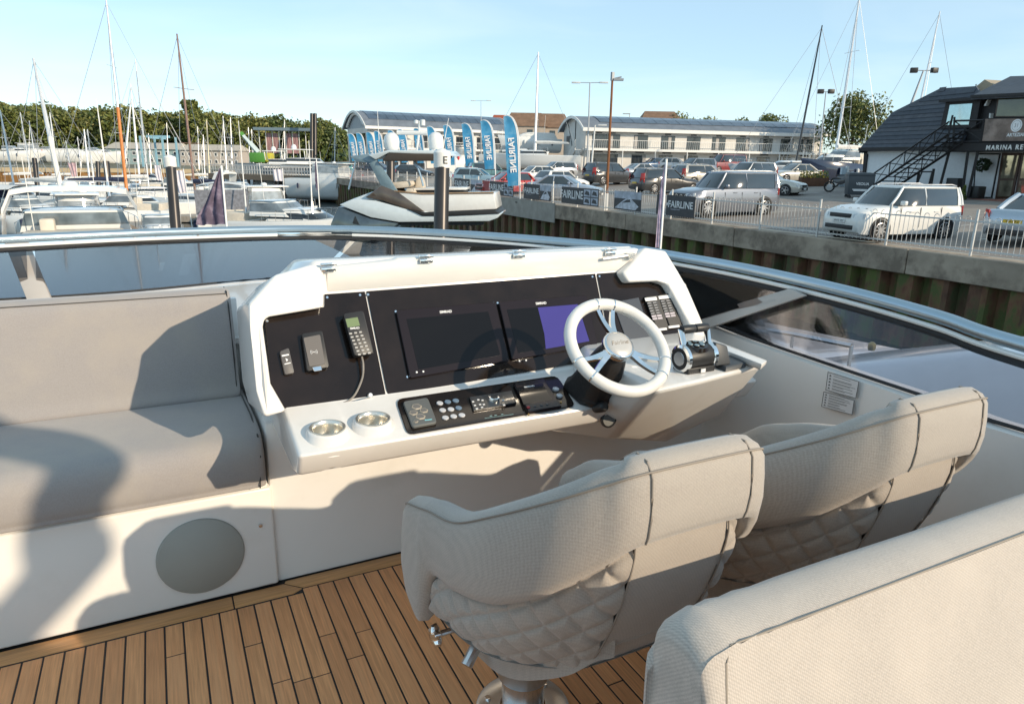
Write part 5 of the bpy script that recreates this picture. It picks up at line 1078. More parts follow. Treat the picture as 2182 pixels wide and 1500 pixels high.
# balcony with braced rail, banner and fascia lettering
b = B(); F.panel(b, [(2008, 305), (2440, 305), (2440, 322), (2008, 322)], 1.28, 1.5); b.obj('sign_fascia', TIMB, rc)
zs = F.at(2100, 312, 1.5).z; b = B(); F.box(b, F.u(F.at(2008, 312, 1.4)), zs-.25, uR, zs+.1, -.2, 1.27); b.obj('balcony_deck', TIMB, rc)
m4 = frame(F.at(2057+116, 314.5, 1.52), F.ux, (0, 0, 1)); hgt = (F.at(2057, 310, 1.5)-F.at(2057, 319, 1.5)).length
link('sign_lettering', text_mesh('MARINA RECEPTION', hgt*1.45, m4, FASCIA, .03, bold=.006, space=1.32), rc)
def bar(px0, px1, off, w, mt=TIMB, nm='rail_bar', par=None):
    b = B(); b.tube([F.at(*px0, off), F.at(*px1, off)], w, 4); return b.obj(nm, mt, par or rc)
for a, c in (((2031, 303), (2034, 250)), ((2089, 303), (2098, 253)), ((2018, 303), (2030, 246))): bar(a, c, 1.45, .07, nm='balcony_post')
for a, c in (((2032, 258), (2440, 250)), ((2030, 303), (2440, 301))): bar(a, c, 1.46, .05, nm='balcony_rail')
for a, c in (((2032, 300), (2094, 258)), ((2036, 260), (2090, 300)), ((2033, 280), (2092, 279))): bar(a, c, 1.44, .035, nm='brace')
e = B(); F.panel(e, [(2093, 301), (2100, 254), (2440, 250), (2440, 300)], 1.50, 1.53); e = tag(e.obj('balcony_banner', M('banner_brown', (.17, .12, .095), .6, var=.5, scale=1.2, dirt=(.32, .24, .20), dscale=.7, dlo=.45, dhi=.6), None), 'brown picture banner with a round white emblem on the balcony rail', 'banner')
c = F.at(2166, 268, 1.54); b = B(); b.lathe([(.30, 0), (.30, .004)], c, F.n, 28); b.obj('round_emblem', PRINT, e)
b = B(); b.lathe([(.24, .0045), (.22, .006), (.22, .0045)], c, F.n, 28, cap=False); b.obj('emblem_ring', M('print_grey', (.35, .33, .33), .6), e)
link('lettering', text_mesh('31', .26, frame(c+F.n*.006, F.ux, (0, 0, 1)), MATS['print_grey'], .003), e)
link('lettering', text_mesh('ARTEZIAN', .22, frame(F.at(2166, 288, 1.545), F.ux, (0, 0, 1)), PRINT, .003, bold=.006), e)
# stair: two stringers with crossed balustrade
def stair(a0, a1, off):
    nseg = 5
    for dy in (0, -26):
        b = B(); b.tube([F.at(a0[0], a0[1]+dy, off), F.at(a1[0], a1[1]+dy, off)], .075 if dy == 0 else .05, 4); b.obj('stair_stringer' if dy == 0 else 'stair_rail', TIMB, rc)
    for k in range(nseg+1):
        f = k/nseg; x = a0[0]+(a1[0]-a0[0])*f; y = a0[1]+(a1[1]-a0[1])*f; bar((x, y), (x+3, y-28), off, .04, nm='stair_post')
        if k < nseg:
            g = (k+1)/nseg; x2 = a0[0]+(a1[0]-a0[0])*g; y2 = a0[1]+(a1[1]-a0[1])*g
            bar((x, y), (x2, y2-26), off, .025, nm='stair_brace'); bar((x, y-26), (x2, y2), off, .025, nm='stair_brace')
stair((1862, 396), (2022, 286), 2.6); stair((1905, 402), (2050, 306), 1.5)
for k in range(13):
    f = k/12; p0 = F.at(1864+(2024-1864)*f, 396-(396-287)*f, 2.55); p1 = F.at(1906+(2050-1906)*f, 402-(402-306)*f, 1.55); p1.z = p0.z
    b = B(); d_ = F.ux*.3; b.hexa([p0, p0+d_, p1+d_, p1], [q+Vector((0, 0, .05)) for q in (p0, p0+d_, p1+d_, p1)]); b.obj('stair_tread', TIMB, rc)
for a, c in (((2023, 322), (2004, 394)), ((2084, 322), (2062, 420)), ((2063, 322), (2052, 400)), ((1953, 400), (1958, 367)), ((1983, 400), (1990, 360))): bar(a, c, 1.35, .095, nm='veranda_post')
b = B(); F.panel(b, [(1841, 320), (1848, 330), (1842, 380), (1837, 380)], .02, .1); b.obj('downpipe', TIMB, rc)
for px, nm, mt in (([(2082, 330), (2128, 330), (2110, 420), (2075, 420)], 'white_door', RWALL), ([(1966, 368), (1984, 368), (1976, 398), (1954, 398)], 'low_window', RWALL)):
    e = B(); F.panel(e, [(x-(3 if i in (0, 3) else -3), y+(-3 if i < 2 else 2)) for i, (x, y) in enumerate(px)], .0, .06); e = e.obj('door_frame', TIMB, rc); b = B(); F.panel(b, px, .06, .09); b.obj(nm, mt, e)
REFL = M('warm_reflection', (.34, .30, .22), .05, .6, var=.5, scale=2.0)
for x0_, x1_, xb0, xb1 in ((2140, 2171, 2125, 2152), (2182, 2240, 2166, 2225)):
    e = B(); F.panel(e, [(x0_-5, 326), (x1_+5, 326), (xb1+5, 424), (xb0-5, 424)], .0, .07); e = e.obj('glazed_door', BRWN, rc)
    for f0, f1 in ((.02, .55), (.60, .97)):
        L_ = lambda f: (x0_+(xb0-x0_)*f, 330+92*f); R_ = lambda f: (x1_+(xb1-x1_)*f, 330+92*f)
        b = B(); F.panel(b, [L_(f0), R_(f0), R_(f1), L_(f1)], .07, .09); b.obj('pane', REFL, e)
b = B(); F.panel(b, [(2062, 424), (2440, 428), (2440, 450), (2060, 447)], .3, 1.4); b.obj('brick_plinth', M('brick', (.22, .10, .075), .85, var=.25, scale=6), rc)
def leafy(name, label, cat, base, h, w, col, n, seed, leaf=.09, pot=None, cone=False, group=None):
    t = thing(name, label, cat, base, 0, group); r_ = random.Random(seed)
    b = B()
    for k in range(n):
        zz = r_.random()**.8; rad = w*((1-zz)*.95+.05 if cone else sqrt(max(0, 1-(2*zz-1)**2))*.95+.05)*(.55+.45*r_.random()); a = r_.uniform(0, 2*pi)
        c = base+Vector((rad*cos(a), rad*sin(a), .1*h+zz*h*.9)); u = Vector((r_.gauss(0, 1), r_.gauss(0, 1), r_.gauss(0, 1))).normalized(); v = u.orthogonal().normalized()
        s_ = leaf*r_.uniform(.6, 1.3); b.poly([c-u*s_, c+v*s_*.5, c+u*s_, c-v*s_*.5])
    b.obj('foliage', M('leaf_'+name, col, .6, var=.5, scale=4), t, smooth=0, norm=False)
    b = B(); b.cyl(base, base+Vector((0, 0, h*.6)), w*.08, n=6); b.obj('stem', M('bark', (.06, .045, .03), .9), t)
    if pot: b = B(); b.box(base+Vector((0, 0, -pot/2)), (w*1.7, w*1.7, pot)); b.obj('pot', BLACK, t, bevel=.02)
    return t
leafy('conical_shrub', 'small conical evergreen shrub in front of the brick plinth', 'shrub', F.at(2047, 447, 1.9), 1.25, .28, (.10, .13, .02), 700, 4, .06, .3, True)
leafy('potted_plant', 'dark leafy plant hanging beside the white reception door', 'plant', F.at(2092, 368, .6), .7, .38, (.03, .05, .02), 260, 5, .11)
for px, py, w, h_, lb in ((2028, 432, .75, 1.3, 'tall black planter box against the veranda'), (2078, 423, .65, .62, 'low black planter box below the white door')):
    p = F.at(px, py, 1.0); t = thing('planter_box', lb, 'planter', p); b = B(); b.box(p+Vector((0, 0, h_/2)), (w, .5, h_), rz=atan2(F.ux.y, F.ux.x)); b.obj('box', BLACK, t, bevel=.02); b = B(); b.box(p+Vector((0, 0, h_-.02)), (w*.86, .4, .05), rz=atan2(F.ux.y, F.ux.x)); b.obj('soil', M('soil', (.03, .02, .012), .9), t)
# wheeled bin
p = onG(1826, 421); p.z -= .05; t = thing('wheeled_bin', 'large grey four wheeled rubbish bin beside the stair', 'bin', p); rz = hd(1, -.25)
Mb = Matrix.Translation(p) @ Matrix.Rotation(rz, 4, 'Z'); GB = M('bin_grey', (.055, .065, .075), .5)
b = B(); b.hexa([Mb @ Vector(q) for q in ((-.6, -.45, .2), (.6, -.45, .2), (.6, .45, .2), (-.6, .45, .2))], [Mb @ Vector(q) for q in ((-.68, -.55, 1.25), (.68, -.55, 1.25), (.68, .55, 1.25), (-.68, .55, 1.25))]); b.obj('bin_body', GB, t, bevel=.04)
b = B(); b.hexa([Mb @ Vector(q) for q in ((-.7, -.58, 1.25), (.7, -.58, 1.25), (.7, .58, 1.25), (-.7, .58, 1.25))], [Mb @ Vector(q) for q in ((-.66, -.5, 1.38), (.66, -.5, 1.38), (.66, .55, 1.42), (-.66, .55, 1.42))]); b.obj('lid', M('bin_lid', (.035, .04, .045), .5), t, bevel=.03)
for x in (-.5, .5):
    for y in (-.38, .38): b = B(); b.lathe([(.1, -.03), (.1, .03)], Mb @ Vector((x, y, .1)), (1, 0, 0), 12); b.obj('wheel', RUBBER, t)
link('lettering', text_mesh('VEOLIA', .20, frame(Mb @ Vector((.08, -.53, .8)), Mb.to_3x3() @ Vector((1, 0, 0)), (0, 0, 1)), PRINT, .004, bold=.004), t)
b = B()
for z, u0, u1 in ((1.06, -.5, .45), (.5, -.4, .35), (.44, -.35, .3)): b.box((0, 0, 0), (u1-u0, .01, .05), mat=Mb @ Matrix.Translation(((u0+u1)/2, -.50-.0*z, z)))
b.obj('small_print', PRINT, t)
# charging post, flower planter, motorbikes
p = onG(1793, 398); t = thing('service_post', 'white and blue service post between the planter and the bin', 'service post', p); b = B(); b.box(p+Vector((0, 0, .65)), (.35, .3, 1.3), rz=-YAW); b.obj('cabinet', M('cabinet_blue', (.40, .47, .52), .45), t, bevel=.02); b = B(); b.box(p+RGT*.24+Vector((0, 0, .7)), (.14, .28, 1.4), rz=-YAW); b.obj('side_panel', FASCIA, t)
p = onG(1732, 397); t = thing('flower_planter', 'rust brown planter box overflowing with yellow flowers', 'planter', p); b = B(); b.box(p+Vector((0, 0, .3)), (1.9, .8, .6), rz=-YAW-.1); b.obj('planter_box', M('rusty_planter', (.12, .055, .03), .8, var=.2), t, bevel=.02)
b = B(); r_ = random.Random(9)
for k in range(600):
    c = p+Vector((0, 0, .62+r_.random()**2*.45))+Vector((cos(YAW), -sin(YAW), 0))*r_.uniform(-.95, .95)+Vector((sin(YAW), cos(YAW), 0))*r_.uniform(-.4, .4); u = Vector((r_.gauss(0, 1), r_.gauss(0, 1), r_.gauss(0, 1))).normalized()*.09; v = u.orthogonal().normalized()*.05; b.mi = 1 if r_.random() < .35 else 0; b.poly([c-u, c+v, c+u, c-v])
b.obj('flowers', [M('planter_leaf', (.09, .12, .02), .6), M('yellow_petal', (.55, .36, .03), .5)], t, smooth=0, norm=False)
def bike(px, py, ab, lb):
    p = onG(px, py); t = thing('motorbike', lb, 'motorbike', (0, 0, 0), group='motorbikes parked by the reception')
    for x in (-.65, .65):
        b = B(); b.tube([(x+.29*cos(2*pi*k/20), 0, .32+.29*sin(2*pi*k/20)) for k in range(20)], .055, 6, closed=True); e = b.obj('wheel', TYRE, t); b = B(); b.lathe([(.18, -.01), (.18, .01)], (x, 0, .32), (0, 1, 0), 14); b.obj('brake_disc', ALLOY, e)
    b = B(); b.loft([[(-.5, -.1, .62), (-.5, .1, .62), (-.45, .09, .78), (-.45, -.09, .78)], [(0, -.13, .45), (0, .13, .45), (0, .12, .85), (0, -.12, .85)], [(.35, -.12, .6), (.35, .12, .6), (.38, .14, .98), (.38, -.14, .98)], [(.5, -.08, .7), (.5, .08, .7), (.52, .1, .95), (.52, -.1, .95)]], closed=True, caps=True); b.obj('body', paint('bike', (.05, .05, .055)), t, bevel=.02)
    b = B(); b.tube([(.65, 0, .32), (.45, 0, .95), (.40, 0, 1.05)], .04, 6); b.tube([(.4, -.35, 1.06), (.42, 0, 1.03), (.4, .35, 1.06)], .02, 6); b.obj('fork', ALLOY, t)
    b = B(); b.box((-.25, 0, .82), (.6, .24, .08)); b.obj('saddle', RUBBER, t, bevel=.03)
    t.location = p; t.rotation_euler = (0, 0, hd(*ab))
bike(1789, 410, (.75, -.6), 'dark motorbike nearest the large bin'); bike(1797, 400, (.6, -.7), 'dark motorbike standing behind the nearer one')
# ================================================================== TREES
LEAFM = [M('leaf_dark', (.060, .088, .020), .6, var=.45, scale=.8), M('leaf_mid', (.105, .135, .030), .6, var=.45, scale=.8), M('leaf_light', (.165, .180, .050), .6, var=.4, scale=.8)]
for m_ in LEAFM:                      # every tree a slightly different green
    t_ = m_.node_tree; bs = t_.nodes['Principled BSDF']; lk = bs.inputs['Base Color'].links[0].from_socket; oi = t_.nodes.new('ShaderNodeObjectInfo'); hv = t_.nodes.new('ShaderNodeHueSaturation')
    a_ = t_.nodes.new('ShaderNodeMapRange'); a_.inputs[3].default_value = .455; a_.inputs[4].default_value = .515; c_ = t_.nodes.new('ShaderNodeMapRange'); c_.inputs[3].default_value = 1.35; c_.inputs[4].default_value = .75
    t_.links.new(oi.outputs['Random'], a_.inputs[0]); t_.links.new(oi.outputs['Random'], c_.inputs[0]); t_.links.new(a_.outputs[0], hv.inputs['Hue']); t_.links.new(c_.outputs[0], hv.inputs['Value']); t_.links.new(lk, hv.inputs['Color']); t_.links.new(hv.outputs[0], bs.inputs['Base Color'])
BARK = M('bark', (.06, .045, .03), .9)
def tree_build(name, label, seed, h, w, n, leaf, base=.12, lobes=9, loose=0.):
    r_ = random.Random(seed); t = thing(name, label, 'tree', (0, 0, 0))
    b = B(); b.tube([(0, 0, -.5), (.05*w, 0, h*.3), (0, .03*w, h*.75)], [h*.028, h*.022, h*.006], 7); lob = []
    for k in range(lobes):
        a = 2.4*k+r_.uniform(-.4, .4); zf = base+.16+(1-base-.30)*((k+.5)/lobes); rr = w*.5*(.72*sqrt(max(.05, 1-((zf-.5)/.62)**2)))*r_.uniform(.5, 1.0)
        c = Vector((rr*cos(a), rr*sin(a), h*zf)); s_ = w*r_.uniform(.20, .31)*(1.15-.4*zf); lob.append((c, s_))
        b.tube([(0, 0, h*max(.15, zf-.3)), c*.6+Vector((0, 0, h*.4*(zf-.1)*.5)), c], [h*.010, h*.006, h*.002], 5)
    lob.append((Vector((0, 0, h*.84)), w*.2)); b.obj('trunk', BARK, t)
    b = B()
    for k in range(n):
        c, s_ = r_.choice(lob); d = Vector((r_.gauss(0, 1), r_.gauss(0, 1), r_.gauss(0, .8))).normalized(); rr = s_*(r_.random()**(.33 if not loose else .5))*(1+.35*r_.random()**3); p = c+d*rr
        u = (d*.6+Vector((r_.gauss(0, 1), r_.gauss(0, 1), r_.gauss(0, 1)))).normalized(); v = u.orthogonal().normalized(); v = (Matrix.Rotation(r_.uniform(0, 6.3), 3, u) @ v); x = u.cross(v); q = leaf*r_.uniform(.5, 1.35)
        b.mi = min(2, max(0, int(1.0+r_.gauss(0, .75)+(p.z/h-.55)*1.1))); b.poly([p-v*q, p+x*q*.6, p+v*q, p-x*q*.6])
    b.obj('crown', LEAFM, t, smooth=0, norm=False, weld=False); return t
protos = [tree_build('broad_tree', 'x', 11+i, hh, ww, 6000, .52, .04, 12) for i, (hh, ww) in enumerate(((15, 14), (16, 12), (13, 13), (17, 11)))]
top_line = [(-160, 205), (0, 216), (35, 220), (70, 228), (110, 226), (150, 228), (185, 245), (215, 243), (250, 232), (290, 236), (330, 240), (365, 238), (400, 240), (440, 235), (475, 240), (510, 250), (545, 250), (580, 248), (610, 258), (640, 264), (690, 262), (725, 268)]
def tl(x):
    for (a, ya), (c, yc) in zip(top_line, top_line[1:]):
        if a <= x <= c: return ya+(yc-ya)*(x-a)/(c-a)
    return 240
pos_words = ['above the far left boats', 'behind the furled white mast', 'behind the thin aerial', 'behind the orange mast', 'above the cream terraces', 'above the terraces, right half', 'behind the green crane', 'above the flag covered pontoon', 'behind the twin black piles', 'by the arched gable']
first = [True]*4; ti = 0
for row, (dd, step) in enumerate(((215, 27), (250, 32))):
    x = -90.0
    while x < 735:
        i = (ti*7+row) % 4; ph = (15, 16, 13, 17)[i]; d = dd+rnd.uniform(-12, 12)
        p = atD(x, 322, d); p.z = 2.6; ty_ = tl(x)+rnd.uniform(-5, 13); ztop = atD(x, ty_, d).z; s_ = max(.45, (ztop-2.6)/ph)
        lab = '%s green tree in the wood\'s %s row %s' % (['dense', 'rounded', 'spreading', 'tall'][i], ['front', 'rear'][row], pos_words[min(9, int((x+90)/83))])
        if first[i]: o = protos[i]; first[i] = False; o.location = p; o.rotation_euler = (0, 0, rnd.uniform(0, 6)); o.scale = (s_*1.0,)*3; o['label'] = lab; o['group'] = 'trees of the far wood'
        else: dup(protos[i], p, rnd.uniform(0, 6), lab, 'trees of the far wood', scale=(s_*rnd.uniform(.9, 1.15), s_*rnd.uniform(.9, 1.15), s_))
        x += step*rnd.uniform(.8, 1.2); ti += 1
# undergrowth closing the foot of the wood
b = B(); r_ = random.Random(2)
for k in range(9000):
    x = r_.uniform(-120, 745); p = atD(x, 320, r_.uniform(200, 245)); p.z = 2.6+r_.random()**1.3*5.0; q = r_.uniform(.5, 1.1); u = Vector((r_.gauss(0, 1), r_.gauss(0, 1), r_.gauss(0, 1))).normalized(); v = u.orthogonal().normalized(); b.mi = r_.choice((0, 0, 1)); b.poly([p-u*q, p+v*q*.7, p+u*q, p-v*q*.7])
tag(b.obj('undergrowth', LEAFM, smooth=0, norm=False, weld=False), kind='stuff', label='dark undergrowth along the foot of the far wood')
# taller pine above the wood, leafy tree on the right, far bushes
def place_tree(px, ptop, pbase, d, proto_args, label):
    t = tree_build(*proto_args); p = atD(px, pbase, d); zt = atD(px, ptop, d).z; t.location = (p.x, p.y, p.z); t['label'] = label; h = proto_args[3]; s_ = (zt-p.z)/h; t.scale = (s_,)*3; return t
place_tree(413, 208, 300, 205, ('pine_tree', 'x', 31, 15, 7, 900, .7, .55, 6), 'solitary taller pine rising above the wood behind the brown mast')
place_tree(1806, 203, 345, 92, ('ash_tree', 'x', 41, 11, 11, 5200, .27, .18, 13, 1.), 'sunlit leafy tree behind the boats ashore, left of the slate roof')
place_tree(1636, 247, 300, 150, ('broad_tree', 'x', 51, 7, 9, 1200, .45, .05, 7), 'small light green tree above the end of the long white building')
place_tree(1580, 254, 300, 150, ('broad_tree', 'x', 52, 7, 8, 900, .45, .05, 7), 'grey green bush above the roof left of the small light tree')
place_tree(1440, 252, 300, 170, ('broad_tree', 'x', 53, 7, 14, 1200, .5, .05, 8), 'dark low trees above the middle of the long arched roof')
place_tree(1500, 256, 300, 172, ('broad_tree', 'x', 54, 7, 13, 1000, .5, .05, 8), 'olive low trees right of the dark ones above the long roof')
# ================================================================== BOATS
HWHITE = M('hull_white', (.74, .74, .72), .22, var=.03, coat=.5); HGREY = M('hull_grey', (.33, .36, .40), .2, var=.04, coat=.6); HNAVY = M('hull_navy', (.02, .03, .06), .15, coat=.7); HICE = M('hull_ice', (.60, .67, .70), .2, var=.04, coat=.6)
DECKM = M('boat_deck', (.62, .61, .57), .6, var=.08); DTEAK = M('deck_teak', (.30, .20, .12), .7, var=.2, scale=6); DKGLASS = M('boat_glass', (.02, .026, .032), .05, var=.3, scale=1.5, coat=.8)
MIRR0 = M('curtain_grey', (.16, .17, .20), .5, var=.3); SCRG = M('screen_glass', (.16, .19, .21), .06, .2, var=.5, scale=1.2, coat=.7); CREAM = M('cream_vinyl', (.62, .56, .47), .6, var=.08); MASTM = M('mast_alloy', (.70, .70, .70), .35, .4, var=.08); MASTO = M('mast_orange', (.55, .18, .03), .45, var=.1); MASTB = M('mast_brown', (.22, .13, .10), .4, var=.15); MASTD = M('mast_black', (.03, .032, .035), .35); NAVYC = M('navy_canvas', (.02, .03, .07), .85, var=.2); WCANV = M('white_canvas', (.68, .67, .64), .8, var=.06); SHROUD = M('shroud_wire', (.35, .36, .37), .4, .5)
FENDR = M('red_fender', (.55, .03, .03), .4)
def hull_of(t, L, bm, fb, mat, sheer=.30, stripe=None, deckm=None, nm='hull'):
    deckm = deckm or DECKM
    def st(f): return bm/2*(min(1, .84+.4*f))*(1-max(0, (f-.45)/.55)**2.2*.985), fb*(1+sheer*f*f)
    b = B(); rows = []
    for k in range(15):
        f = k/14; h, z = st(f); x = -L/2+L*f+(.06*L*0); rake = .07*L*max(0, f-.6)/.4
        half = [(0, -.45, -rake), (h*.62, -.30, -rake*.8), (h*.90, .18, -rake*.45), (h*.97, z*.6, 0), (h, z, rake*.5), (h-.05*min(1, h*3), z+.06, rake*.5)]
        rows.append([Vector((x+dx, y, zz)) for y, zz, dx in half]+[Vector((x+dx, -y, zz)) for y, zz, dx in half[:0:-1]])
    b.loft(rows, closed=True, caps=True); b.obj(nm, mat, t, smooth=45)
    b = B(); rows = []
    for k in range(15):
        f = k/14; h, z = st(f); x = -L/2+L*f; rake = .07*L*max(0, f-.6)/.4; h = max(.01, h-.06); rows.append([Vector((x+rake*.5, y*h, z+.065+.04*(1-y*y))) for y in (-1, -.5, 0, .5, 1)])
    b.loft(rows); b.obj('deck', deckm, t)
    if stripe:
        for sy in (1, -1):
            b = B(); secs = []
            for k in range(14):
                f = k/14; h, z = st(f); x = -L/2+L*f; rake = .07*L*max(0, f-.6)/.4; secs.append([Vector((x+rake*.35, sy*(h*.99+.012), z*.78)), Vector((x+rake*.42, sy*(h+.012), z*.9))])
            b.loft(secs); b.obj('stripe', stripe, t)
    return st
def cabin(t, x0, x1, w0, w1, z0, z1, rake0, rake1, mat, nm='cabin', band=(.35, .85), bandm=None):
    """tapered deckhouse with a dark window band; x0 after end, x1 fore end"""
    def ring(f, e=0):
        a0, a1 = x0+rake0*f-e, x1-rake1*f+e; wa, wb_ = w0*(1-.14*f)/2+e, w1*(1-.2*f)/2+e; z = z0+(z1-z0)*f
        return [Vector(q) for q in ((a0, -wa, z), (a0, wa, z), ((a0+a1)/2, (wa+wb_)/2+.06, z), (a1-.25*(a1-a0)*.4, wb_, z), (a1, wb_*.55, z), (a1, -wb_*.55, z), (a1-.25*(a1-a0)*.4, -wb_, z), ((a0+a1)/2, -(wa+wb_)/2-.06, z))]
    b = B(); top = ring(1); c = sum(top, Vector())/8; b.loft([ring(0), ring(.5), ring(.94), ring(1), [p.lerp(c, .25)+Vector((0, 0, .05)) for p in top], [p.lerp(c, .9)+Vector((0, 0, .07)) for p in top]], closed=True); b.obj(nm, mat, t, smooth=40)
    if band: b = B(); b.loft([ring(band[0], .012), ring((band[0]+band[1])/2, .012), ring(band[1], .012)], closed=True); b.obj(nm+'_windows', bandm or DKGLASS, t, smooth=40)
def bow_rail(t, st, L, f0=.45, h=.55, n=6):
    b = B(); rails = []
    for sy in (1, -1):
        top = []
        for k in range(n+1):
            f = f0+(.98-f0)*k/n; hh, z = st(f); x = -L/2+L*f+.035*L*max(0, f-.6)/.4; p = Vector((x, sy*max(.04, hh-.1), z+.06)); top.append(p+Vector((0, 0, h))); b.tube([p, top[-1]], .014, 5)
        rails.append(top)
    b.tube(rails[0]+rails[1][::-1], .018, 5); o = b.obj('bow_rail', STEEL, t); o['kind'] = 'stuff'
def put(t, px, d, ab, z=0., py=335):
    p = atD(px, py, d); t.location = (p.x, p.y, z); t.rotation_euler = (0, 0, hd(*ab)); return t
def motor(label, px, d, ab, L, bm, fb, style, z=0., hm=None, stripe=None, name='motor_boat', group='motor boats in the marina', deckm=None):
    t = thing(name, label, 'motor boat', (0, 0, 0), group=group); st = hull_of(t, L, bm, fb, hm or HWHITE, stripe=stripe, deckm=deckm); zd = fb+.08
    if style in ('cruiser', 'arch', 'bimini'):
        cabin(t, -.05*L, .36*L, bm*.80, bm*.55, zd, zd+.55+.02*L, .05*L, .16*L, HWHITE, 'coachroof', (.3, .75))
        cabin(t, -.14*L, .12*L, bm*.84, bm*.74, zd+.35, zd+.95+.02*L, .0, .10*L, HWHITE, 'windscreen', (.3, .9), SCRG)
        b = B(); zt = zd+.95+.02*L; b.tube([(-.14*L, -bm*.37, zt), (.0, -bm*.34, zt+.02), (.025*L, 0, zt+.04), (.0, bm*.34, zt+.02), (-.14*L, bm*.37, zt)], .035, 6); b.obj('screen_frame', ALU, t)
        b = B(); b.box((-.30*L, 0, zd+.22), (.22*L, bm*.72, .5)); b.obj('cockpit_seat', CREAM, t, bevel=.06); b = B(); b.box((-.20*L, bm*.2, zd+.45), (.5, .5, .9)); b.obj('helm_seat', CREAM, t, bevel=.08)
    if style == 'arch':
        b = B(); zt = zd+2.0; secs = []
        for y, z_, x_ in ((-.49, zd-.1, -.30), (-.485, zd+1.2, -.22), (-.42, zt-.1, -.19), (-.3, zt, -.18), (0, zt+.05, -.18), (.3, zt, -.18), (.42, zt-.1, -.19), (.485, zd+1.2, -.22), (.49, zd-.1, -.30)):
            c = Vector((x_*L, y*bm, z_)); secs.append([c+Vector((-.42, 0, -.09)), c+Vector((-.42, 0, .10)), c+Vector((.42, 0, .12)), c+Vector((.42, 0, -.07))])
        b.loft(secs, closed=True, caps=True); b.obj('radar_arch', HWHITE, t, smooth=30)
        b = B(); b.lathe([(.28, 0), (.28, .12), (.2, .2), (0, .22)], (-.18*L, 0, zt+.1), (0, 0, 1), 18); b.obj('radar_dome', HWHITE, t)
    if style == 'bimini':
        b = B(); zt = zd+1.95; secs = [[Vector((x, y*bm*.46, zt-.25*abs(y)**3+.05*sin(x))) for y in (-1, -.7, -.3, 0, .3, .7, 1)] for x in (-.36*L, -.25*L, -.12*L, .02*L)]; b.loft(secs); b.obj('canopy', WCANV, t)
        b = B()
        for x in (-.34*L, -.02*L):
            for sy in (-1, 1): b.tube([(-.18*L, sy*bm*.46, zd), (x, sy*bm*.455, zt-.2)], .02, 5)
        b.obj('canopy_frame', STEEL, t)
        b = B(); b.loft([[Vector((-.37*L, y*bm*.45, zd+.2+k*.7)) for y in (-1, 0, 1)] for k in (0, 1, 2)]); b.obj('canopy_curtain', NAVYC if L < 9 else MIRR0, t)
    if style == 'wheelhouse':
        cabin(t, -.18*L, .20*L, bm*.78, bm*.66, zd, zd+1.75, .02*L, .05*L, HWHITE, 'wheelhouse', (.42, .86), M('pale_screen', (.35, .37, .37), .08, .3, var=.3, scale=2)); b = B(); b.box((0, 0, zd+1.84), (.42*L, bm*.74, .09)); b.obj('roof', HWHITE, t, bevel=.04)
        b = B(); b.lathe([(.22, 0), (.22, .1), (.1, .18), (0, .18)], (0, .3, zd+1.9), (0, 0, 1), 16); b.obj('radar_dome', HWHITE, t)
        for y in (-.3, .36): b = B(); b.lathe([(0, -.28), (.14, -.2), (.16, 0), (.14, .2), (0, .28)], (.27*L, y*bm, zd+.35), (0, 0, 1), 12); b.obj('fender', FENDR, t)
    if style == 'yacht':
        cabin(t, -.30*L, .28*L, bm*.84, bm*.55, zd, zd+1.9, .02*L, .14*L, HWHITE, 'saloon', (.35, .8)); b = B(); b.box((-.10*L, 0, zd+2.0), (.52*L, bm*.88, .12)); b.obj('flybridge_deck', HWHITE, t, bevel=.05)
        cabin(t, -.22*L, .08*L, bm*.74, bm*.60, zd+2.05, zd+2.75, -.01*L, .05*L, HWHITE, 'flybridge_coaming', (.45, .95)); b = B(); b.box((-.16*L, 0, zd+3.9), (.26*L, bm*.66, .12))
        for x in (-.26*L, -.07*L):
            for sy in (-1, 1): b.tube([(x, sy*bm*.3, zd+2.6), (x-.15, sy*bm*.28, zd+3.9)], .06, 6)
        b.obj('hardtop', HWHITE, t, bevel=.02); b = B(); b.lathe([(.35, 0), (.35, .35), (.2, .6), (0, .64)], (-.18*L, .4, zd+3.95), (0, 0, 1), 16); b.obj('radar_dome', HWHITE, t)
    if style == 'covered':
        cabin(t, -.42*L, .30*L, bm*.82, bm*.5, zd, zd+.8, .05*L, .22*L, NAVYC if hm is None else WCANV, 'cover', None)
    b = B(); n_f = 0
    for f in (.18, .42, .64):
        hh, zz = st(f); x = -L/2+L*f
        for sy in (1, -1):
            b = B(); b.lathe([(0, -.34), (.10, -.26), (.12, 0), (.10, .26), (0, .34)], (x, sy*(hh+.12), zz*.62), (0, 0, 1), 10); b.obj('fender', NAVYC if (int(L*7)+int(f*10)) % 3 else HWHITE, t)
    if L > 7:
        b = B(); b.tube([(-.2*L, bm*.3, zd+.3), (-.22*L, bm*.3, zd+3.2)], .018, 5); b.obj('whip', WHITE, t)
        b = B(); b.lathe([(.10, 0), (.10, .10), (.16, .12), (.16, .2), (0, .24)], (.22*L, 0, zd+.60), (0, 0, 1), 12); b.obj('deck_hatch', DKGLASS, t)
    bow_rail(t, st, L)
    return put(t, px, d, ab, z)
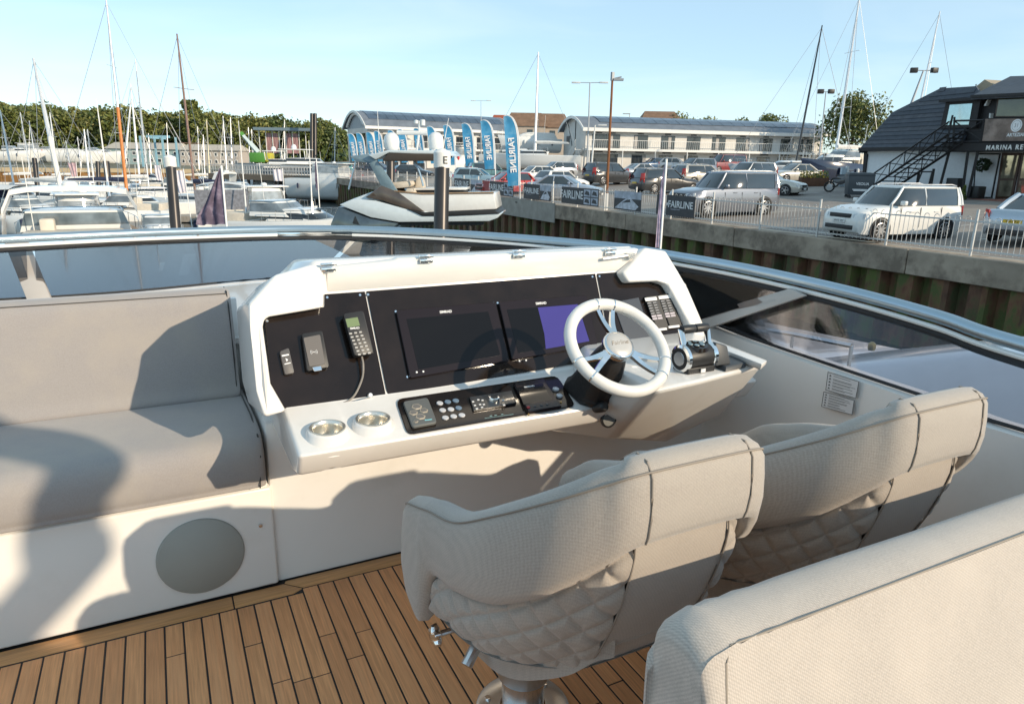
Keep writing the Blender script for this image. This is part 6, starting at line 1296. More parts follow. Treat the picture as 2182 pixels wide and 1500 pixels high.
def sail(label, px, py, d, tx, ty, L, ab, mm=None, hm=None, boom=True, cover=None, r=.085, z=0., lower=None, spreaders=2, ashore=False, stripe=None, group='sailing yachts in the marina', stays=True):
    t = thing('sailing_yacht', label, 'sailing yacht', (0, 0, 0), group=group); bm = L*.31; fb = .085*L+.25
    st = hull_of(t, L, bm, fb, hm or HWHITE, .18, stripe); zd = fb+.08
    cabin(t, -.12*L, .20*L, bm*.56, bm*.42, zd, zd+.55, .02*L, .06*L, HWHITE, 'coachroof', (.35, .8)); bow_rail(t, st, L, .78, .5, 3)
    if ashore: b = B(); b.hexa([Vector(q) for q in ((-.1*L, -.1, -1.9), (.1*L, -.1, -1.9), (.1*L, .1, -1.9), (-.1*L, .1, -1.9))], [Vector(q) for q in ((-.14*L, -.15, -.3), (.14*L, -.15, -.3), (.14*L, .15, -.3), (-.14*L, .15, -.3))]); b.obj('keel', NAVYC, t)
    put(t, px, d, ab, z, py)
    inv = mw(t).inverted()
    p, q = atD(px, py, d), atD(tx, ty, d); dr = (q-p).normalized(); foot = p+dr*((z+zd+.3-p.z)/dr.z); f_, q_ = inv @ foot, inv @ q
    mm = mm or MASTM; b = B(); b.tube([f_, f_.lerp(q_, .5), q_], [r, r, r*.6], 8); e = b.obj('mast', mm, t, world=False)
    if lower: b = B(); b.tube([f_+Vector((0, 0, .1)), f_.lerp(q_, lower[1])], r*1.25, 8); b.obj('furled_sail', lower[0], t, world=False)
    b = B()
    for k in range(spreaders):
        c = f_.lerp(q_, (k+1)/(spreaders+1)); b.tube([c+Vector((-.1, -bm*.32, 0)), c, c+Vector((-.1, bm*.32, 0))], .025, 5)
    if spreaders: b.obj('spreaders', mm, t, world=False)
    if boom:
        g = f_.lerp(q_, .09); b = B(); b.tube([g, g+Vector((-L*.36, 0, .05))], .07, 8); bo = b.obj('boom', mm, t, world=False)
        b = B(); b.tube([g+Vector((-.05, 0, .16)), g+Vector((-L*.15, 0, .20)), g+Vector((-L*.35, 0, .13))], [.20, .16, .08], 8); b.obj('sail_cover', cover or WCANV, bo, world=False)
    if stays:
        b = B(); hh, zz = st(.5)
        for tgt, fr_ in (((L*.53, 0, fb*1.2), 1), ((-L*.48, 0, fb), 1), ((-.1, hh, fb), .95), ((-.1, -hh, fb), .95)): b.tube([f_.lerp(q_, fr_*.985), Vector(tgt)], .011+.00012*d, 4)
        o = b.obj('rigging', SHROUD, t, world=False)
    return t
# sailing yachts, left
sail('white masted ketch with a thick mast and a long white boom far left', 128, 395, 60, 71, 125, 13, (.9, -.3), boom=True, r=.17, lower=(WCANV, .42))
sail('sailing yacht with an orange lower mast, tallest on the left', 267, 380, 56, 226, 0, 12, (.95, .2), r=.10, lower=(MASTO, .46), cover=NAVYC)
sail('sailing yacht with a brown mast left of the purple flag', 414, 395, 60, 377, 73, 12, (-.9, .3), MASTB, r=.10, cover=NAVYC)
sail('sailing yacht with a white topped mast between the orange and brown masts', 316, 385, 74, 288, 126, 11, (.8, .5), r=.08)
sail('sailing yacht whose shorter white mast stands next to the orange one', 297, 375, 84, 278, 180, 10, (-.8, .5), r=.12, cover=NAVYC)
sail('sailing yacht with its mast leaning at the left picture edge', 28, 385, 66, 0, 235, 9, (.9, .1), r=.085)
sail('small sailing yacht with a slim mast in front of the wood, far left', 61, 345, 96, 43, 240, 9, (.6, .7), z=0)
sail('small sailing yacht, second slim mast from the left wood edge', 76, 345, 104, 62, 258, 9, (-.7, .7))
sail('sailing yacht whose mast rises right behind the thick white mast', 121, 355, 84, 106, 240, 9, (.4, .9), stripe=HNAVY)
sail('sailing yacht with twin white masts left of the thin aerial', 191, 385, 72, 179, 276, 9, (.9, -.4), r=.1)
sail('sailing yacht with a white mast just right of the twin masts', 199, 372, 90, 186, 276, 9, (.7, .6))
sail('sailing yacht with a yellowish mast in front of the terraces', 446, 360, 104, 440, 256, 10, (.8, .5), M('mast_cream', (.62, .54, .36), .4), r=.11)
sail('sailing yacht, white mast between the yellowish mast and the crane', 483, 360, 112, 475, 248, 10, (-.7, .6), r=.1)
sail('sailing yacht, thin mast beside the crane jib, left one', 495, 360, 118, 491, 251, 10, (.6, .8), stripe=HNAVY)
sail('sailing yacht with a short mast just left of the terraces', 150, 360, 110, 140, 300, 8, (.6, .8))
sail('sailing yacht with an inclined white mast crossing behind the orange mast', 262, 372, 92, 279, 215, 9, (.8, .5), r=.12, boom=False)
sail('sailing yacht with a thin grey mast in front of the terraces, centre', 322, 365, 108, 316, 285, 9, (-.6, .8))
sail('sailing yacht with a low bare mast left of the yellowish one', 436, 362, 118, 433, 288, 9, (-.8, .6), boom=False)
sail('distant sailing yacht, mast right of the crane jib', 533, 352, 125, 529, 272, 9, (.8, .4))
sail('distant sailing yacht, second mast right of the crane jib', 540, 352, 130, 536, 276, 9, (.6, .4))
sail('distant sailing yacht with its mast before the flag gantry', 573, 352, 118, 571, 285, 9, (.8, .2))
sail('sailing yacht with mast just left of the twin black piles', 607, 350, 125, 606, 256, 10, (.7, -.4))
sail('distant sailing yacht with thin mast right of the twin piles', 713, 350, 122, 714, 272, 9, (.7, -.4))
sail('far sailing yacht with its mast above the tan quay, left', 172, 352, 128, 165, 292, 8, (.9, .3), boom=False)
sail('far sailing yacht, thin mast in front of the dark wood, centre left', 359, 352, 135, 355, 262, 9, (.9, .3), boom=False)
sail('far sailing yacht, mast between the brown and yellowish masts', 424, 352, 132, 421, 270, 9, (.9, .3), boom=False)
# yachts ashore on the right and behind the flags
sail('white sailing yacht ashore with the tallest grey mast, left of the slate roof', 1785, 300, 66, 1832, -8, 11, (-.97, -.2), z=3.9, ashore=True, r=.13, boom=True, cover=WCANV)
sail('long pale sailing yacht ashore with a slim black mast, nearest the white building', 1705, 300, 62, 1752, 55, 13, (-.97, -.25), MASTD, HGREY, z=3.6, ashore=True, r=.09, spreaders=0, boom=False)
sail('sailing yacht hidden behind the slate roof with only its grey mast showing', 1950, 270, 72, 2003, 25, 11, (-.9, .3), z=3.6, ashore=True, r=.10)
sail('sailing yacht ashore with a tall white mast behind the feather flags', 1141, 300, 88, 1147, 112, 12, (-.95, .2), z=4.6, ashore=True, r=.15)
motor('black hulled motor boat ashore under the slate roof end', 1790, 58, (-.9, -.4), 8, 2.6, 1.6, 'cruiser', z=3.7, hm=HNAVY, group='boats laid up ashore')
motor('white motor boat ashore behind the tallest feather flag', 1095, 92, (.9, -.3), 9, 3, 1.5, 'cruiser', z=4.4, group='boats laid up ashore')
motor('second white motor boat ashore, stacked behind the white crossover', 1128, 100, (-.9, -.3), 9, 3, 1.4, 'covered', z=6.8, hm=HWHITE, group='boats laid up ashore')
motor('white motor boat ashore between the flags and dark arched roof', 985, 90, (-.5, -.85), 9, 3, 1.6, 'wheelhouse', z=3.4, group='boats laid up ashore')
motor('white flybridge yacht beyond the pier, its flybridge highest', 672, 96, (.95, .1), 16, 4.6, 2.2, 'yacht')
motor('white flybridge yacht in front of the tallest one by the pier', 708, 84, (.9, -.35), 12, 4.0, 2.0, 'wheelhouse', z=.6)
motor('grey hulled yacht moored beyond the pier, left of the white ones', 618, 104, (.95, .2), 13, 4.2, 2.0, 'yacht')
# motor boats near us, left to right
motor('large sports cruiser with a wide radar arch at the lower left', 150, 28.5, (-.45, .89), 10, 4.6, 1.75, 'arch', deckm=DTEAK)
motor('white wheelhouse boat with red fenders seen through the radar arch', 150, 36, (.5, -.87), 7.5, 2.9, 1.25, 'wheelhouse')
motor('grey white tender with a windscreen cover beside the black pile', 326, 33.5, (.45, -.9), 6, 2.2, 1.15, 'cruiser', hm=HGREY)
motor('motor boat with an arched white canopy and navy curtain', 468, 43, (-.35, .93), 9, 3.2, 1.6, 'bimini')
motor('white sports cruiser with raked windscreen lying across the view', 600, 39, (.96, -.28), 10, 3.3, 1.55, 'cruiser', deckm=DECKM)
motor('small white cuddy boat behind the red fendered boat', 40, 45, (.9, -.3), 7, 2.5, 1.1, 'bimini')
motor('white motor boat low beside the orange masted yacht', 236, 50, (-.9, -.2), 8, 2.8, 1.2, 'cruiser')
motor('white open boat behind the sports cruiser windscreen', 560, 50, (.8, .5), 7, 2.6, 1.2, 'wheelhouse')
motor('blue covered launch between the thick white mast and the sheet piling', 62, 72, (.95, .1), 8, 2.6, 1.0, 'covered')
motor('white covered launch right of the twin masted yacht', 225, 66, (.95, .1), 8, 2.6, 1.1, 'covered', hm=HWHITE)
motor('white cruiser moored under the terraces', 380, 78, (.9, .1), 10, 3.2, 1.5, 'cruiser')
motor('small white cruiser beyond the canopy boat', 510, 70, (.9, -.2), 9, 3.0, 1.4, 'arch')
motor('small launch astern of the covered launch, right of the sheet piling', 300, 90, (.9, .2), 9, 3.0, 1.4, 'cruiser')
for i, (x, d, st_, lb) in enumerate(((30, 152, 'cruiser', 'white boat ashore on the far quay, leftmost'), (66, 156, 'wheelhouse', 'white boat ashore on the far quay left of the thick mast'), (112, 158, 'cruiser', 'white boat ashore on the far quay behind the long boom'), (160, 155, 'covered', 'white covered boat ashore right of the long boom'), (205, 158, 'cruiser', 'white boat ashore beside the cream terraces'))):
    motor(lb, x, d, (.95, .1), 11, 3.4, 1.8, st_, z=3.4, hm=HWHITE, group='boats laid up ashore')
# aerials
for x0_, y0_, x1_, y1_, d, lb in ((231, 400, 205, 211, 31, 'thin white whip aerial rising from the lower left cruiser'), (525, 455, 508, 258, 40, 'tall white flagstaff on the white sports cruiser'), (665, 440, 658, 300, 38, 'short white staff left of the grey day boat')):
    p, q = atD(x0_, y0_, d), atD(x1_, y1_, d); t = thing('whip_aerial', lb, 'aerial', p); b = B(); b.tube([p, q], [.045, .018], 6); b.obj('rod', WHITE, t); b = B(); b.cyl(p-(q-p).normalized()*.4, p+(q-p).normalized()*.25, .06, n=8); b.obj('base', STEEL, t)
# ------------------------------------------------------------------ grey day boat lifted beside the quay
FD = Fac(atD(705, 460, 28.2), atD(1065, 455, 27.6)); F = FD
db = thing('day_boat', 'grey blue day boat with hardtop and two satellite domes, raised beside the quay', 'motor boat', F.o)
BW = 2.5
def pf(nm, px, o0, o1, mat, bev=0., par=None):
    b = B(); F.panel(b, px, o0, o1); return b.obj(nm, mat, par or db, bevel=bev)
MIRR = M('mirror_hull', (.10, .12, .13), .04, .7, var=.5, scale=1.5, coat=.8); SMOKE = M('smoked_side', (.085, .065, .05), .08, var=.3, scale=2, coat=.6); BLUEG = M('grey_blue_frame', (.17, .25, .30), .2, var=.1, coat=.6); UNDER = M('hardtop_underside', (.055, .042, .032), .6)
pf('hull', [(722, 437), (752, 424), (800, 428), (872, 448), (960, 458), (1050, 452), (1067, 457), (1060, 465), (1042, 472), (850, 474), (790, 464)], -BW, 0, HICE, .05)
pf('bow_flank', [(720, 440), (790, 466), (850, 476), (800, 520), (706, 510), (704, 478)], -BW*.9, -.05, MIRR, .05)
pf('rubbing_band', [(868, 446), (905, 453), (1052, 447), (1064, 456), (960, 461), (900, 461)], -BW-.04, .05, BLACK, .02)
pf('topsides', [(838, 410), (900, 415), (1052, 412), (1058, 446), (905, 453), (866, 445)], -BW+.1, -.06, HWHITE, .04)
pf('side_glass', [(778, 421), (812, 396), (848, 410), (905, 452), (868, 446), (815, 428)], -BW+.05, -.02, SMOKE, .02)
pf('foredeck', [(752, 424), (812, 402), (820, 428), (800, 429)], -BW+.2, -.3, HICE, .04)
pf('screen_frame', [(746, 333), (786, 328), (803, 342), (852, 415), (833, 415), (812, 398), (786, 348), (758, 345)], -.26, -.12, BLUEG, .03)
pf('windscreen', [(758, 346), (780, 346), (808, 396), (742, 404)], -.62, -.60, TINT2)
b = B(); b.tube([F.at(758, 346, -.1), F.at(743, 404, -.1)], .035, 6); b.obj('screen_pillar', ALU, db)
pf('hardtop', [(784, 331), (828, 320), (950, 321), (962, 333), (932, 330), (828, 326), (800, 341)], -BW-.1, .1, HICE, .04)
pf('hardtop_lining', [(816, 338), (828, 327), (945, 328), (935, 343), (815, 344)], -BW+.1, .115, UNDER, .02)
b = B(); b.tube(cat_rom([F.at(882, 343, -.3), F.at(893, 365, -.3), F.at(902, 397, -.3)], 5), .04, 8); b.obj('hardtop_leg', ALU, db)
b = B(); b.tube([F.at(840, 408, -.05), F.at(900, 413, -.05), F.at(1052, 411, -.05)], .035, 6); b.obj('teak_capping', DTEAK, db)
pf('cockpit_sole', [(848, 412), (1045, 414), (1045, 420), (850, 420)], -BW+.2, -.2, DTEAK)
for x in (842, 883): pf('helm_seat', [(x, 402), (x+3, 382), (x+9, 375), (x+15, 379), (x+18, 390), (x+20, 402)], -1.9, -1.35, CREAM, .06)
pf('sunpad', [(818, 398), (822, 390), (872, 386), (876, 394), (870, 400), (822, 404)], -2.6, -.6, CREAM, .05)
pf('table_cabinet', [(884, 405), (884, 420), (990, 420), (990, 404)], -1.9, -.9, BLACK, .02); pf('table_top', [(881, 401), (881, 406), (993, 405), (993, 400)], -2.0, -.8, HWHITE, .02)
pf('side_bench', [(862, 412), (866, 402), (880, 402), (884, 412)], -2.4, -.5, CREAM, .04)
for px, py in ((835, 320), (929, 319)):
    c = F.at(px, py, -1.6); b = B(); b.lathe([(.26, 0), (.31, .08), (.325, .36), (.28, .54), (.16, .66), (0, .70)], c, (0, 0, 1), 22); b.obj('satellite_dome', HWHITE, db)
e = B(); e.tube([F.at(888, 322, -1.7), F.at(893, 284, -1.7), F.at(894, 258, -1.7)], .05, 8); e = e.obj('radar_mast', HWHITE, db); b = B(); b.tube([F.at(846, 283, -1.7), F.at(910, 284, -1.7)], .09, 8); b.obj('radar_scanner', HWHITE, e)
b = B(); b.lathe([(.10, 0), (.10, .22), (0, .24)], F.at(901, 268, -1.7), (0, 0, 1), 12); b.lathe([(.09, 0), (.09, .12), (0, .16)], F.at(887, 264, -1.7), (0, 0, 1), 12); b.obj('light', HWHITE, e)
for a, c in (((944, 318), (956, 252)), ((809, 322), (804, 235))): b = B(); b.tube([F.at(*a, -1.6), F.at(*c, -1.6)], [.022, .010], 5); b.obj('whip', WHITE, db)
b = B(); pts = [F.at(x, 418 if x < 1045 else 414, -.1) for x in (905, 960, 1010, 1048)]
for p in pts: b.cyl(p, p+Vector((0, 0, .12)), .02, n=6)
b.obj('cleats', STEEL, db)
lf = thing('boat_lift', 'dark posts and beams carrying the grey day boat', 'boat lift', F.at(900, 480))
for x in (878, 950, 1000):
    for o in (-.4, -BW+.3): p = F.at(x, 476, o); b = B(); b.cyl(Vector((p.x, p.y, -1)), p, .12, n=10); b.obj('post', BLACK, lf)
b = B(); F.panel(b, [(850, 474), (1030, 474), (1030, 480), (850, 480)], -.55, -.3); F.panel(b, [(850, 474), (1030, 474), (1030, 480), (850, 480)], -BW+.3, -BW+.55); b.obj('lift_beam', BLACK, lf)
# ------------------------------------------------------------------ mooring piles
PILEM = M('pile_steel', (.055, .05, .048), .35, .5, var=.3, scale=2, stretch=(1, 1, .2), dirt=(.03, .03, .03), dscale=2)
def pile(px, ptop, pbot, d, r, cap, label, txt=None):
    p, q = atD(px[1], pbot, d), atD(px[0], ptop, d); t = thing('mooring_pile', label, 'mooring pile', (p.x, p.y, 0), group='mooring piles'); dr = (p-q).normalized(); ft = q+dr*((q.z+1)/-dr.z)
    b = B(); b.cyl(ft, q-Vector((0, 0, cap*.75)), r, n=24); b.obj('shaft', PILEM, t)
    if cap:
        b = B(); b.lathe([(r*1.16, -cap*.95), (r*1.16, -cap*.22), (r*1.02, -cap*.15), (r*.3, -.02), (0, 0)], q, (0, 0, 1), 24); e = b.obj('cap', WHITE, t)
        if txt:
            n = (CAM-q); n.z = 0; n.normalize(); n = Matrix.Rotation(.35, 3, 'Z') @ n; me = text_mesh(txt, .34, Matrix.Identity(4), BLACK, .004, bold=.004)
            side = Vector((0, 0, 1)).cross(n); c = q+n*(r*1.16+.006)+Vector((0, 0, -cap*.6)); me.transform(frame(c, side, (0, 0, 1))); link('lettering', me, e)
pile((942, 939), 316, 495, 23, .245, .66, 'thick black mooring pile with a white cap lettered E', 'E')
pile((361, 374), 330, 485, 28, .20, .50, 'thick black mooring pile with a plain white cap beside the tender')
pile((832, 832), 322, 392, 36, .21, .5, 'black mooring pile behind the satellite dome of the day boat')
pile((73, 79), 338, 390, 62, .2, 0, 'slim dark pile near the thick white mast, uncapped')
pile((226, 231), 345, 392, 56, .24, 0, 'dark uncapped pile left of the orange mast')
pile((208, 210), 345, 385, 70, .2, 0, 'dark uncapped pile behind the twin masted yacht')
for x, lb in ((664.5, 'left'), (671.5, 'right')): pile((x, x), 243, 340, 110, .28, 0, 'very tall black pile in front of the wood, the %s one of a pair' % lb)
# ------------------------------------------------------------------ flags near us
PURP = M('flag_purple', (.10, .075, .12), .75, var=.4, scale=3, dirt=(.24, .20, .26), dscale=3, dlo=.5, dhi=.7)
def cloth_flag(label, px0, py0, px1, py1, d, pts, mat, r=.03):
    p, q = atD(px1, py1, d), atD(px0, py0, d); t = thing('flag', label, 'flag', p, group='flags on staffs in the marina'); dr = (p-q).normalized(); b = B(); b.tube([q+dr*-.05, p+dr*3], r, 8); b.obj('staff', WHITE, t)
    b = B(); secs = []
    for (xa, ya, xb, yb) in pts:
        A, C_ = atD(xa, ya, d), atD(xb, yb, d); row = []
        for k in range(17):
            f = k/16; row.append(A.lerp(C_, f)+FWD*(.10*sin(f*15+ya*.03)*min(1, f*2+.1)*(C_-A).length))
        secs.append(row)
    b.loft(secs); b.obj('cloth', mat, t, smooth=70); return t
cloth_flag('creased purple grey flag hanging from a white staff beside the sports cruiser', 472, 357, 483, 484, 22, [(471, 362, 468, 358), (473, 385, 452, 395), (476, 415, 437, 432), (479, 445, 421, 460), (482, 478, 420, 480)], PURP)
cloth_flag('narrow furled purple flag on a leaning staff before the quay wall', 1420, 345, 1407, 530, 13.5, [(1419, 352, 1416, 350), (1417, 385, 1408, 392), (1415, 420, 1405, 425), (1412, 470, 1400, 475), (1409, 528, 1396, 528)], M('flag_lilac', (.30, .25, .34), .75, var=.4, scale=9), .022)
WBAN = M('white_banner', (.62, .58, .62), .7, var=.15, scale=3)
cloth_flag('white upright banner left of the plain capped pile', 341, 352, 349, 400, 60, [(342, 353, 328, 352), (344, 370, 330, 371), (346, 385, 334, 385)], WBAN)
cloth_flag('white upright banner right of the plain capped pile', 391, 362, 405, 455, 48, [(392, 364, 371, 363), (395, 385, 374, 388), (399, 410, 380, 412)], WBAN)
cloth_flag('pink white banner hanging over the rusty sheet piling', 162, 346, 165, 380, 90, [(162, 347, 143, 348), (163, 362, 149, 364), (165, 378, 153, 378)], M('pink_banner', (.45, .30, .32), .7, var=.4, scale=2))
cloth_flag('small white banner over the pier beside the sports cruiser', 602, 360, 604, 388, 62, [(602, 361, 580, 362), (603, 374, 582, 376), (604, 386, 584, 386)], WBAN)
cloth_flag('slim purple pennant by the sheet piling left of the day boat', 674, 340, 681, 440, 44, [(674, 345, 671, 346), (677, 380, 671, 384), (679, 405, 675, 408)], PURP)
# ------------------------------------------------------------------ pontoons and pier
PONT = M('pontoon_boards', (.30, .28, .25), .85, var=.2, scale=4, stretch=(1, 6, 1))
def pontoon(pa, pb, da, db_, w, z, label):
    p, q = atD(pa, 340, da), atD(pb, 340, db_); p.z = q.z = z; t = thing('pontoon', label, 'pontoon', p, group='floating pontoons'); n = (q-p).cross(Vector((0, 0, 1))).normalized()*w/2
    b = B(); b.hexa([p-n+Vector((0, 0, -.5)), q-n+Vector((0, 0, -.5)), q+n+Vector((0, 0, -.5)), p+n+Vector((0, 0, -.5))], [p-n, q-n, q+n, p+n]); b.obj('walkway', PONT, t, bevel=.03, seg=1)
pontoon(-40, 560, 55, 55, 2.2, .55, 'long pale pontoon walkway across the marina'); pontoon(-20, 520, 92, 88, 2.2, .55, 'farther pontoon walkway across the marina'); pontoon(300, 262, 30, 54, 1.2, .5, 'narrow finger pontoon beside the tender'); pontoon(545, 520, 34, 54, 1.2, .5, 'narrow finger pontoon beside the sports cruiser')
pier = thing('pier', 'dark piled pier with grey railings joining the quay', 'pier', atD(560, 380, 92)); pa, pb = atD(470, 390, 96), Vector((QX+.2, 92, QZ)); pa.z = QZ; n = (pb-pa).cross(Vector((0, 0, 1))).normalized()*2
b = B(); b.hexa([pa-n-Vector((0, 0, .7)), pb-n-Vector((0, 0, .7)), pb+n-Vector((0, 0, .7)), pa+n-Vector((0, 0, .7))], [pa-n, pb-n, pb+n, pa+n]); b.obj('deck', M('pier_deck', (.16, .13, .10), .9), pier)
for k in range(9):
    for s_ in (-1, 1): c = pa.lerp(pb, k/8)+n*s_*.85; b = B(); b.cyl(Vector((c.x, c.y, -1)), c-Vector((0, 0, .6)), .22, n=8); b.obj('pile', PILEM, pier)
b = B()
for s_ in (-1, 1):
    for k in range(41): c = pa.lerp(pb, k/40)+n*s_*.95; b.cyl(c, c+Vector((0, 0, 1.15)), .035, n=4)
    for h in (.5, 1.1): b.tube([pa+n*s_*.95+Vector((0, 0, h)), pb+n*s_*.95+Vector((0, 0, h))], .035, 4)
o = b.obj('railings', GALV, pier); o['kind'] = 'stuff'
# far quay wall of rusty sheet piles with a tan cap
fq = thing('far_quay_wall', 'distant quay wall of orange brown sheet piles under a tan cap', 'quay wall', (-60, 142, 0)); FPL = M('far_pile', (.20, .105, .035), .9, var=.4, scale=.5, stretch=(2, 2, .2))
b = B(); pts = []
for k in range(300): x = -130+k*.5; pts.append((x, 142.4-(.3 if (k//2) % 2 else 0)))
b.loft([[Vector((x, y, -1)), Vector((x, y, 2.1))] for x, y in pts]); o = b.obj('sheet_piles', FPL, fq, smooth=0); o['kind'] = 'stuff'
b = B(); b.box((-55, 142.7, 2.4), (151, 1.2, .7)); b.obj('cap_beam', M('tan_cap', (.42, .34, .22), .85), fq)
# cream terraces on the far shore
CRF = M('cream_roof', (.46, .41, .34), .8, var=.1); TW = M('terrace_wall', (.42, .40, .37), .8); TEALW = M('teal_wall', (.30, .40, .40), .8)
def terrace(x0_, x1_, d, ptop, peave, label, wall, n):
    L = atD(x0_, 340, d); R = atD(x1_, 340, d); L.z = R.z = 2.6; t = thing('terrace_houses', label, 'houses', L); f = Fac(L, R); U = f.u(R); zt, zv = atD((x0_+x1_)/2, ptop, d).z, atD((x0_+x1_)/2, peave, d).z
    b = B(); b.hexa(f.rect(0, 2.6, U, zv, 0), f.rect(0, 2.6, U, zv, -8)); b.obj('wall', wall, t)
    b = B(); A = f.rect(-.3, zv, U+.3, zv, .5)[:2]; A2 = f.rect(-.3, zv, U+.3, zv, -8.5)[:2]; Rg = f.rect(.6, zt, U-.6, zt, -4)[:2]; b.f([b.v(p) for p in (A[0], A[1], Rg[1], Rg[0])]); b.f([b.v(p) for p in (A2[1], A2[0], Rg[0], Rg[1])]); b.poly([A[0], Rg[0], A2[0]]); b.poly([A[1], A2[1], Rg[1]]); b.obj('roof', CRF, t, smooth=0)
    for k in range(n):
        for fz in (.16, .62):
            u = U*(k+.25)/n; z_ = 2.6+(zv-2.6)*fz; b = B(); f.box(b, u, z_, u+U/n*.5, z_+(zv-2.6)*.26, 0, .06); e = b.obj('window', FASCIA, t); b = B(); f.box(b, u+.15, z_+.15, u+U/n*.5-.15, z_+(zv-2.6)*.26-.15, .06, .08); b.obj('pane', BGLASS, e)
terrace(226, 384, 178, 304, 318, 'cream roofed terrace behind the orange mast, its wall grey and teal', TEALW, 9); terrace(384, 510, 176, 308, 321, 'cream roofed terrace right of the brown mast with a buff wall', M('buff_wall', (.44, .39, .34), .8), 9)
# green mobile crane, blue hoist, flag gantry
p = atD(552, 340, 112); cr_ = thing('mobile_crane', 'green mobile crane with a raised pale telescopic jib', 'crane', (p.x, p.y, 2.6)); CG = M('crane_green', (.08, .26, .04), .5)
a_, q = atD(551, 326, 112), atD(513, 284, 112); b = B(); b.tube([a_, a_.lerp(q, .5)], .45, 4); b.obj('jib_base', M('jib_pale', (.50, .58, .58), .5), cr_); b = B(); b.tube([a_.lerp(q, .45), q], .32, 4); b.obj('jib', MATS['jib_pale'], cr_); b = B(); b.tube([a_.lerp(q, .86), q], .4, 4); b.obj('jib_head', CG, cr_)
zc_ = atD(552, 336, 112).z; b = B(); b.box((p.x, p.y, zc_), (2.4, 2.0, 1.5), rz=-YAW); b.obj('crane_house', CG, cr_, bevel=.1); c = Vector((p.x, p.y, zc_))+RGT*1.75; b = B(); b.box(c, (1.0, 1.8, 1.4), rz=-YAW); b.obj('cab', M('crane_yellow', (.55, .50, .05), .5), cr_, bevel=.15); b = B(); b.box((p.x, p.y, (zc_-.9+1)/2), (7, 2.6, zc_-1.9), rz=-YAW); b.obj('barge_base', M('barge_blue', (.10, .14, .17), .6), cr_)
p = atD(342, 340, 150); h_ = thing('boat_hoist', 'pale blue travelling boat hoist behind the plain capped pile', 'boat hoist', (p.x, p.y, 2.6)); HB = M('hoist_blue', (.25, .45, .55), .5); zt = atD(342, 292, 150).z
for dx in (-2.3, 2.3):
    for dy in (-3, 3): c = Vector((p.x, p.y, 0))+Vector((cos(YAW), -sin(YAW), 0))*dx+Vector((sin(YAW), cos(YAW), 0))*dy; b = B(); b.box((c.x, c.y, (2.6+zt)/2), (.34, .34, zt-2.6), rz=-YAW); b.obj('leg', HB, h_)
b = B(); b.box((p.x, p.y, zt), (5.0, .4, .5), rz=-YAW); b.box((p.x, p.y, zt-.3), (.4, 6.4, .4), rz=-YAW); b.obj('cross_beam', HB, h_)
p = atD(612, 340, 116); g_ = thing('flag_gantry', 'long low canopy frame hung with rows of striped banners beyond the pier', 'canopy', (p.x, p.y, 0)); zt = atD(612, 277, 116).z
b = B(); b.box((p.x, p.y, zt), (9.6, 3, .45), rz=-YAW); b.obj('canopy_roof', M('canopy_slate', (.16, .22, .26), .5), g_)
for k in range(9):
    c = Vector((p.x, p.y, 0))+Vector((cos(YAW), -sin(YAW), 0))*(-4.4+k*1.1); b = B(); b.cyl((c.x, c.y, 0), (c.x, c.y, zt), .07, n=6); b.obj('post', WHITE, g_)
    if k in (1, 2, 4, 5): b = B(); b.box((c.x+.45, c.y-.2, zt-2.2), (.8, .04, 3.2), rz=-YAW); b.obj('hanging_banner', M('banner_stripe', (.36, .20, .20), .7, var=.5, scale=2, stretch=(4, 1, .3)), g_)
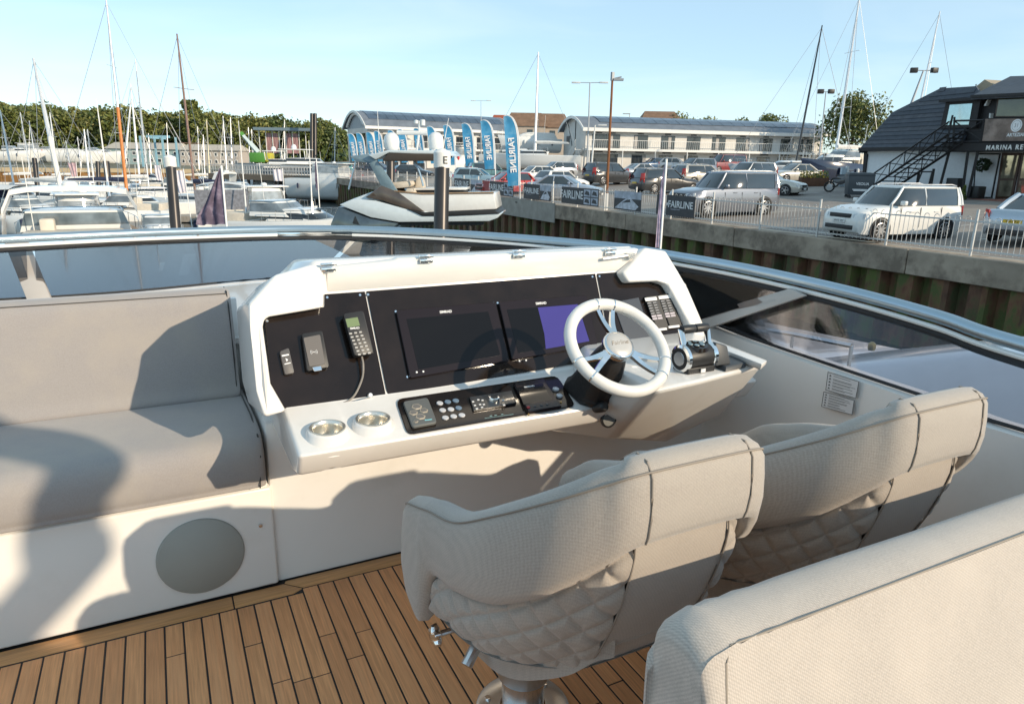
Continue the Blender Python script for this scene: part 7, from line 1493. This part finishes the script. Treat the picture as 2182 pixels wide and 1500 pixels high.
# ------------------------------------------------------------------ white cruiser moored on our starboard side, seen through the side screen
nb = thing('moored_cruiser', 'lavender white cruiser moored alongside, seen through the tinted starboard windscreen', 'motor boat', (6, 2, 0)); LAV = M('cruiser_white', (.70, .70, .72), .18, var=.03, coat=.6)
def nZ(L, z): return [onZ(x, y, z) for x, y in L]
def nX(L, X_): return [onX(x, y, X_) for x, y in L]
secs = []
for Y_, hwid, zt in ((-6, 1.9, 2.9), (-2, 2.0, 3.0), (1, 2.0, 3.05), (3.2, 1.85, 3.1), (5, 1.5, 3.1), (6.6, .9, 3.15), (7.8, .25, 3.2)):
    cx_ = 6.4; secs.append([Vector((cx_-hwid*.7, Y_, -.3)), Vector((cx_-hwid, Y_, 1.4)), Vector((cx_-hwid, Y_, zt-.1)), Vector((cx_-hwid+.08, Y_, zt)), Vector((cx_, Y_, zt+.05)), Vector((cx_+hwid-.08, Y_, zt)), Vector((cx_+hwid, Y_, zt-.1)), Vector((cx_+hwid, Y_, 1.4)), Vector((cx_+hwid*.7, Y_, -.3))])
b = B(); b.loft(secs, caps=True); b.obj('hull', LAV, nb, smooth=50)
secs = []
for Y_, hwid, zt in ((-5, 1.55, 4.35), (-2, 1.6, 4.45), (0, 1.6, 4.42), (1.6, 1.5, 4.25), (3.0, 1.35, 3.85), (4.4, 1.0, 3.35), (5.2, .6, 3.05)):
    cx_ = 6.3; secs.append([Vector((cx_-hwid, Y_, 3.0)), Vector((cx_-hwid*.93, Y_, 3.0+(zt-3)*.55)), Vector((cx_-hwid*.74, Y_, 3.0+(zt-3)*.9)), Vector((cx_-hwid*.45, Y_, zt)), Vector((cx_, Y_, zt+.05)), Vector((cx_+hwid*.45, Y_, zt)), Vector((cx_+hwid*.74, Y_, 3.0+(zt-3)*.9)), Vector((cx_+hwid*.93, Y_, 3.0+(zt-3)*.55)), Vector((cx_+hwid, Y_, 3.0))])
b = B(); b.loft(secs, caps=True); b.obj('coachroof', LAV, nb, smooth=60)
rp_ = [onX(1560, 690, 4.75), onX(1690, 712, 4.75), onX(1815, 737, 4.75)]; b = B(); b.tube(rp_, .02, 6); b.tube([rp_[1], rp_[1]+Vector((0, 0, -.5))], .016, 6); b.tube([rp_[2], rp_[2]+Vector((0, 0, -.5))], .016, 6); b.tube([rp_[0], rp_[0]+Vector((0, 0, -.5))], .016, 6); b.obj('guard_rail', STEEL, nb)
b = B(); q = rp_[2]+Vector((.1, -.1, -.02)); b.lathe([(.025, 0), (.03, .02), (.028, .05), (.012, .065), (0, .068)], q, (0, 0, 1), 14); b.obj('brass_light', M('brass', ), nb)
